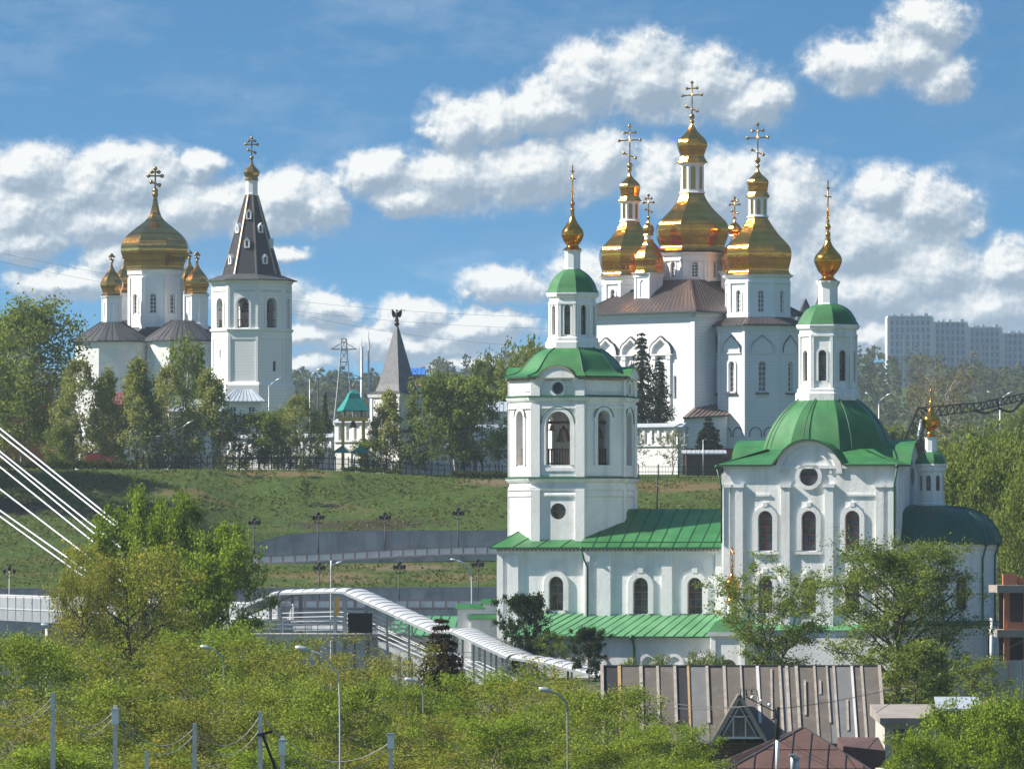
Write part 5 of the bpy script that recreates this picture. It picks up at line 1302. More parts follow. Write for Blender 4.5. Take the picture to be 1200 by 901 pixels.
def river():
    m = bpy.data.materials.new('river_water'); m.use_nodes = True; t = m.node_tree; b = t.nodes['Principled BSDF']; b.inputs['Base Color'].default_value = (.05, .06, .045, 1); b.inputs['Roughness'].default_value = .08
    n = t.nodes.new('ShaderNodeTexNoise'); n.inputs['Scale'].default_value = .8; n.inputs['Detail'].default_value = 4; t.links.new(t.nodes.new('ShaderNodeTexCoord').outputs['Object'], n.inputs['Vector'])
    bp = t.nodes.new('ShaderNodeBump'); bp.inputs['Strength'].default_value = .25; t.links.new(n.outputs['Fac'], bp.inputs['Height']); t.links.new(bp.outputs[0], b.inputs['Normal']); MATS['river_water'] = m
    mb = MB(); mb.poly([(-1500, 585, 7), (1500, 585, 7), (1500, 812.3, 7), (-1500, 812.3, 7)]); o = mb.build('river', 'river_water'); o['kind'] = 'structure'
river()
def strip(name, x0, x1, y0, y1, zf, mt, kind='structure', zx=lambda x: 0.0):
    mb = MB(); n = 40
    for i in range(n):
        a, b = x0+(x1-x0)*i/n, x0+(x1-x0)*(i+1)/n
        mb.poly([(a, y0, zf+zx(a)), (b, y0, zf+zx(b)), (b, y1, zf+zx(b)), (a, y1, zf+zx(a))])
    o = mb.build(name, mt); o['kind'] = kind; return o
strip('upper_road', -31, 60, 845.4, 856.2, 19.95, 'asphalt', zx=lambda x: -float(DROP(x)))
strip('lower_road', -300, 300, 812.8, 826.2, 13.56, 'asphalt')

def retaining_wall(x0, x1, y, z0, top, label, mt='retaining_concrete', cap=True, thick=.5, n=60, dz=.0):
    root = thing('retaining_wall', ((x0+x1)/2, y, z0), label, 'wall'); m_ = MB(); c_ = MB()
    for i in range(n):
        a, b = x0+(x1-x0)*i/n, x0+(x1-x0)*(i+1)/n; ta, tb = top(a), top(b)
        m_.hexa([(a, y, z0), (b, y, z0), (b, y+thick, z0), (a, y+thick, z0), (a, y, ta), (b, y, tb), (b, y+thick, tb), (a, y+thick, ta)])
        c_.hexa([(a, y-.08, ta), (b, y-.08, tb), (b, y+thick+.05, tb), (a, y+thick+.05, ta), (a, y-.08, ta+.12), (b, y-.08, tb+.12), (b, y+thick+.05, tb+.12), (a, y+thick+.05, ta+.12)])
    m_.build('wall_face', mt, root)
    if cap: c_.build('coping', 'concrete', root)
def zpx(px, Y): return (px-600)/FPX*Y
retaining_wall(zpx(296, 856), zpx(860, 856), 856.35, 18.2, lambda x: WZ(float(np.interp(600+FPX*x/856.4, [296, 330, 375, 420, 860], [638, 628, 624, 622.5, 622])), 856.4), 'long grey concrete wall along the upper riverside road')
retaining_wall(zpx(-60, 826), zpx(860, 826), 826.3, 13.4, lambda x: WZ(float(np.interp(600+FPX*x/826.4, [-60, 300, 420, 860], [690, 690, 689, 688])), 826.4), 'lower grey concrete wall along the embankment road')
retaining_wall(-300, 300, 812.0, 5.5, lambda x: 13.5, 'dark concrete river wall under the embankment railing', cap=False, thick=.4)
retaining_wall(zpx(290, 845), zpx(860, 845), 844.9, 17.4, lambda x: 19.9-float(DROP(x)), 'dark concrete edge beam under the upper road railing', thick=.35)
def parapet(x0, x1, y, z, n, label, zx=lambda x: 0.0):
    root = thing('parapet_railing', ((x0+x1)/2, y, z), label, 'railing'); m_ = MB(); q_ = MB(); S = 24
    for i in range(S):
        a, b = x0+(x1-x0)*i/S, x0+(x1-x0)*(i+1)/S; A, B = Vector((a, y, z+zx(a))), Vector((b, y, z+zx(b))); up = lambda h: Vector((0, 0, h))
        m_.bar(A+up(1.08), B+up(1.08), .16, .1); m_.bar(A+up(.1), B+up(.1), .2, .2); q_.bar(A+up(.55)+Vector((0, .03, 0)), B+up(.55)+Vector((0, .03, 0)), .08, .78)
    m_.build('handrail', 'parapet_red', root); q_.build('infill_panel', 'parapet_white', root)
    for i in range(n):
        x = x0+(x1-x0)*(i+.5)/n; m_ = MB(); m_.box((x, y, z+.55+zx(x)), (.2, .28, 1.1)); m_.build('post', 'parapet_red', root)
def grass_tufts():
    rng = np.random.default_rng(77); n = 60000; x = rng.uniform(-105, 62, n); y = 826.9+(882-826.9)*rng.random(n)
    k = np.sin(x*.5+np.sin(y*.7)*2)+np.sin(x*.23-y*.41)+np.sin(x*1.7+y*1.1)*.7; keep = (k+rng.normal(0, .9, n) > .1) & ~((x > -33) & (y > 844) & (y < 858)); x, y, k = x[keep], y[keep], k[keep]; n = len(x)
    s = rng.uniform(.18, .5, n); C = np.stack([x, y, terr(x, y)+s*.22], 1); N = rng.normal(0, .6, (n, 3)); N[:, 1] -= .5; N[:, 2] += .5; N /= np.linalg.norm(N, axis=1, keepdims=True); L = np.array([-20, 855, 22.0])
    me = quads_mesh('grass', C-L, N, s, .25+.16*k+rng.normal(0, .18, n), 'grass_blade', .8, rng); o = bpy.data.objects.new('grass', me); COL.objects.link(o); o.location = L; o['kind'] = 'stuff'
parapet(zpx(296, 845), zpx(860, 845), 845.25, 19.95, 40, 'white panelled railing with reddish posts along the upper riverside road', zx=lambda x: -float(DROP(x)))
parapet(zpx(-40, 815), zpx(860, 815), 813.2, 13.55, 60, 'white panelled railing with reddish posts along the lower embankment road')

grass_tufts()
# ================================================================== the air
def haze():
    mb = MB(); x0, x1, y0, y1, z0, z1 = -1300, 1300, -60, 4300, 4.5, 132
    mb.hexa([(x0,y0,z0), (x1,y0,z0), (x1,y1,z0), (x0,y1,z0), (x0,y0,z1), (x1,y0,z1), (x1,y1,z1), (x0,y1,z1)])
    m = bpy.data.materials.new('haze_air'); m.use_nodes = True; t = m.node_tree; t.nodes.clear()
    v = t.nodes.new('ShaderNodeVolumePrincipled'); v.inputs['Color'].default_value = (.72, .83, .95, 1); v.inputs['Density'].default_value = HAZE; v.inputs['Anisotropy'].default_value = .1
    o = t.nodes.new('ShaderNodeOutputMaterial'); t.links.new(v.outputs[0], o.inputs['Volume']); MATS['haze_air'] = m
    ob = mb.build('haze', 'haze_air'); ob['kind'] = 'stuff'
HAZE = 0.7e-4
haze()
# ================================================================== trees
def tubes_mesh(name, segs, mt):
    """branches: list of (points, radii, sides)"""
    mb = MB()
    for pts, rs, k in segs: mb.tube(pts, rs, k, 0, True, False)
    me = bpy.data.meshes.new(name); me.from_pydata([tuple(p) for p in mb.v], [], mb.f); me.materials.append(MATS[mt]); me.polygons.foreach_set('use_smooth', [True]*len(mb.f)); me.update(); return me
TREES = {}
def broadleaf(key, H, crown, seed, leaf, bark, n1=16, n2=6, n_leaf=18000, size=.16, base=.25, shape='round', clump=.7, droop=0.0, trunk_r=None, multi=1, gap=.0, up=.6, twig=True, spread=1.0, tonevar=.28):
    """a trunk that forks into limbs and twigs; leaf clumps sit along the twigs, so sky shows between them"""
    rng = np.random.default_rng(seed); segs = []; tips = []; Rc = crown/2; tr = trunk_r or H*.016
    for mi in range(multi):
        lean = rng.normal(0, .05, 2) if multi == 1 else np.array([cos(2*pi*mi/multi+1), sin(2*pi*mi/multi+1)])*(.16+.1*rng.random())
        hh = H*(.86 if multi == 1 else .80+.16*rng.random()); K = 7
        tp = [np.array([lean[0]*hh*(i/K)**1.2+rng.normal(0, .012*H*(i > 0)), lean[1]*hh*(i/K)**1.2+rng.normal(0, .012*H*(i > 0)), hh*i/K]) for i in range(K+1)]
        segs.append((tp, [tr*(1-.86*i/K)/(1 if multi == 1 else 1.35) for i in range(K+1)], 7)); tpa = np.array(tp)
        def at(f): 
            q = f*K; i = min(K-1, int(q)); return tpa[i]+(tpa[i+1]-tpa[i])*(q-i)
        for j in range(n1//multi):
            f = base+(1-base)*((j+rng.random()*.9)/(n1//multi))**.9; f = min(f, .985); p0 = at(f)
            g = (f-base)/(1-base)
            if shape == 'round': rad = sqrt(max(.05, 1-(1.75*g-.72)**2))
            elif shape == 'cone': rad = (1-g)**.75*.95+.08
            elif shape == 'column': rad = .55+.45*sin(pi*min(1, g*1.05))
            elif shape == 'vase': rad = .45+.6*g*(1-.35*g)
            elif shape == 'wide': rad = sqrt(max(.1, 1-(1.3*g-.35)**2))
            az = 2.399*j+rng.random()*1.1+mi*1.3; L = Rc*rad*spread*(.78+.4*rng.random())
            rise = (up*(.55+.6*g)+rng.normal(0, .12)); d = np.array([cos(az), sin(az), rise]); 
            M_ = 5; bp = [p0]
            for i in range(1, M_+1):
                u = i/M_; off = np.array([cos(az), sin(az), 0])*L*u+np.array([0, 0, 1])*L*(rise*u*(1-.25*u)-droop*u*u)+rng.normal(0, .05*L, 3)*(u)
                bp.append(p0+off)
            r0 = max(.025, tr*.42*(1-.55*g)/(1 if multi == 1 else 1.2)); segs.append((bp, [r0*(1-.82*i/M_) for i in range(M_+1)], 5)); bpa = np.array(bp)
            for k in range(n2):
                u = .28+.72*(k+rng.random())/n2; q = u*M_; i = min(M_-1, int(q)); p1 = bpa[i]+(bpa[i+1]-bpa[i])*(q-i)
                dv = bpa[i+1]-bpa[i]; dv = dv/(np.linalg.norm(dv)+1e-6); e = dv*.55+rng.normal(0, .75, 3); e[2] += .25-droop*1.3; e /= np.linalg.norm(e)+1e-6
                l2 = L*(.24+.3*rng.random())*(1.15-.5*u)+.25; p2 = p1+e*l2*.55+np.array([0, 0, .05*l2]); p3 = p1+e*l2-np.array([0, 0, droop*l2*.9])
                if twig: segs.append(([p1, p2, p3], [r0*.32, r0*.2, .012], 3))
                tips.append((p2, p3, L))
    tips_n = len(tips); P2 = np.array([t[0] for t in tips]); P3 = np.array([t[1] for t in tips]); w = rng.random(tips_n)**1.2+.25
    if gap: w[rng.random(tips_n) < gap] *= .12
    cnt = np.maximum(1, (n_leaf*w/w.sum()).astype(int)); idx = np.repeat(np.arange(tips_n), cnt); n = len(idx)
    f = rng.random((n, 1))*1.15; C = P2[idx]+(P3[idx]-P2[idx])*f+rng.normal(0, 1, (n, 3))*np.array([clump, clump, clump*.72])*(.35+.65*rng.random((n, 1)))*(Rc/4.5)
    C[:, 2] -= droop*rng.random(n)**2*clump*1.6
    keep = C[:, 2] > H*.04; C = C[keep]; idx = idx[keep]; n = len(C)
    N = rng.normal(0, 1, (n, 3)); N[:, 2] += .55; N /= np.linalg.norm(N, axis=1, keepdims=True)
    ct = rng.normal(0, tonevar*.7, tips_n); tone = .5+ct[idx]+rng.normal(0, tonevar*.6, n); S = size*(.65+.7*rng.random(n))
    TREES[key] = (float(np.percentile(C[:, 2], 99.3)), float(np.percentile(np.hypot(C[:, 0], C[:, 1]), 93))*2, tubes_mesh(key+'_trunk', segs, bark), quads_mesh(key+'_crown', C, N, S, tone, leaf, rng=rng))
def conifer(key, H, width, seed, leaf, bark='bark', whorls=18, n_leaf=7000, size=.22, base=.06, ragged=.25, droop=.35, power=.85):
    rng = np.random.default_rng(seed); segs = [([(0, 0, 0), (.02*H*rng.normal(), 0, H*.5), (0, 0, H)], [H*.016, H*.01, .015], 6)]; Cs = []; 
    for wi in range(whorls):
        g = (wi+.5*rng.random())/whorls; z = H*(base+(1-base)*g); L = width/2*((1-g)**power)*(1-ragged+2*ragged*rng.random())+.06*width
        nb = int(5+4*(1-g)+rng.integers(0, 3)); a0 = rng.random()*6
        for b in range(nb):
            az = a0+2*pi*b/nb+rng.normal(0, .15); l = L*(.7+.45*rng.random()); d = np.array([cos(az), sin(az), 0])
            pts = [np.array([0, 0, z])+d*l*u+np.array([0, 0, l*(.18*u-droop*u*u+.12*u**3)]) for u in (0, .35, .7, 1.0)]
            segs.append((pts, [H*.004, H*.003, H*.002, .008], 3)); Cs.append((np.array(pts), l))
    tot = sum(l for _, l in Cs); out = []; tn = []
    for pts, l in Cs:
        n = max(3, int(n_leaf*l/tot)); u = rng.random(n)**.8*2.999; i = u.astype(int); c = pts[i]+(pts[np.minimum(i+1, 3)]-pts[i])*(u-i)[:, None]
        c += rng.normal(0, 1, (n, 3))*np.array([.085, .085, .085])*l*.8; c[:, 2] -= np.abs(rng.normal(0, .05*l, n)); out.append(c); tn.append(np.full(n, .5+rng.normal(0, .2)))
    C = np.concatenate(out); n = len(C); N = rng.normal(0, .6, (n, 3)); N[:, 2] += .8; N /= np.linalg.norm(N, axis=1, keepdims=True)
    TREES[key] = (H, width, tubes_mesh(key+'_trunk', segs, bark), quads_mesh(key+'_crown', C, N, size*(.6+.8*rng.random(n)), np.concatenate(tn)+rng.normal(0, .2, n), leaf, .45, rng))
def tree(key, px, Y, top, label, name='tree', width=None, group=None, ground=None, rz=None, cat='tree', px_is_mid=True):
    """plant a tree of that kind with its crown top on a photo row and its crown width in photo pixels"""
    H, Wd, tm, cm = TREES[key]; x = zpx(px, Y); z0 = float(terr(x, Y)) if ground is None else ground
    h = WZ(top, Y)-z0; sz = h/H; sw = sz if width is None else (width*Y/FPX)/Wd
    t = thing(name, (x, Y, z0), label, cat, group, rz if rz is not None else random.random()*6.28); t.scale = (sw, sw, sz)
    for nm, me in (('trunk', tm), ('crown', cm)):
        o = bpy.data.objects.new(nm, me); COL.objects.link(o); o.parent = t
    return t
# kinds
broadleaf('willow_a', 10, 9.5, 11, 'leaf_willow', 'bark_grey', 26, 9, 22000, .17, .16, 'wide', .50, .05, up=.9)
broadleaf('willow_b', 10, 9.5, 12, 'leaf_fresh', 'bark_grey', 28, 9, 22000, .17, .12, 'round', .48, .05, up=.95)
broadleaf('willow_d', 10, 9.5, 42, 'leaf_yellow', 'bark_grey', 26, 9, 20000, .16, .12, 'vase', .50, .0, up=1.2, gap=.1)
broadleaf('willow_c', 10, 9.5, 13, 'leaf_willow', 'bark_grey', 26, 9, 22000, .17, .15, 'round', .52, .0, up=1.1, gap=.18)
broadleaf('olive_a', 10, 9.5, 14, 'leaf_olive', 'bark', 26, 9, 17000, .16, .18, 'vase', .52, .0, up=1.15, gap=.2)
broadleaf('oak_bud', 9, 10, 15, 'leaf_olive', 'bark', 26, 9, 17000, .15, .2, 'wide', .42, .0, gap=.2, trunk_r=.26)
broadleaf('poplar_light', 11, 5.5, 16, 'leaf_poplar', 'bark_grey', 26, 7, 17000, .22, .12, 'column', .62, -.15, up=1.15)
broadleaf('poplar_light_b', 11, 6, 17, 'leaf_poplar', 'bark_grey', 24, 7, 18000, .22, .12, 'column', .62, -.1, up=1.0)
broadleaf('poplar_big', 20, 11, 18, 'leaf_mid', 'bark_grey', 34, 8, 15000, .42, .14, 'column', .95, -.05, up=.85)
broadleaf('birch_a', 11, 7, 19, 'leaf_birch', 'birch_bark', 26, 8, 12000, .27, .10, 'round', .50, .55, up=.7, trunk_r=.13)
broadleaf('birch_b', 11, 7, 20, 'leaf_birch', 'birch_bark', 26, 8, 11000, .27, .10, 'cone', .52, .5, up=.7, trunk_r=.13)
broadleaf('mid_a', 9, 7, 21, 'leaf_mid', 'bark', 24, 7, 9000, .30, .14, 'round', .62, .1)
broadleaf('mid_b', 9, 7.5, 22, 'leaf_mid', 'birch_bark', 24, 7, 8500, .30, .16, 'wide', .62, .15, gap=.1)
broadleaf('right_big', 16, 13, 23, 'leaf_mid', 'bark', 34, 9, 30000, .31, .10, 'round', .62, .0, up=.95, tonevar=.34)
broadleaf('sparse_multi', 9, 8, 24, 'leaf_sparse', 'bark', 36, 8, 20000, .17, .16, 'vase', .42, -.1, multi=5, up=1.3, trunk_r=.16, gap=.1)
broadleaf('sparse_big', 14, 10, 25, 'leaf_sparse', 'bark', 38, 10, 34000, .18, .2, 'round', .50, .02, up=1.15, trunk_r=.36, gap=.1)
broadleaf('blossom', 5, 4.5, 26, 'leaf_blossom', 'bark', 16, 7, 1300, .22, .2, 'round', .4, .0)
broadleaf('bare_birch', 13, 11, 27, 'leaf_bud', 'birch_bark', 26, 9, 4200, .32, .2, 'vase', .5, .1, up=1.1, trunk_r=.16)
broadleaf('bush_bright', 4, 6, 28, 'leaf_poplar', 'bark', 26, 8, 16000, .15, .05, 'wide', .5, .0, up=.8)
broadleaf('bush_light', 4, 5, 29, 'leaf_sparse', 'bark', 26, 8, 6000, .14, .05, 'wide', .4, .0, up=.9)
broadleaf('shrub_small', 1.8, 1.8, 30, 'leaf_dark', 'bark', 14, 5, 700, .16, .05, 'round', .55, 0)
conifer('spruce', 16, 6.5, 31, 'leaf_spruce', 'bark', 34, 13000, .40, ragged=.45, droop=.55, power=.75)
conifer('spruce_blue', 7, 5, 32, 'leaf_spruce', 'bark', 26, 12000, .30, ragged=.3)
conifer('spruce_rust', 6.5, 4.2, 33, 'leaf_rust', 'bark', 17, 17000, .24, ragged=.35)
broadleaf('pine', 5.5, 5, 34, 'leaf_pine', 'bark', 24, 8, 17000, .17, .10, 'round', .36, -.1, up=.6)

# ---- on the bank and in the monastery grounds
T = tree
T('poplar_big', 28, 905, 352, 'tallest dark leafy tree at the left end of the bank', 'leafy_tree', 112)
T('poplar_big', -14, 915, 372, 'tall dark leafy tree cut by the photo edge at the left end of the bank', 'leafy_tree', 90)
T('mid_a', 74, 893, 500, 'low rounded green tree at the foot of the tall tree by the hedge', 'leafy_tree', 44)
T('birch_a', 95, 894, 424, 'drooping birch right beside the tallest tree at the left end', 'birch_tree', 72)
T('birch_b', 122, 899, 436, 'slim drooping birch filling the gap before the raspberry roofed house', 'birch_tree', 52)
T('birch_b', 163, 893, 424, 'drooping birch below the broad gold onion of the far church', 'birch_tree', 74)
T('birch_a', 200, 897, 432, 'drooping birch under the gap between far church and far bell tower', 'birch_tree', 62)
T('mid_b', 218, 925, 398, 'tall light green tree rising in front of the far church wall', 'leafy_tree', 62)
T('birch_b', 250, 893, 438, 'drooping birch at the foot of the white octagonal bell tower', 'birch_tree', 70)
T('mid_a', 304, 893, 484, 'dark green leafy tree behind the iron fence right of the far bell tower', 'leafy_tree', 62)
T('birch_a', 352, 893, 466, 'pale birch standing just left of the teal roofed bell stand', 'birch_tree', 62)
T('mid_b', 326, 899, 480, 'mid green tree squeezed between a dark tree and a pale birch', 'leafy_tree', 46)
T('spruce', 381, 930, 458, 'small dark spruce above the monastery wall beside the lamp post', 'spruce_tree', 17)
T('birch_b', 453, 893, 460, 'thin birch in front of the angel tower', 'birch_tree', 58)
T('mid_b', 505, 893, 438, 'leafy tree with pale stems just right of the angel tower', 'leafy_tree', 74)
T('mid_a', 556, 893, 444, 'broad leafy tree midway between angel tower and near belfry', 'leafy_tree', 80)
T('mid_b', 534, 898, 442, 'leafy tree filling the gap behind two broad leafy trees', 'leafy_tree', 66)
T('mid_a', 430, 891, 515, 'low dark green tree beside the teal roofed shelter', 'leafy_tree', 40)
T('blossom', 585, 895, 505, 'whitish blossoming tree touching the left edge of the near belfry', 'blossom_tree', 48)
T('mid_b', 612, 1010, 402, 'tree rising behind the shoulder of the near belfry roof', 'leafy_tree', 80)
T('mid_b', 575, 1030, 418, 'bushy tree beyond the power pylon next to the near belfry', 'leafy_tree', 60)
T('spruce', 752, 931, 388, 'taller of the two dark spruces by the cathedral wall', 'spruce_tree', 54)
T('spruce', 773, 929, 417, 'shorter of the two dark spruces by the cathedral wall', 'spruce_tree', 46)
T('spruce_blue', 830, 905, 488, 'small blue spruce before the cathedral porch', 'spruce_tree', 46)
T('blossom', 741, 902, 503, 'blossoming tree against the panelled wall, next to the near belfry', 'blossom_tree', 42)
T('blossom', 788, 902, 505, 'blossoming tree against the panelled wall, below the cathedral corner', 'blossom_tree', 46)
for px, tp, w, lab in ((261, 541, 11, 'small round shrub at the crest below the far bell tower'), (288, 541, 13, 'small round shrub on the crest under a dark green tree'), (355, 540, 13, 'small round shrub on the crest by a pale birch'), (407, 553, 11, 'small shrub on the crest below the teal roofed shelter')):
    T('shrub_small', px, 877.5, tp+3, lab, 'shrub', w, cat='shrub')
T('shrub_small', 358, 868, 562, 'lone shrub in the middle of the grassy bank', 'shrub', 15, cat='shrub')
T('shrub_small', 222, 860, 602, 'shrub low on the grassy bank behind the poplars', 'shrub', 15, cat='shrub')
for px, Y, tp, lab in ((-95, 869, 345, 'unseen tall tree beyond the left edge, added to shade the bank'), (-62, 861, 372, 'unseen tree low on the bank, added to throw shade from the left'), (-150, 875, 330, 'tallest unseen tree left of the bank, added for its shadow')):
    T('poplar_big', px, Y, tp, lab, 'leafy_tree', 90)  # unseen trees added so that their shadows cross the grassy bank
# ---- right behind the near church
T('right_big', 1166, 590, 503, 'big leafy tree beside the apse, at the right edge', 'leafy_tree', 132)
T('right_big', 1122, 610, 520, 'leafy tree directly behind the gold topped turret of the apse', 'leafy_tree', 100)
T('right_big', 1215, 570, 530, 'leafy tree cut by the right edge of the photo', 'leafy_tree', 110)
T('bare_birch', 1113, 1080, 415, 'nearly bare brownish birch below the distant tower blocks', 'birch_tree', 74)
T('bare_birch', 1084, 1120, 428, 'smaller nearly bare birch left of the biggest bare one', 'birch_tree', 40)
for px, tp, w, Y, lab in ((1078, 500, 22, 960, 'dark spruce near the foot of the crane boom'), (1150, 515, 26, 955, 'dark spruce under the crane boom, above the big leafy tree'), (1128, 517, 20, 965, 'small dark spruce under the middle of the crane boom'), (1046, 505, 16, 970, 'small dark spruce beside the big green dome')):
    T('spruce', px, Y, tp, lab, 'spruce_tree', w)
T('mid_b', 1188, 1000, 478, 'green tree behind the end of the crane boom', 'leafy_tree', 60)
T('mid_a', 1040, 1060, 500, 'low tree behind the big green dome', 'leafy_tree', 50)
# ---- round the near church
T('sparse_multi', 905, 476, 655, 'airy many-stemmed young tree in front of the main church windows', 'sparse_tree', 140)
T('sparse_big', 1050, 448, 634, 'airy tree with thick dark trunk in front of the apse', 'sparse_tree', 175)
T('mid_a', 1068, 440, 752, 'dark bush at the foot of the tree with thick dark trunk', 'bush', 100, cat='bush')
T('pine', 614, 513, 697, 'dark round pine by the lean-to roof', 'pine_tree', 62)
T('pine', 690, 492, 736, 'small dark pine in front of the basement wall', 'pine_tree', 46)
T('spruce_rust', 518, 440, 720, 'dark reddish spruce under the covered stairway', 'spruce_tree', 78)
for px, tp, w, lab in ((772, 768, 44, 'pale shrub at the left end of the felt roof ridge'), (820, 764, 52, 'pale shrub behind the middle of the felt roof'), (845, 768, 36, 'pale shrub beside the airy many-stemmed tree'), (735, 772, 44, 'pale shrub right of the small dark pine')):
    T('bush_light', px, 445, tp, lab, 'shrub', w, cat='shrub')
T('bush_light', 650, 512, 740, 'olive shrub between the two dark pines', 'shrub', 60, cat='shrub')
T('bush_light', 1140, 462, 768, 'pale loose shrub before the grey fence by the brick building', 'shrub', 100, cat='shrub')
T('bush_light', 1092, 455, 782, 'pale low shrub left of the loosest shrub at the grey fence', 'shrub', 60, cat='shrub')
T('bush_bright', 1132, 350, 822, 'bright green bush left of the corner bushes', 'bush', 125, cat='bush')
T('bush_bright', 1192, 335, 812, 'bright green bush filling the bottom right corner', 'bush', 130, cat='bush')
T('bush_bright', 1075, 338, 858, 'low bright bush beside the pale concrete slab', 'bush', 80, cat='bush')
# ---- left middle: poplars and a budding oak in front of the bridge
T('poplar_light', 138, 480, 600, 'bright green poplar crossed by the bridge cables', 'poplar_tree', 95)
T('poplar_light_b', 176, 474, 576, 'tallest bright green poplar', 'poplar_tree', 66)
T('poplar_light', 206, 468, 582, 'bright green poplar right beside the tallest poplar', 'poplar_tree', 66)
T('poplar_light_b', 270, 462, 618, 'bright green poplar nearest the white covered stairway', 'poplar_tree', 88)
T('poplar_light', 232, 450, 650, 'low poplar between the tallest poplars and the stairway', 'poplar_tree', 80)
T('oak_bud', 158, 440, 640, 'olive brown budding tree with dark crooked limbs under the poplars', 'oak_tree', 205)
T('oak_bud', 92, 436, 660, 'olive brown budding tree at the left, against the bridge parapet', 'oak_tree', 90)
# ================================================================== bridge and covered stairway
def footbridge():
    A, B = Vector((zpx(312, 542), 542, 14.8)), Vector((zpx(-140, 735), 735, 14.8)); d = (B-A).normalized(); n = Vector((d.y, -d.x, 0))
    if n.y > 0: n = -n
    root = thing('footbridge', A, 'grey footbridge hung on white slanting stay cables at the left edge', 'bridge'); w = 2.3
    m = MB(); m.hexa([A+n*w+Vector((0,0,-1.0)), A-n*w+Vector((0,0,-1.0)), B-n*w+Vector((0,0,-1.0)), B+n*w+Vector((0,0,-1.0)), A+n*w, A-n*w, B-n*w, B+n*w]); m.build('deck', 'steel_grey', root)
    L = (B-A).length; N = int(L/2.2)
    for sd in (1, -1):
        m = MB(); o = n*(w-.05)*sd
        m.bar(A+o+Vector((0,0,1.25)), B+o+Vector((0,0,1.25)), .12, .12); m.bar(A+o+Vector((0,0,.12)), B+o+Vector((0,0,.12)), .1, .1); m.build('handrail', 'white_metal', root)
        m = MB(); m.bar(A+o+Vector((0,0,.66)), B+o+Vector((0,0,.66)), .05, .95); m.build('railing_panel', 'panel_grey', root)
        if sd == 1:
            for i in range(0, N, 2):
                p = A+(B-A)*(i/N)+o+n*.06; m = MB(); m.bar(p+Vector((0,0,-.9)), p+Vector((0,0,1.3)), .1, .1); m.build('railing_post', 'white_metal', root)
    # cables: each given by two photo points on its line, at the distance of the deck there
    def deckY(px):     # where the bridge line meets that column
        k = (px-600)/FPX; t = (A.x-k*A.y)/(k*d.y-d.x); return A.y+d.y*t
    for (x0, y0, x1, y1) in ((0, 502, 127, 604), (0, 509, 130, 612), (0, 529, 112, 618), (0, 534, 107, 622), (0, 547, 101, 628), (0, 573, 84, 637), (0, 598, 60, 640), (0, 605, 50, 641)):
        sl = (y1-y0)/(x1-x0); px2 = (720-y0)/sl; px2 = min(px2, 300)
        Ya = deckY(px2); p = W(px2, y0+sl*px2, Ya); px3 = -210; q = W(px3, y0+sl*px3, 700)
        m = MB(); m.tube([q, p], .08, 6); m.build('cable', 'cable_white', root)
    q0 = W(-210, 300, 700); m = MB(); m.tube([(q0.x, 700, 5.5), (q0.x, 700, WZ(300, 700))], [1.1, .7], 10); m.build('pylon', 'white_metal', root)
    for t in (.12, .45):
        p = A+(B-A)*t; m = MB(); m.box((p.x, p.y, 9.5), (1.2, 3.2, 8.7), atan2(d.y, d.x)); m.build('pier', 'concrete', root)
footbridge()

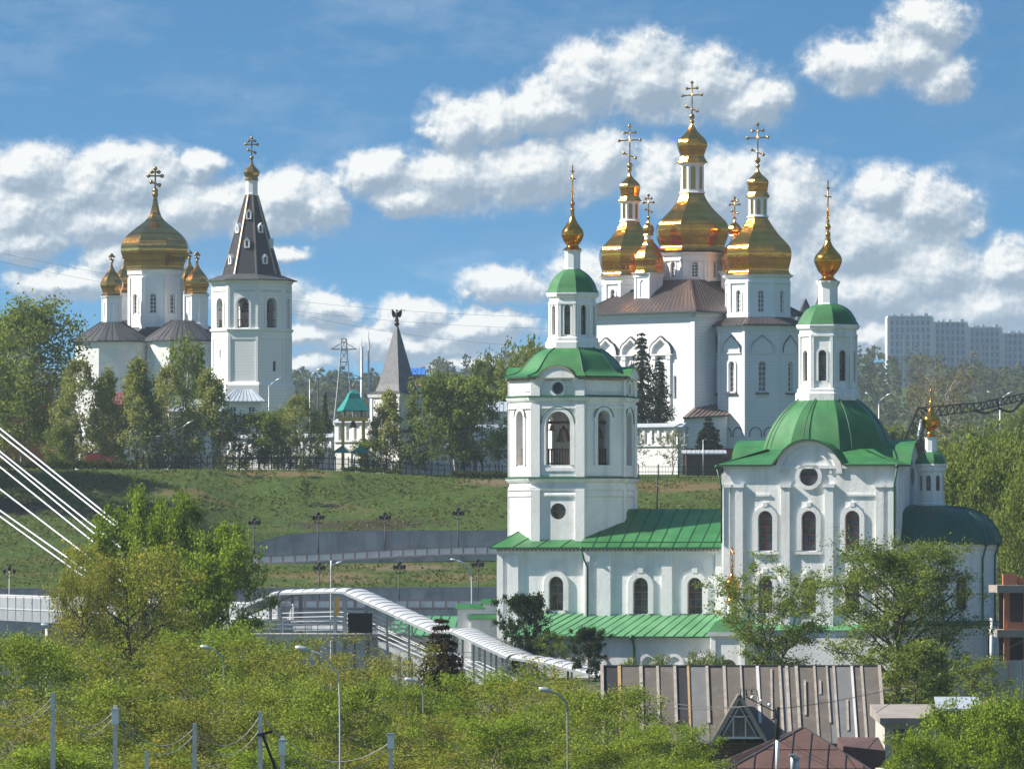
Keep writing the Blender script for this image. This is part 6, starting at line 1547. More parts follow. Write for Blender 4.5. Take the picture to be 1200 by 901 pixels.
def stairway():
    pts = [(278, 713, 549), (330, 690, 545), (340, 688, 544), (404, 686, 540), (418, 687, 539), (520, 733, 527), (546, 733, 523), (612, 763, 507), (652, 769, 504), (716, 785, 499)]
    pts = [W(*p) for p in pts]
    root = thing('covered_stairway', (pts[3].x, pts[3].y, 8), 'white vaulted stair canopy zigzagging down from the footbridge towards the near church', 'stairway')
    hw = 1.2
    for i, (a, b) in enumerate(zip(pts[:-1], pts[1:])):
        d = (b-a); dh = Vector((d.x, d.y, 0)).normalized(); n = Vector((dh.y, -dh.x, 0)); L = d.length; m = MB(); K = 8
        prev = None
        for s in range(2):
            pass
        arcp = [(hw*cos(pi*k/K), .34*sin(pi*k/K)) for k in range(K+1)]
        for k in range(K):
            o0, o1 = arcp[k], arcp[k+1]
            m.add([a+n*o0[0]+Vector((0,0,o0[1]-.5)), b+n*o0[0]+Vector((0,0,o0[1]-.5)), b+n*o1[0]+Vector((0,0,o1[1]-.5)), a+n*o1[0]+Vector((0,0,o1[1]-.5))], [(0,1,2,3)], 0, True)
        nr = max(1, int(L/1.0))
        for j in range(nr+1):
            c = a.lerp(b, j/nr); m.tube([c+n*o[0]*1.01+Vector((0,0,o[1]-.49)) for o in arcp], .035, 4, 1, False)
        for sg in (-1, 1): m.bar(a+n*hw*sg+Vector((0,0,-.5)), b+n*hw*sg+Vector((0,0,-.5)), .1, .18, 1)
        m.build('canopy', ['white_metal', 'steel_grey'], root)
        if i >= 0:      # flight below the canopy, with its rails
            f = MB(); lo = Vector((0, 0, -3.1))
            f.hexa([a+n*1.05+lo+Vector((0,0,-.4)), a-n*1.05+lo+Vector((0,0,-.4)), b-n*1.05+lo+Vector((0,0,-.4)), b+n*1.05+lo+Vector((0,0,-.4)), a+n*1.05+lo, a-n*1.05+lo, b-n*1.05+lo, b+n*1.05+lo]); f.build('flight', 'steel_grey', root)
            f = MB()
            for sg in (-1, 1):
                for z in (-2.05, -2.4, -2.75): f.bar(a+n*1.05*sg+Vector((0,0,z)), b+n*1.05*sg+Vector((0,0,z)), .06, .06)
            f.build('handrail', 'white_metal', root)
        npost = max(1, int(L/3.2))
        for j in range(npost+1):
            c = a.lerp(b, j/npost)
            for sg in (-1, 1):
                q = c+n*1.12*sg; f = MB(); f.bar((q.x, q.y, max(6.4, c.z-9.5)), (q.x, q.y, c.z-.45), .16, .16); f.build('post', 'steel_grey', root)
    # landing platform with louvred cabin
    f = MB(); c = W(390, 742, 538); z = c.z
    f.box((c.x-.6, c.y, z-.25), (13, 6, .5)); f.build('landing', 'concrete', root)
    f = MB()
    for yy in (-3, 3):
        for zz in (.35, .7, 1.05): f.bar((c.x-7, c.y+yy, z+zz), (c.x+5.8, c.y+yy, z+zz), .06, .06)
        for j in range(14): f.bar((c.x-7+12.8*j/13, c.y+yy, z), (c.x-7+12.8*j/13, c.y+yy, z+1.1), .06, .06)
    f.build('landing_rail', 'white_metal', root)
    f = MB(); q = W(422, 730, 534)
    for j in range(9): f.box((q.x-.9+j*.22, q.y-.05, q.z), (.11, .08, 1.6))
    f.box((q.x, q.y+.6, q.z), (1.9, 1.0, 1.55)); f.build('louvred_cabin', 'iron', root)
    for px in (300, 320, 345, 372, 440, 468):
        q = W(px, 760, 538); f = MB(); f.bar((q.x, q.y, 6.5), (q.x, q.y, z), .3, .3); f.build('pillar', 'concrete', root)
    f = MB(); q = W(395, 715, 534); f.box((q.x, q.y, q.z+.3), (.35, .3, 1.5)); f.build('notice_post', 'yellow_wood', root)
stairway()

# ================================================================== outbuildings by the near church
def green_outbuilding():
    Y = 546; root = thing('outbuilding', W(515, 780, Y), 'low white outbuilding with plain green roof left of the near church', 'outbuilding')
    x0, x1 = zpx(452, Y), zpx(590, Y); ze, zr = WZ(744, Y), WZ(722, Y); m = MB(); P = planemap((x0+.3, Y), (x1, Y-1.5))
    panel(m, P, 0, P.L, 9, ze, [rectw(P.L*.3, ze-1.6, .8, 1.1), rectw(P.L*.7, ze-1.6, .8, 1.1)], .25); m.add([(x0+.3, Y, 9), (x0+.3, Y+8, 9), (x0+.3, Y+8, ze), (x0+.3, Y+4, zr), (x0+.3, Y, ze)], [(0,1,2,3,4)])
    w = m.build('wall', 'basement_plaster', root)
    for k in (.3, .7): window(P, rectw(P.L*k, ze-1.6, .8, 1.1), w, 'window_white', .2, 2, 1)
    m = MB(); a0, a1, r0, r1 = Vector((x0-.2, Y-.6, ze)), Vector((x1, Y-2.1, ze)), Vector((x0+.8, Y+4, zr)), Vector((x1, Y+2.5, zr)); m.add([a0, a1, r1, r0], [(0,1,2,3)]); m.add([r0, r1, (x1, Y+7, ze), (x0-.2, Y+8.6, ze)], [(0,1,2,3)]); m.add([a0-Vector((0,0,.12)), a1-Vector((0,0,.12)), a1, a0], [(0,1,2,3)], 1); seams(m, a0, a1, r0, r1, 12, .03, 1); m.build('roof', ['pale_green_roof', 'green_trim'], root)
    # stepped gate pier
    Y2 = 540; root = thing('gate_wall', W(562, 760, Y2), 'stepped white gate wall with little green caps between outbuilding and near church', 'wall')
    for (p0, p1, yt) in ((536, 566, 713), (566, 594, 707), (552, 580, 725)):
        x0, x1 = zpx(p0, Y2), zpx(p1, Y2); zt = WZ(yt, Y2); k = -.5 if yt == 725 else 0
        m = MB(); m.box(((x0+x1)/2, Y2+.5+k, (zt+8)/2), (x1-x0-.02, .9, zt-8)); m.build('wall_face', 'plaster', root)
        m = MB(); c = [(x0-.2, Y2-.1+k), (x1+.2, Y2-.1+k), (x1+.2, Y2+1.1+k), (x0-.2, Y2+1.1+k)]; ym = Y2+.5+k
        m.hexa([(*c[0], zt), (*c[1], zt), (*c[2], zt), (*c[3], zt), (x0-.1, ym-.05, zt+.38), (x1+.1, ym-.05, zt+.38), (x1+.1, ym+.05, zt+.38), (x0-.1, ym+.05, zt+.38)]); m.build('cap', 'green_roof', root)
green_outbuilding()
def porch():
    F = FA; u = F.U(858, -10.2); v = -10.2; x, y = F.xy(u, v)
    root = thing('porch', (x, y, 10), 'small white porch with a thin gold onion, half hidden by the airy many-stemmed tree', 'porch')
    h = 1.3; c4 = F.rect(u-h, u+h, v-h, v+h); z1 = WZ(740, y); m = MB()
    for k in range(4):
        P = planemap(c4[k], c4[(k+1) % 4]); panel(m, P, 0, P.L, 8.5, z1, [arch(P.L/2, 9, 1.3, 3.2)] if k in (0, 1, 3) else (), .4); pbox(m, P, 0, .35, 8.5, z1, .1); pbox(m, P, P.L-.35, P.L, 8.5, z1, .1)
    m.ringprof(c4, [(0, z1-.4), (.2, z1-.3), (.25, z1)]); m.build('wall', 'plaster', root)
    m = MB(); m.lathe(x, y, [(2.15, z1), (1.5, z1+.75), (.45, WZ(722, y))], 4, F.a, 0, True, sm=False); m.build('roof', 'green_roof', root)
    m = MB(); m.lathe(x, y, prof(y, [(6, 723), (5.5, 721), (5.5, 709), (6.5, 706)]), 8, F.a, 0, True, sm=False); n = m.build('neck', 'trim_white', root)
    onion_cupola(n, x, y, y, (8.5, 706), (5, 698), (8.6, 683), (1.5, 669), 640, F.a+1.2, facet=False, n=14)
porch()

# ================================================================== near houses at the lower right
def felt_house():
    Y = 405; root = thing('house', W(870, 830, Y), 'old house under a long patched felt roof with battens, its triangular attic dormer facing us', 'house')
    x0, x1 = zpx(706, Y+4), zpx(1033, Y+4); zr, ze = WZ(781, Y+6), WZ(871, Y); yr, ye = Y+6.5, Y
    a0, a1, r0, r1 = Vector((x0, ye, ze)), Vector((x1, ye, ze)), Vector((x0, yr, zr)), Vector((x1, yr, zr)); nrm = (a1-a0).cross(r0-a0).normalized()
    cuts = [0, .062, .14, .20, .262, .31, .378, .44, .50, .56, .64, .665, .70, .765, .81, .835, .90, .935, 1.0]; kinds = {0: 'felt_roof', 1: 'felt_roof', 4: 'tar_patch', 14: 'felt_patch'}
    rng = random.Random(3); base = a0
    for i, (s, t) in enumerate(zip(cuts[:-1], cuts[1:])):
        m = MB(); lift = nrm*(.02+.03*(i % 2)+.015*rng.random()); e = nrm*-.06; ys = rng.uniform(-.02, .03)
        p = [a0.lerp(a1, s), a0.lerp(a1, t), r0.lerp(r1, t), r0.lerp(r1, s)]
        lo = [q+e for q in p]; hi = [q+lift for q in p]; m.hexa(lo+hi); m.build('felt_strip', kinds.get(i, 'felt_roof' if i % 5 else 'felt_patch') if i != 0 else 'tar_patch', root)
        if True:
            q0, q1 = p[0]+nrm*.09, p[3]+nrm*.09; m = MB(); m.bar(q0.lerp(q1, rng.choice((0, 0, .0, .25))), q1, rng.uniform(.1, .2), .06, 0, up=nrm); m.build('batten', rng.choice(('weathered_wood', 'weathered_wood', 'pale_concrete', 'weathered_wood')) if i not in (1, 5) else 'fresh_wood', root)
    for (s, f0, f1) in ((.72, .35, .8), (.60, .3, .95), (.87, .15, .55), (.775, .62, .8)):
        p, q = a0.lerp(a1, s).lerp(r0.lerp(r1, s+.01), f0)+nrm*.1, a0.lerp(a1, s).lerp(r0.lerp(r1, s+.01), f1)+nrm*.1; m = MB(); m.bar(p, q, .13, .05, 0, up=nrm); m.build('loose_board', 'weathered_wood', root)
    m = MB(); m.add([r0, r1, (x1, yr+6.5, ze), (x0, yr+6.5, ze)], [(0,1,2,3)]); m.bar(r0+Vector((0,0,.05)), r1+Vector((0,0,.05)), .25, .1); m.build('rear_slope', 'felt_roof', root)
    m = MB(); m.bar(a1+nrm*.05, r1+nrm*.05, .18, .2); m.bar(a0+nrm*.05, r0+nrm*.05, .18, .2); m.build('verge_board', 'weathered_wood', root)
    m = MB(); m.add([(x0+.4, ye+.5, 6.5), (x1-.4, ye+.5, 6.5), (x1-.4, ye+.5, ze), (x0+.4, ye+.5, ze)], [(0,1,2,3)])
    for xx in (x0+.4, x1-.4): m.add([(xx, ye+.5, 6.5), (xx, yr+6, 6.5), (xx, yr+6, ze), (xx, yr, zr-.1), (xx, ye+.5, ze)], [(0,1,2,3,4)])
    m.build('wall', 'log_wall', root)
    # A-shaped dormer
    Yd = ye-.8; xa, xb, xm = zpx(840, Yd), zpx(893, Yd), zpx(866, Yd); z0, z1 = WZ(864, Yd), WZ(818, Yd); P = planemap((xa, Yd), (xb, Yd)); L = P.L
    m = MB(); win = rectw(L/2, z0+.08, .62, 1.15)
    panel(m, P, .02, L-.02, z0, z0+.02, [win] and (), .1, top=lambda s: z0+max(.02, (z1-z0)*(1-abs(s-L/2)/(L/2))))
    d = m.build('dormer', 'glass_dark', root)
    m = MB()
    for sg in (0, L): m.bar(P(sg, z0, -.08), P(L/2, z1, -.08), .12, .1); m.bar(P(sg+(.34 if sg == 0 else -.34), z0+.1, -.05), P(L/2, z1-.45, -.05), .07, .06)
    for s in (L/2-.36, L/2+.36): m.bar(P(s, z0, -.06), P(s, z0+1.25, -.06), .1, .08)
    for z in (z0+.02, z0+1.25): m.bar(P(L/2-.4, z, -.06), P(L/2+.4, z, -.06), .1, .1)
    m.bar(P(0, z0, -.1), P(L, z0, -.1), .12, .12); m.bar(P(L/2-.6, z0+1.25, -.05), P(L/2+.6, z0+1.25, -.05), .06, .06)
    m.build('window_frame', 'cable_white', d)
    m = MB()
    for sg, e in ((0, -.35), (L, .35)):
        p, q = P(sg+e, z0-.5, -.35), P(L/2, z1+.12, -.35); b = Vector((0, 4.2, 0)); u = Vector((0, 0, .12))
        m.hexa([p, q, q+b, p+b, p+u, q+u, q+b+u, p+b+u])
    m.build('dormer_roof', 'felt_roof', d)
    m = MB(); p, q = P(-.35, z0-.5, -.38), P(L/2, z1+.12, -.38); m.bar(p+Vector((0,0,.06)), q+Vector((0,0,.06)), .1, .2); p = P(L+.35, z0-.5, -.38); m.bar(p+Vector((0,0,.06)), q+Vector((0,0,.06)), .1, .2); m.build('barge_board', 'weathered_wood', d)
felt_house()
def brown_house():
    Y = 370; root = thing('house', W(930, 900, Y), 'near house under a reddish brown hipped sheet metal roof in front of the felt roof', 'house')
    ap = W(941, 852, Y+5); l = W(812, 930, Y+1.5); r = W(1046, 930, Y+1.5); f = W(960, 960, Y-4.5); bk = W(935, 905, Y+13)
    c = [Vector((l.x, Y-4, 7.4+0)), Vector((r.x, Y-4, 7.4)), Vector((r.x, Y+13, 7.4)), Vector((l.x, Y+13, 7.4))]
    ze = WZ(922, Y-4); c = [Vector((p.x, p.y, ze)) for p in c]; a1 = Vector((ap.x, ap.y, ap.z)); a2 = Vector((ap.x, ap.y+2, ap.z))
    m = MB(); faces = ((c[0], c[1], a1, a1, 9), (c[1], c[2], a2, a1, 9), (c[2], c[3], a2, a2, 6), (c[3], c[0], a1, a2, 12))
    for i, (p, q, s, t, n) in enumerate(faces):
        m.add([p, q, s, t] if s != t else [p, q, s], [(0,1,2,3)] if s != t else [(0,1,2)], 1 if i == 3 else 0)
        N = 11
        for k in range(1, N):      # vertical seams of each slope, cut at the hips
            b = p.lerp(q, k/N); f_ = min(k/N/.5, (1-k/N)/.5) if s == t or True else 1; mid = (s+t)/2-(p+q)/2; e = b+mid*min(1, f_)*.98; m.bar(b+Vector((0,0,.03)), e+Vector((0,0,.03)), .05, .06, 2)
        if i == 0:
            for fz in (.3, .62): 
                b0, b1 = p.lerp(s, fz), q.lerp(s, fz); m.bar(b0+Vector((0,-.01,.02)), b1+Vector((0,-.01,.02)), .04, .03, 2)
    for p in c: m.bar(p, a1, .14, .1, 2)
    m.build('roof', ['rust_roof', 'brown_pale_roof', 'brown_metal'], root)
    m = MB(); m.box(((l.x+r.x)/2, Y+4.5, (6+ze)/2), (r.x-l.x-1, 16, ze-6)); m.build('wall', 'log_wall', root)
    m = MB(); q = W(1005, 872, Y+12); m.hexa([(zpx(985, Y+12), Y+9, q.z-1.2), (zpx(1034, Y+12), Y+9, q.z-1.2), (zpx(1034, Y+12), Y+16, q.z-1.0), (zpx(985, Y+12), Y+16, q.z-1.0), (zpx(985, Y+12), Y+9, q.z), (zpx(1034, Y+12), Y+9, q.z-.25), (zpx(1034, Y+12), Y+16, q.z+.3), (zpx(985, Y+12), Y+16, q.z+.3)]); m.build('lean_to', 'rust_roof', root)
    # vent stacks
    for px, h in ((929, .9), (934, .7)):
        q = W(px, 899, Y-1.6); m = MB(); m.tube([(q.x, q.y, q.z-.5), (q.x, q.y, q.z+h*.7)], .12, 8); m.box((q.x, q.y, q.z+h*.7+.06), (.4, .4, .1)); m.build('vent_stack', 'pale_tin', root)
    # service mast standing on the roof
    q = W(911, 893, Y-2); t = thing('service_mast', (q.x, q.y, q.z), 'black and white service mast with insulators rising from the brown roof', 'mast')
    m = MB(); z0, zm, z1 = q.z-.6, WZ(866, Y-2), WZ(828, Y-2); m.tube([(q.x, q.y, z0), (q.x, q.y, zm)], .1, 8, 1); m.tube([(q.x, q.y, zm), (q.x, q.y, z1)], .13, 8, 0); m.build('mast_tube', ['iron', 'porcelain'], t)
    m = MB(); m.bar((q.x-.15, q.y, z1-.25), (q.x-1.7, q.y, z1+.55), .06, .06); m.build('crossarm', 'iron', t)
    for k in range(3):
        m = MB(); m.ball((q.x-.45-.45*k, q.y, z1+.1+.21*k), .12, 0, 6); m.build('insulator', 'porcelain', t)
    m = MB()
    for k in range(3): m.tube([(q.x-1.0-.3*k, q.y, z1+.3+.1*k), (q.x-1.1-.3*k, q.y, z1+.9), (q.x-1.35-.3*k, q.y, z1+1.0), (q.x-1.4-.3*k, q.y, z1+.6)], .025, 5)
    m.build('hook', 'iron', t)
brown_house()
def right_side():
    # raw brick building at the right edge
    Y = 500; root = thing('brick_building', W(1195, 780, Y), 'unfinished red brick building with pale floor slabs at the right edge', 'building')
    x0 = zpx(1172, Y); x1 = x0+14; zs = [WZ(690, Y), WZ(742, Y)]
    for z in zs:
        m = MB(); m.box(((x0+x1)/2, Y+4, z), (x1-x0+.5, 9, .55)); m.build('floor_slab', 'slab_concrete', root)
    for (za, zb_) in ((WZ(739.5, Y), WZ(692, Y)), (9, WZ(745, Y))):
        for k in range(8):
            m = MB(); m.box((x0+.5+k*1.35+(.25 if k % 2 else 0), Y+.35, (za+zb_)/2), (.42 if k % 2 == 0 else .7, .6, zb_-za)); m.build('pillar', 'brick_red', root)
        m = MB(); m.box(((x0+x1)/2, Y+5, (za+zb_)/2), (x1-x0-.5, .3, zb_-za)); m.build('rear_wall', 'interior_shade', root)  # dark sheet painted as the shade between the pillars
    m = MB(); m.box(((x0+x1)/2+.2, Y+.1, WZ(735, Y)), (x1-x0-.6, .3, .8)); m.build('breast_wall', 'brick_red', root)
    m = MB(); m.box((x0+.9, Y+3, WZ(681, Y)), (1.0, 1.0, 1.1)); m.box((x0+3.5, Y+3, WZ(683, Y)), (4, .4, .8)); m.build('upstand', 'brick_red', root)
    # grey sheet fence
    Y = 470; root = thing('board_fence', W(1150, 800, Y), 'grey board fence in front of the brick building and apse', 'fence')
    x0 = zpx(1085, Y); n = 16; w = .95
    for i in range(n):
        m = MB(); m.box((x0+w*(i+.5), Y+.02*(i % 2), 11.2+.05*sin(i*2.1)), (w-.04, .08, 3.1)); m.build('board', 'weathered_wood' if i % 7 == 3 else 'concrete', root)
    # utility post in front of the apse
    x = zpx(1162, 478); t = thing('utility_pole', (x, 478, 10), 'pale concrete utility post standing before the apse corner', 'pole'); m = MB(); m.tube([(x, 478, 9), (x, 478, WZ(724, 478))], [.16, .12], 8); m.build('shaft', 'pole_concrete', t); m = MB(); m.bar((x-.6, 478, WZ(728, 478)), (x+.6, 478, WZ(728, 478)), .1, .1); m.build('crossarm', 'iron', t)
    # hut with pale hipped roof
    Y = 395; root = thing('hut', W(1165, 850, Y), 'small hut with pale weathered hipped roof among the bright bushes', 'hut')
    a = W(1163, 815, Y+2); x0, x1 = zpx(1138, Y), zpx(1190, Y); ze = WZ(838, Y); m = MB(); c = [Vector((x0, Y, ze)), Vector((x1, Y, ze)), Vector((x1, Y+4, ze)), Vector((x0, Y+4, ze))]
    for k in range(4): m.add([c[k], c[(k+1) % 4], a], [(0,1,2)])
    m.build('roof', 'brown_pale_roof', root); m = MB(); m.box(((x0+x1)/2, Y+2, (ze+8)/2), (x1-x0-.5, 3.5, ze-8)); m.build('wall', 'weathered_wood', root)
    # long tin shed roof between the bushes
    Y = 425; root = thing('shed', W(1120, 830, Y), 'low shed with light tin roof left of the pale roofed hut', 'shed'); x0, x1 = zpx(1098, Y), zpx(1150, Y); z0, z1 = WZ(832, Y), WZ(819, Y); m = MB(); m.hexa([(x0, Y, z0), (x1, Y, z0), (x1, Y+3, z1), (x0, Y+3, z1), (x0, Y, z0+.1), (x1, Y, z0+.1), (x1, Y+3, z1+.1), (x0, Y+3, z1+.1)]); m.build('roof', 'pale_tin', root); m = MB(); m.box(((x0+x1)/2, Y+1.8, (z0+8)/2), (x1-x0-.3, 2.2, z0-8)); m.build('wall', 'weathered_wood', root)
    # concrete slab roof of the garage
    Y = 392; root = thing('garage', W(1062, 850, Y), 'garage with flat pale concrete slab roof right of the felt roof', 'garage'); x0, x1 = zpx(1029, Y), zpx(1108, Y); zt = WZ(840, Y)
    m = MB(); m.hexa([(x0, Y-2, zt-.35), (x1, Y-2, zt-.35), (x1, Y+9, zt-.1), (x0, Y+9, zt-.1), (x0, Y-2, zt), (x1, Y-2, zt), (x1, Y+9, zt+.55), (x0, Y+9, zt+.55)]); m.build('roof_slab', 'slab_concrete', root); m = MB(); m.box(((x0+x1)/2, Y+3.5, (zt+7)/2-.3), (x1-x0-.6, 10, zt-7)); m.build('wall', 'retaining_concrete', root)
    m = MB(); m.box(((x0+x1)/2-.6, Y-1.56, zt-1.6), (1.1, .12, 1.9)); m.build('door', 'log_wall', root)
right_side()

# ================================================================== lamps, poles, wires
def street_lamp(px, py, pole_px, pole_bottom, Y, label, r=.07, mt='white_metal', arm_drop=None):
    """cobra-head lamp: head at (px, py), curved arm to a pole at pole_px"""
    h = W(px, py, Y); xb = zpx(pole_px, Y); zb = WZ(pole_bottom, Y) if pole_bottom else float(terr(xb, Y)); t = thing('street_lamp', (xb, Y, zb), label, 'street lamp')
    dx = xb-h.x; m = MB(); pts = cr([(h.x+dx*.08, Y, h.z), (h.x+dx*.45, Y, h.z-abs(dx)*.12), (h.x+dx*.85, Y, h.z-abs(dx)*.55), (xb, Y, h.z-abs(dx)*1.35), (xb, Y, zb)], 4); m.tube(pts, r, 7); m.build('pole', mt, t)
    m = MB(); sg = 1 if dx > 0 else -1; L = .55; d = Vector((-sg, 0, .28)).normalized(); a = Vector((h.x+dx*.12, Y, h.z)); m.tube([a, a+d*L*.3, a+d*L*.75, a+d*L], [.06, .11, .10, .04], 8); m.build('lamp_head', 'pale_tin', t)
street_lamp(357, 762, 398, None, 268, 'tall lamp on a thin pole standing amid the bottom trees, third from left', .035)
street_lamp(643, 810, 665, None, 296, 'lamp with curved arm over the bottom centre trees', .04, 'steel_grey')
street_lamp(485, 798, 496, None, 345, 'lamp head poking from the trees below the dark reddish spruce', .035, 'steel_grey')
street_lamp(245, 760, 262, None, 350, 'lamp head poking from the trees below the budding oaks', .035, 'steel_grey')
street_lamp(56, 734, 80, None, 395, 'lamp head at the left in front of the bridge parapet', .05, 'steel_grey')
street_lamp(395, 660, 388, None, 600, 'lamp just above the top of the covered stairway', .07)
street_lamp(533, 657, 553, None, 560, 'lamp with long curved arm beside the near church narthex', .08)
def lantern_post(px, top, bottom, Y, label, group='lantern posts along the riverside roads', n=4, mt='iron'):
    x = zpx(px, Y); zb = WZ(bottom, Y); zt = WZ(top, Y); t = thing('lantern_post', (x, Y, zb), label, 'lamp post', group); m = MB(); m.tube([(x, Y, zb), (x, Y, zb+1), (x, Y, zt-.2)], [.14, .09, .06], 6); m.build('post', mt, t)
    for k in range(n):
        a = 2*pi*k/n+.4; m = MB(); q = Vector((x+.62*cos(a), Y+.62*sin(a), zt-.55)); m.tube([(x, Y, zt-.9), (x+.4*cos(a), Y+.4*sin(a), zt-.95), q], .035, 5, 0); m.lathe(q.x, q.y, [(.02, q.z), (.15, q.z+.08), (.22, q.z+.42), (.26, q.z+.45), (.02, q.z+.62)], 6, 0, 0, False); m.build('lantern', 'iron', t)
    m = MB(); m.lathe(x, Y, [(.02, zt-.2), (.16, zt-.1), (.24, zt+.26), (.27, zt+.3), (.02, zt+.5)], 6, 0, 0, False); m.build('lantern', 'iron', t)
for px, tp, lab in ((298, 610, 'lantern post at the low left end of the upper road wall'), (373, 604, 'lantern post on the upper road, above the top of the stairway'), (451, 604, 'lantern post on the upper road, midway along the concrete wall'), (537, 599, 'lantern post on the upper road, nearest to the near belfry')):
    lantern_post(px, tp, 651, 846.5, lab)
for px, tp, lab in ((374, 663, 'lantern post on the lower road just over the flat canopy'), (468, 662, 'lantern post on the lower road, middle of the slope'), (560, 659, 'lantern post on the lower road, nearest to the near church')):
    lantern_post(px, tp, 712, 816, lab)
lantern_post(11, 667, 712, 816, 'pale lamp column on the lower road at the left edge', n=2, mt='pale_concrete')
def small_pole(px, top, bottom, Y, label, name='lamp_post', double=False, r=.08, mt='iron', arm=1.0):
    x = zpx(px, Y); zb, zt = WZ(bottom, Y), WZ(top, Y); t = thing(name, (x, Y, zb), label, 'lamp post' if name == 'lamp_post' else 'pole'); m = MB(); m.tube([(x, Y, zb-1), (x, Y, zt)], [r, r*.7], 6); m.build('post', mt, t)
    if name == 'lamp_post':
        for sg in ((-1, 1) if double else (1,)):
            m = MB(); a = Vector((x, Y, zt-.1)); m.tube([a, a+Vector((sg*.5*arm, 0, .5*arm)), a+Vector((sg*arm, 0, .8*arm))], .05, 5, 0); m.tube([a+Vector((sg*arm*.9, 0, .75*arm)), a+Vector((sg*(arm+.8), 0, .75*arm+.45))], [.13, .1], 6, 0); m.build('lamp_arm', 'pale_tin', t)
small_pole(1030, 470, 548, 940, 'white double armed lamp post beside the big green dome', double=True, mt='pale_tin', r=.12, arm=1.1)
small_pole(1172, 468, 545, 990, 'white double armed lamp post behind the crane boom', double=True, mt='pale_tin', r=.12, arm=1.1)
small_pole(315, 452, 548, 905, 'pale lamp post with one arm right of the far bell tower', mt='pale_tin', r=.08)
small_pole(373, 446, 548, 900, 'dark pole left of the little dark spruce', 'utility_pole', r=.12, mt='iron')
small_pole(363, 440, 548, 925, 'pale double armed lamp post in front of the far hills', double=True, mt='pale_tin', r=.08)
small_pole(391, 500, 550, 890, 'thin dark pole before the monastery wall at the bell stand', 'utility_pole', r=.07, mt='iron')
small_pole(214, 500, 546, 889, 'dark lamp post behind the iron fence between the birches', r=.06, arm=.6)
small_pole(565, 480, 552, 898, 'dark pole standing amid the broad leafy trees by the near belfry', 'utility_pole', r=.1, mt='iron')
small_pole(770, 560, 592, 700, 'dark post on the bank between belfry and green dome', 'utility_pole', r=.1, mt='iron')
small_pole(824, 515, 556, 885, 'thin grey post in front of the kiosk under the cathedral', 'utility_pole', r=.07, mt='pale_tin')

POLES = [(62, 811, 250, 'leftmost of the concrete line poles along the bottom', 0), (135, 826, 252, 'concrete line pole second from the left along the bottom, white box on top', 1), (228, 847, 254, 'concrete line pole third from the left along the bottom', 0), (305, 833, 256, 'concrete line pole fourth from the left, dark crossarm near its top', 2), (331, 862, 254, 'short concrete pole with white box close beside a crossarm pole', 1), (458, 864, 256, 'concrete pole with white glass lantern at the bottom, left of centre', 3), (172, 880, 258, 'lowest stub of concrete pole, between second and third tall poles', 0)]
ptop = []
for px, top, Y, lab, kind in POLES:
    x = zpx(px, Y); zt = WZ(top, Y); z0 = float(terr(x, Y)); t = thing('line_pole', (x, Y, z0), lab, 'pole'); w = .09
    m = MB(); m.hexa([(x-w*1.3, Y-w*1.3, z0), (x+w*1.3, Y-w*1.3, z0), (x+w*1.3, Y+w*1.3, z0), (x-w*1.3, Y+w*1.3, z0), (x-w*.8, Y-w*.8, zt), (x+w*.8, Y-w*.8, zt), (x+w*.8, Y+w*.8, zt), (x-w*.8, Y+w*.8, zt)]); m.build('shaft', 'pole_concrete', t)
    if kind in (1, 3):
        m = MB(); m.box((x, Y-.1, zt-.15-.3*(kind == 1)), (.26, .2, .5)); m.build('lamp_box' if kind == 3 else 'junction_box', 'porcelain', t)
        m = MB(); m.box((x, Y-.1, zt+.14-.3*(kind == 1)), (.32, .28, .07)); m.build('lid', 'pale_tin', t)
    if kind == 2:
        m = MB(); m.bar((x-.1, Y-.15, zt-.9), (x+.45, Y-.15, zt-.75), .1, .1); m.bar((x+.1, Y-.1, zt-.9), (x+.75, Y-.1, zt-2.6), .1, .1); m.build('crossarm', 'iron', t)
    ptop.append(Vector((x, Y, zt-.15)))
def wire(a, b, sag, label, r=.018, name='wire', mt='wire_pale', n=14, group='sagging wires between the concrete poles'):
    a, b = Vector(a), Vector(b); m = MB(); m.tube([a.lerp(b, i/n)-Vector((0, 0, sag*4*(i/n)*(1-i/n))) for i in range(n+1)], r, 5, 0, True, False); t = m.build(name, mt, None, a); tagit(t, label, 'wire', group); return t
L0 = W(-40, 806, 248); 
sw = 'thin pale wire sagging between concrete poles in front of the bottom trees'
for (a, b, sg) in ((L0, ptop[0], 1.05), (L0-Vector((0, 0, .3)), ptop[0]-Vector((0, 0, .25)), .95), (ptop[0], ptop[1], .85), (ptop[0]-Vector((0, 0, .25)), ptop[1]-Vector((0, 0, .2)), .95), (ptop[1], ptop[2], 1.0), (ptop[1]-Vector((0, 0, .2)), ptop[2]-Vector((0, 0, .25)), 1.1), (ptop[2], ptop[3], .9), (ptop[2]-Vector((0, 0, .25)), ptop[3]-Vector((0, 0, .5)), .9), (ptop[3], ptop[5], 1.2), (ptop[3]-Vector((0, 0, .6)), ptop[5]-Vector((0, 0, .2)), 1.2)):
    wire(a, b, sg, sw)
def sky_wire(x0, y0, x1, y1, Y, lab, sag=3.0): wire(W(x0, y0, Y), W(x1, y1, Y+40), sag, lab, .02, 'power_line', 'wire', 24, 'power lines across the sky')
sky_wire(-30, 290, 700, 372, 1150, 'thin dark power line slanting across the sky and behind the near belfry'); sky_wire(-30, 300, 700, 386, 1150, 'thin dark power line slanting across the sky and behind the near belfry'); sky_wire(200, 330, 720, 408, 1160, 'thin dark power line slanting across the sky and behind the near belfry')
mast = W(911, 830, 368)
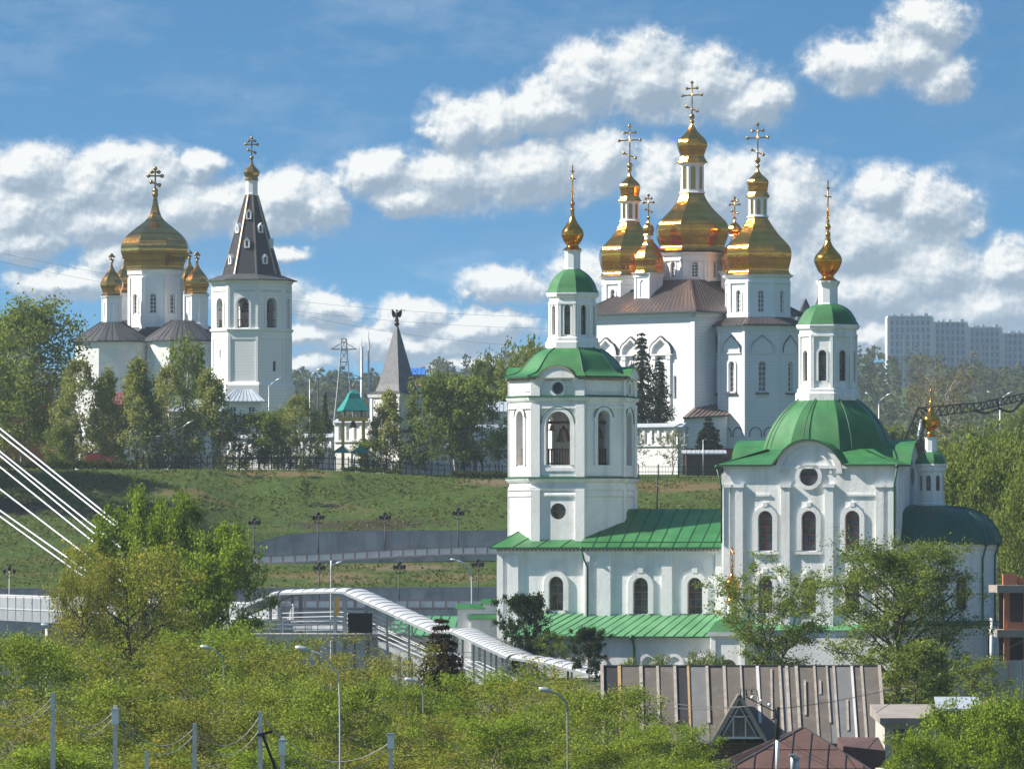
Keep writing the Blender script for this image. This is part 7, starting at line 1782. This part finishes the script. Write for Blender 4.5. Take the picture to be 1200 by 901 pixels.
for k in range(2): wire(mast+Vector((-.8-.4*k, 0, .2)), W(700, 800+9*k, 420), .6, 'thin dark wire from the service mast across the felt roof', .02, 'wire', 'wire', 14, 'wires over the felt roof')
wire(mast+Vector((.1, 0, 0)), W(1210, 745, 470), .8, 'thin dark wire from the service mast towards the brick building', .02, 'wire', 'wire', 14, None)

# ================================================================== along the crest of the bank
def iron_fence(x0, x1, label, Y=884.5, hgt=1.75, n=None):
    root = thing('iron_fence', ((x0+x1)/2, Y, 30.5), label, 'fence'); P = lambda x: Vector((x, Y, float(terr(x, Y))))
    n = n or int((x1-x0)/2.4); rails = MB(); pk = MB()
    for i in range(n):
        a, b = P(x0+(x1-x0)*i/n), P(x0+(x1-x0)*(i+1)/n)
        for h in (.25, hgt*.55, hgt-.12): rails.bar(a+Vector((0,0,h)), b+Vector((0,0,h)), .07, .07)
        for k in range(7): c = a.lerp(b, (k+.5)/7); pk.bar(c, c+Vector((0,0,hgt)), .035, .035)
        m = MB(); m.bar(a, a+Vector((0,0,hgt+.2)), .16, .16); m.build('post', 'iron', root)
    rails.build('rail', 'iron', root); pk.build('picket', 'iron', root)
iron_fence(zpx(160, 884), zpx(596, 884), 'long black iron fence along the crest of the grassy bank', n=58)
iron_fence(zpx(748, 884), zpx(842, 884), 'short black iron fence on the crest between belfry and green dome')
def hedge(px0, px1, h, Y, label, key):
    x0, x1 = zpx(px0, Y), zpx(px1, Y); rng = np.random.default_rng(key); n = int((x1-x0)*240); C = np.stack([rng.uniform(x0, x1, n), rng.normal(Y, .45, n), rng.random(n)**.8*h*(1+.12*np.sin(rng.random(n)*6))], 1); C[:, 2] += terr(C[:, 0], C[:, 1]); C[:, 2] += .12*np.sin(C[:, 0]*2.1)
    N = rng.normal(0, 1, (n, 3)); N[:, 2] += .4; N /= np.linalg.norm(N, axis=1, keepdims=True); L = Vector(((x0+x1)/2, Y, 30)); C -= np.array(L)
    me = quads_mesh('hedge', C, N, rng.uniform(.2, .36, n), rng.random(n), 'leaf_hedge', rng=rng); o = bpy.data.objects.new('hedge', me); COL.objects.link(o); o.location = L; tagit(o, label, 'hedge')
hedge(-20, 160, 1.25, 884, 'clipped dark hedge at the left end of the crest, beside the red car', 3)
hedge(528, 598, .9, 882.5, 'low dark hedge on the crest next to the near belfry', 4)
hedge(400, 470, .55, 883.5, 'thin low hedge in front of the teal roofed shelter', 5)
def red_car():
    Y = 890; x = zpx(113, Y); z = WZ(541, Y)-.4; t = thing('parked_car', (x, Y, z), 'orange red car parked behind the hedge at the left', 'car')
    m = MB(); sec = [(-2.05, .35, .62), (-2.0, .3, .78), (-1.25, .28, .92), (-.75, .28, 1.42), (.55, .28, 1.46), (1.25, .28, .98), (2.0, .3, .85), (2.1, .35, .6)]
    def rowp(yy, k): return [(x+a, Y+yy, z+(b if k == 0 else c)) for a, b, c in sec]
    hw = .85; vs = rowp(-hw, 0)+rowp(-hw*.92, 1)+rowp(hw, 0)+rowp(hw*.92, 1); n = len(sec)
    fs = [(i, i+1, n+i+1, n+i) for i in range(n-1)]+[(2*n+i+1, 2*n+i, 3*n+i, 3*n+i+1) for i in range(n-1)]+[(n+i, n+i+1, 3*n+i+1, 3*n+i) for i in range(n-1)]+[(0, n, 3*n, 2*n), (n-1, 3*n-1, 4*n-1, 2*n-1)]
    m.add(vs, fs); m.build('body', 'car_red', t)
    for sg in (-1, 1):
        m = MB(); yy = Y+sg*(hw*.93+.012); m.add([(x-1.05, yy, z+.98), (x+1.0, yy, z+.98), (x+.5, yy-sg*.02, z+1.36), (x-.7, yy-sg*.02, z+1.34)], [(0,1,2,3)]); m.build('side_window', 'glass_dark', t)
        for a in (-1.3, 1.3): m = MB(); m.tube([(x+a, Y+sg*.7, z+.32), (x+a, Y+sg*.9, z+.32)], .32, 12); m.build('wheel', 'rubber', t)
red_car()
def bell_stand():
    Y = 893; x = zpx(414, Y); z = 30.6; t = thing('bell_stand', (x, Y, z), 'yellow timber bell stand with steep teal roof before the monastery wall', 'bell stand'); zt, zb_, ze = WZ(456, Y), WZ(492, Y), WZ(481, Y); s = 1.75
    for sx in (-1, 1):
        for sy in (-1, 1):
            m = MB(); m.bar((x+sx*1.35, Y+sy*1.35, z-.5), (x+sx*1.35, Y+sy*1.35, zb_), .34, .34); m.build('post', 'yellow_wood', t); m = MB(); m.bar((x+sx*1.1, Y+sy*1.1, zb_), (x+sx*1.1, Y+sy*1.1, ze+.05), .16, .16); m.build('upper_post', 'wood_dark', t)
    m = MB(); m.box((x, Y, zb_+.1), (3.8, 3.8, .5)); m.build('beam_frame', 'yellow_wood', t)
    m = MB(); m.lathe(x, Y, [(2.55, ze-.08), (2.55, ze), (1.25, ze+1.55), (.9, ze+2.2), (.05, zt)], 4, .25, 0, True, sm=False); m.build('roof', 'teal_roof', t); m = MB(); m.tube([(x, Y, zt-.2), (x, Y, zt+.7)], [.1, .02], 6); m.build('finial', 'pale_gold', t)
    m = MB(); m.lathe(x, Y, [(.5, zb_-1.0), (.35, zb_-.6), (.25, zb_-.25), (.02, zb_-.1)], 12, 0, 0, False); m.build('bell', 'bronze', t)
    # low double gabled shelter
    Y = 888; x0, x1 = zpx(391, Y), zpx(434, Y); ze = WZ(531, Y); zr = WZ(523, Y); t = thing('shelter', ((x0+x1)/2, Y, 30.6), 'low open shelter with twin teal gables behind the iron fence', 'shelter'); w = (x1-x0)/2
    m = MB()
    for k in range(2):
        a = x0+w*k; b = a+w
        for (p, q) in ((a-.15, a+w/2), (b+.15, a+w/2)): m.hexa([(p, Y-1.6, ze), (q, Y-1.6, zr), (q, Y+1.6, zr), (p, Y+1.6, ze), (p, Y-1.6, ze+.12), (q, Y-1.6, zr+.12), (q, Y+1.6, zr+.12), (p, Y+1.6, ze+.12)])
        m.add([(a, Y-1.5, ze), (b, Y-1.5, ze), (a+w/2, Y-1.5, zr)], [(0,1,2)])
    m.build('roof', 'teal_roof', t)
    for xx in (x0, x0+w, x1):
        for yy in (-1.4, 1.4): m = MB(); m.bar((xx, Y+yy, 30), (xx, Y+yy, ze), .18, .18); m.build('post', 'steel_grey', t)
    m = MB(); m.box(((x0+x1)/2, Y+.4, 31.1), (x1-x0-.8, .6, .1)); m.build('bench', 'wood_dark', t)
bell_stand()
def simple_house(name, px0, px1, base, eave, ridge, Y, wallm, roofm, label, cat='house', depth=9, wins=3, hip=.0, ground=None):
    x0, x1 = zpx(px0, Y), zpx(px1, Y); zb = WZ(base, Y)-.5; ze, zr = WZ(eave, Y), WZ(ridge, Y); t = thing(name, ((x0+x1)/2, Y, zb), label, cat); P = planemap((x0, Y), (x1, Y)); m = MB()
    hs = [rectw(P.L*(i+.5)/wins, ze-2.3, 1.0, 1.5) for i in range(wins)] if wins else []
    panel(m, P, 0, P.L, zb, ze, hs, .25)
    for xx in (x0, x1): m.add([(xx, Y, zb), (xx, Y+depth, zb), (xx, Y+depth, ze)]+([(xx, Y+depth/2, zr)] if hip == 0 else [])+[(xx, Y, ze)], [tuple(range(5 if hip == 0 else 4))])
    m.add([(x0, Y+depth, zb), (x1, Y+depth, zb), (x1, Y+depth, ze), (x0, Y+depth, ze)], [(0,1,2,3)]); w = m.build('wall', wallm, t)
    for h in hs: window(P, h, w, 'window_white', .18, 2, 2, .1)
    m = MB(); o = .6; a = [Vector((x0-o, Y-o, ze)), Vector((x1+o, Y-o, ze)), Vector((x1+o, Y+depth+o, ze)), Vector((x0-o, Y+depth+o, ze))]; r = [Vector((x0-o+hip, Y+depth/2, zr)), Vector((x1+o-hip, Y+depth/2, zr))]
    for q in ([a[0], a[1], r[1], r[0]], [a[2], a[3], r[0], r[1]]): m.add(q, [(0,1,2,3)])
    if hip: m.add([a[1], a[2], r[1]], [(0,1,2)]); m.add([a[3], a[0], r[0]], [(0,1,2)])
    dz = Vector((0, 0, .18)); m.add([a[0]-dz, a[1]-dz, a[1], a[0]], [(0,1,2,3)]); seams(m, a[0], a[1], r[0], r[1], 10, .05); m.build('roof', roofm, t); return t
simple_house('pavilion', 200, 262, 545, 482, 466, 918, 'old_whitewash', 'pale_tin', 'long white pavilion under a pale tin roof behind the birches', 'pavilion', 10, 4, 3)
simple_house('pavilion', 262, 306, 545, 470, 455, 960, 'old_whitewash', 'pale_tin', 'small white annex with pale tin roof at the foot of the far bell tower', 'pavilion', 9, 2, 2)
simple_house('house', 117, 141, 545, 474, 459, 925, 'brick_red', 'red_roof', 'red brick house with raspberry roof between the left birches', 'house', 9, 2)
simple_house('house', 2, 58, 545, 452, 436, 930, 'brick_red', 'slate_roof', 'dark red brick house behind the tallest tree at the left', 'house', 9, 3)
simple_house('warehouse', 452, 494, 470, 439, 430, 1180, 'pink_roof', 'blue_roof', 'distant shed with vivid blue roof left of the angel tower', 'warehouse', 14, 0)
simple_house('warehouse', 448, 498, 480, 452, 445, 1120, 'pale_tin', 'pink_roof', 'distant hall with dusty pink roof below the blue roofed shed', 'warehouse', 14, 0)
simple_house('lodge', 566, 603, 552, 482, 470, 940, 'old_whitewash', 'pale_tin', 'low white lodge with pale roof peeking out left of the near belfry', 'house', 8, 2)
simple_house('kiosk', 804, 846, 556, 531, 527, 897, 'wood_dark', 'pale_tin', 'small dark kiosk with thin white roof below the cathedral porch', 'kiosk', 4, 0)
def brick_fence():
    Y = 906; x0, x1 = zpx(800, Y), zpx(872, Y); t = thing('brick_fence', ((x0+x1)/2, Y, 30.6), 'dark red brick garden wall beside the small blue spruce', 'wall'); m = MB(); m.box(((x0+x1)/2, Y, 32.2), (x1-x0, .4, 3.6)); m.build('wall_face', 'brick_red', t); m = MB(); m.box(((x0+x1)/2, Y, 34.05), (x1-x0+.2, .6, .12)); m.build('coping', 'slate_roof', t)
brick_fence()
def crane():
    Y = 935; t = thing('crane', W(1070, 540, Y), 'black lattice boom of a mobile crane reaching right behind the green dome', 'crane')
    a, b, c, d = W(1063, 528, Y), W(1082, 478, Y), W(1112, 481, Y), W(1225, 460, Y)
    def lattice(p, q, w0, w1, name, n):
        p, q = Vector(p), Vector(q); dd = (q-p).normalized(); up = Vector((0, 1, 0)).cross(dd).normalized(); yv = Vector((0, 1, 0)); m = MB()
        def cn(t_, i): w = (w0+(w1-w0)*t_)/2; return p.lerp(q, t_)+up*(w if i in (0, 1) else -w)+yv*(w if i in (0, 2) else -w)
        for i in range(4): m.bar(cn(0, i), cn(1, i), .16, .16)
        for k in range(n):
            t0, t1 = k/n, (k+1)/n
            for i, j in ((0, 2), (1, 3), (0, 1), (2, 3)): m.bar(cn(t0, i), cn(t1, j), .08, .08); m.bar(cn(t1, i), cn(t1, j), .08, .08)
        m.build(name, 'iron', t)
    lattice(W(1062, 532, Y), W(1083, 480, Y), 1.9, 1.7, 'lower_boom', 6); lattice(W(1078, 484, Y), W(1150, 476, Y), 1.4, 1.0, 'boom', 9); lattice(W(1150, 476, Y), W(1230, 458, Y), 1.0, .7, 'jib', 12)
    m = MB(); m.tube([W(1080, 492, Y), W(1074, 528, Y)], .25, 8, 0); m.build('hydraulic_ram', 'pale_tin', t)
    m = MB(); m.tube(cr([W(1168, 470, Y), W(1172, 479, Y), W(1186, 482, Y), W(1196, 472, Y), W(1206, 466, Y)], 5), .18, 6); m.tube(cr([W(1140, 480, Y), W(1155, 484, Y), W(1172, 478, Y)], 4), .2, 6); m.build('hose_loop', 'rubber', t)
    m = MB(); p = W(1074, 536, Y); m.box((p.x, p.y, p.z-.5), (5, 2.6, 3)); m.build('cab', 'iron', t)
crane()

# ================================================================== far away
def tower_blocks():
    def gridmat():
        m = bpy.data.materials.new('block_facade'); m.use_nodes = True; t = m.node_tree; b = t.nodes['Principled BSDF']; b.inputs['Roughness'].default_value = .6
        co = t.nodes.new('ShaderNodeTexCoord').outputs['Object']; mp = t.nodes.new('ShaderNodeMapping'); mp.inputs['Rotation'].default_value = (pi/2, 0, 0); t.links.new(co, mp.inputs[0])
        br = t.nodes.new('ShaderNodeTexBrick'); br.offset = 0; br.inputs['Scale'].default_value = 1; br.inputs['Brick Width'].default_value = 2.2; br.inputs['Row Height'].default_value = 3.0; br.inputs['Mortar Size'].default_value = .55; br.inputs['Color1'].default_value = (.15, .21, .31, 1); br.inputs['Color2'].default_value = (.22, .29, .40, 1); br.inputs['Mortar'].default_value = (.42, .49, .6, 1)  # distance haze put into the colour: facade paled towards blue
        t.links.new(mp.outputs[0], br.inputs['Vector']); t.links.new(br.outputs['Color'], b.inputs['Base Color']); MATS['block_facade'] = m
    gridmat(); Y = 2900
    labs = ('leftmost and tallest of the distant haze-blue apartment blocks, white end wall', 'second distant haze-blue apartment block from the left', 'third distant haze-blue apartment block from the left', 'distant haze-blue apartment block cut by the right edge')
    for k, (p0, p1, top) in enumerate(((1041, 1092, 372), (1094, 1133, 379), (1135, 1173, 385), (1175, 1222, 392))):
        x0, x1 = zpx(p0, Y+k*25), zpx(p1, Y+k*25); y = Y+k*25; zt = WZ(top, y); zb = 75; t = thing('apartment_block', ((x0+x1)/2, y, zb), labs[k], 'apartment block', 'apartment blocks on the skyline')
        m = MB(); m.box(((x0+x1)/2, y+8, (zb+zt)/2), (x1-x0, 16, zt-zb)); m.build('facade', 'block_facade', t)
        m = MB(); w = x1-x0
        for f in (.0, .33, .5, .74, .985) if k == 0 else (.0, .36, .62, .975): m.box((x0+w*f+.35, y-.15, (zb+zt)/2-(3 if 0 < f < .9 else 0)), (.9 if f in (.33, .5, .36, .62, .74) else 1.3, .5, (zt-zb)*(.8 if 0 < f < .9 else 1.0))); 
        m.build('white_stripe', 'tower_block_white', t)
        m = MB(); m.box((x0-.3, y+8, (zb+zt)/2), (.5, 16.2, zt-zb)); m.box(((x0+x1)/2, y+8, zt+.35), (w+.6, 16.5, .7)); m.build('white_end_wall', 'tower_block_white', t)
        for f in (.14+.03*k, .31, .55-.04*k, .88):
            m = MB(); m.box((x0+w*f, y+6, zt+1.0), (w*.06+f*.8, 5, 1.0+f)); m.build('roof_cabin', 'tower_block_haze_blue', t)
tower_blocks()
def pylon(px, top, base, Y, label, w=7.0):
    x = zpx(px, Y); zb, zt = WZ(base, Y), WZ(top, Y); t = thing('power_pylon', (x, Y, zb), label, 'pylon', None); m = MB(); H = zt-zb; n = 9
    def hw(f): return (w*.5)*(1-f)**1.25*.55+.45
    for sx in (-1, 1):
        for sy in (-1, 1): 
            for k in range(n): m.bar((x+sx*hw(k/n), Y+sy*hw(k/n), zb+H*k/n), (x+sx*hw((k+1)/n), Y+sy*hw((k+1)/n), zb+H*(k+1)/n), .15, .15)
    for k in range(n):
        for sy in (-1, 1): m.bar((x-hw(k/n), Y+sy*hw(k/n), zb+H*k/n), (x+hw((k+1)/n), Y+sy*hw((k+1)/n), zb+H*(k+1)/n), .08, .08); m.bar((x+hw(k/n), Y+sy*hw(k/n), zb+H*k/n), (x-hw((k+1)/n), Y+sy*hw((k+1)/n), zb+H*(k+1)/n), .08, .08); m.bar((x-hw((k+1)/n), Y+sy*hw((k+1)/n), zb+H*(k+1)/n), (x+hw((k+1)/n), Y+sy*hw((k+1)/n), zb+H*(k+1)/n), .13, .13)
    m.build('lattice_mast', 'steel_grey', t); m = MB()
    for f, l in ((.62, .95), (.9, .6)): 
        z = zb+H*f; m.bar((x-w*l*.6, Y, z), (x+w*l*.6, Y, z), .2, .2); m.bar((x-w*l*.6, Y, z), (x, Y, z+H*.07), .13, .13); m.bar((x+w*l*.6, Y, z), (x, Y, z+H*.07), .13, .13)
    m.build('crossarm', 'steel_grey', t)
pylon(403, 397, 520, 1250, 'lattice power pylon left of the angel tower', 6.5); pylon(590, 408, 520, 1250, 'lattice power pylon just left of the near belfry', 6)
for px, tp, w, lab in ((424, 406, 4.4, 'shorter of two distant slim towers on the skyline, left of the angel tower'), (432, 397, 3.0, 'taller and thinner of two distant slim towers on the skyline')):
    Y = 2300; x = zpx(px, Y); z = 40; t = thing('mast', (x, Y, z), lab, 'mast'); m = MB(); m.tube([(x, Y, z), (x, Y, WZ(tp, Y))], [w*.16, w*.1], 8); m.build('shaft', 'steel_grey', t); m = MB(); m.tube([(x, Y, WZ(tp, Y)), (x, Y, WZ(tp, Y)+3)], .1, 5); m.build('aerial', 'steel_grey', t)
def far_wood(key, n, y0, y1, label_kind='stuff', x_lo=-.095, x_hi=.095, hmin=9, hmax=15, leaf=46, size=1.5, edge=None):
    rng = np.random.default_rng(key); Y = y0+(y1-y0)*rng.random(n)**1.1; X = Y*rng.uniform(x_lo, x_hi, n)
    if edge is not None: k = edge(600+FPX*X/Y, Y); X, Y = X[k], Y[k]; n = len(X)
    Z = terr(X, Y); H = rng.uniform(hmin, hmax, n); idx = np.repeat(np.arange(n), leaf); m = len(idx)
    a = rng.uniform(0, 2*pi, m); h = rng.random(m)**.8; r = rng.random(m)**.5*(.24*H[idx])*np.sqrt(np.maximum(.08, 1-(1.7*h-.75)**2))
    C = np.stack([X[idx]+r*np.cos(a), Y[idx]+r*np.sin(a), Z[idx]+H[idx]*(.12+.88*h)], 1); N = rng.normal(0, 1, (m, 3)); N[:, 2] += .7; N /= np.linalg.norm(N, axis=1, keepdims=True)
    ct = rng.normal(.5, .3, n); me = quads_mesh('far_wood', C, N, size*rng.uniform(.6, 1.3, m), ct[idx]+rng.normal(0, .12, m), 'leaf_far', .7, rng); o = bpy.data.objects.new('far_wood', me); COL.objects.link(o); o['kind'] = 'stuff'
far_wood(5, 2600, 1500, 3050, size=2.3, leaf=40)
far_wood(6, 420, 1040, 1500, size=1.1, leaf=70, hmin=6, hmax=11, edge=lambda p, y: (p > 1000) | ((p > 335) & (p < 660)))

# ================================================================== the belt of willows along the bottom
FG = [('willow_a', 8, 372, 744, 170, 'leafy willow at the far left of the bottom belt, below the bridge parapet'), ('willow_b', 84, 390, 752, 170, 'fresh green willow under the left budding oak'),
 ('willow_d', 170, 384, 736, 175, 'yellowish willow right below the big budding oak'), ('willow_b', 240, 396, 734, 150, 'fresh green willow under the low poplar by the stairway'), ('willow_c', 300, 388, 748, 140, 'thin willow reaching up to the stairway landing'),
 ('olive_a', 362, 378, 750, 160, 'olive tinted willow below the stairway landing'), ('olive_a', 428, 372, 752, 140, 'olive willow left of the dark reddish spruce'), ('willow_c', 476, 366, 792, 110, 'low thin willow just left of the dark reddish spruce'),
 ('willow_b', 566, 350, 784, 150, 'fresh green willow right of the dark reddish spruce'), ('willow_d', 636, 342, 777, 175, 'broadest yellowish willow at bottom centre, behind the curved arm lamp'), ('willow_a', 712, 330, 806, 165, 'willow in front of the left half of the felt roof'),
 ('willow_b', 786, 318, 846, 130, 'fresh green willow at the bottom beside the triangular dormer'), ('olive_a', 508, 336, 826, 140, 'olive front willow under the dark reddish spruce'),
 ('willow_d', 22, 316, 812, 200, 'yellowish front willow behind the leftmost pole'), ('willow_a', 128, 322, 800, 190, 'front willow behind the second concrete pole'), ('olive_a', 225, 318, 806, 180, 'front olive willow behind the third concrete pole'), ('willow_c', 305, 320, 790, 170, 'thin front willow behind the crossarm pole'),
 ('willow_a', 400, 312, 802, 180, 'front willow behind the tall thin lamp'), ('willow_b', 575, 306, 836, 190, 'fresh green front willow at bottom centre'), ('willow_c', 690, 298, 858, 180, 'thin front willow at the foot of the curved arm lamp'),
 ('willow_b', 75, 290, 870, 210, 'lowest willow at the bottom left'), ('willow_d', 190, 288, 868, 190, 'lowest yellowish willow between second and third tall poles'), ('willow_b', 300, 286, 872, 190, 'lowest fresh green willow behind the pair of close poles'), ('olive_a', 480, 284, 866, 190, 'lowest olive willow behind the pole with the glass lantern'), ('willow_a', 790, 286, 890, 160, 'lowest willow in front of the brown roofed house')]
for key, px, Y, top, w, lab in FG: tree(key, px, Y, top, lab, 'willow_tree', w)
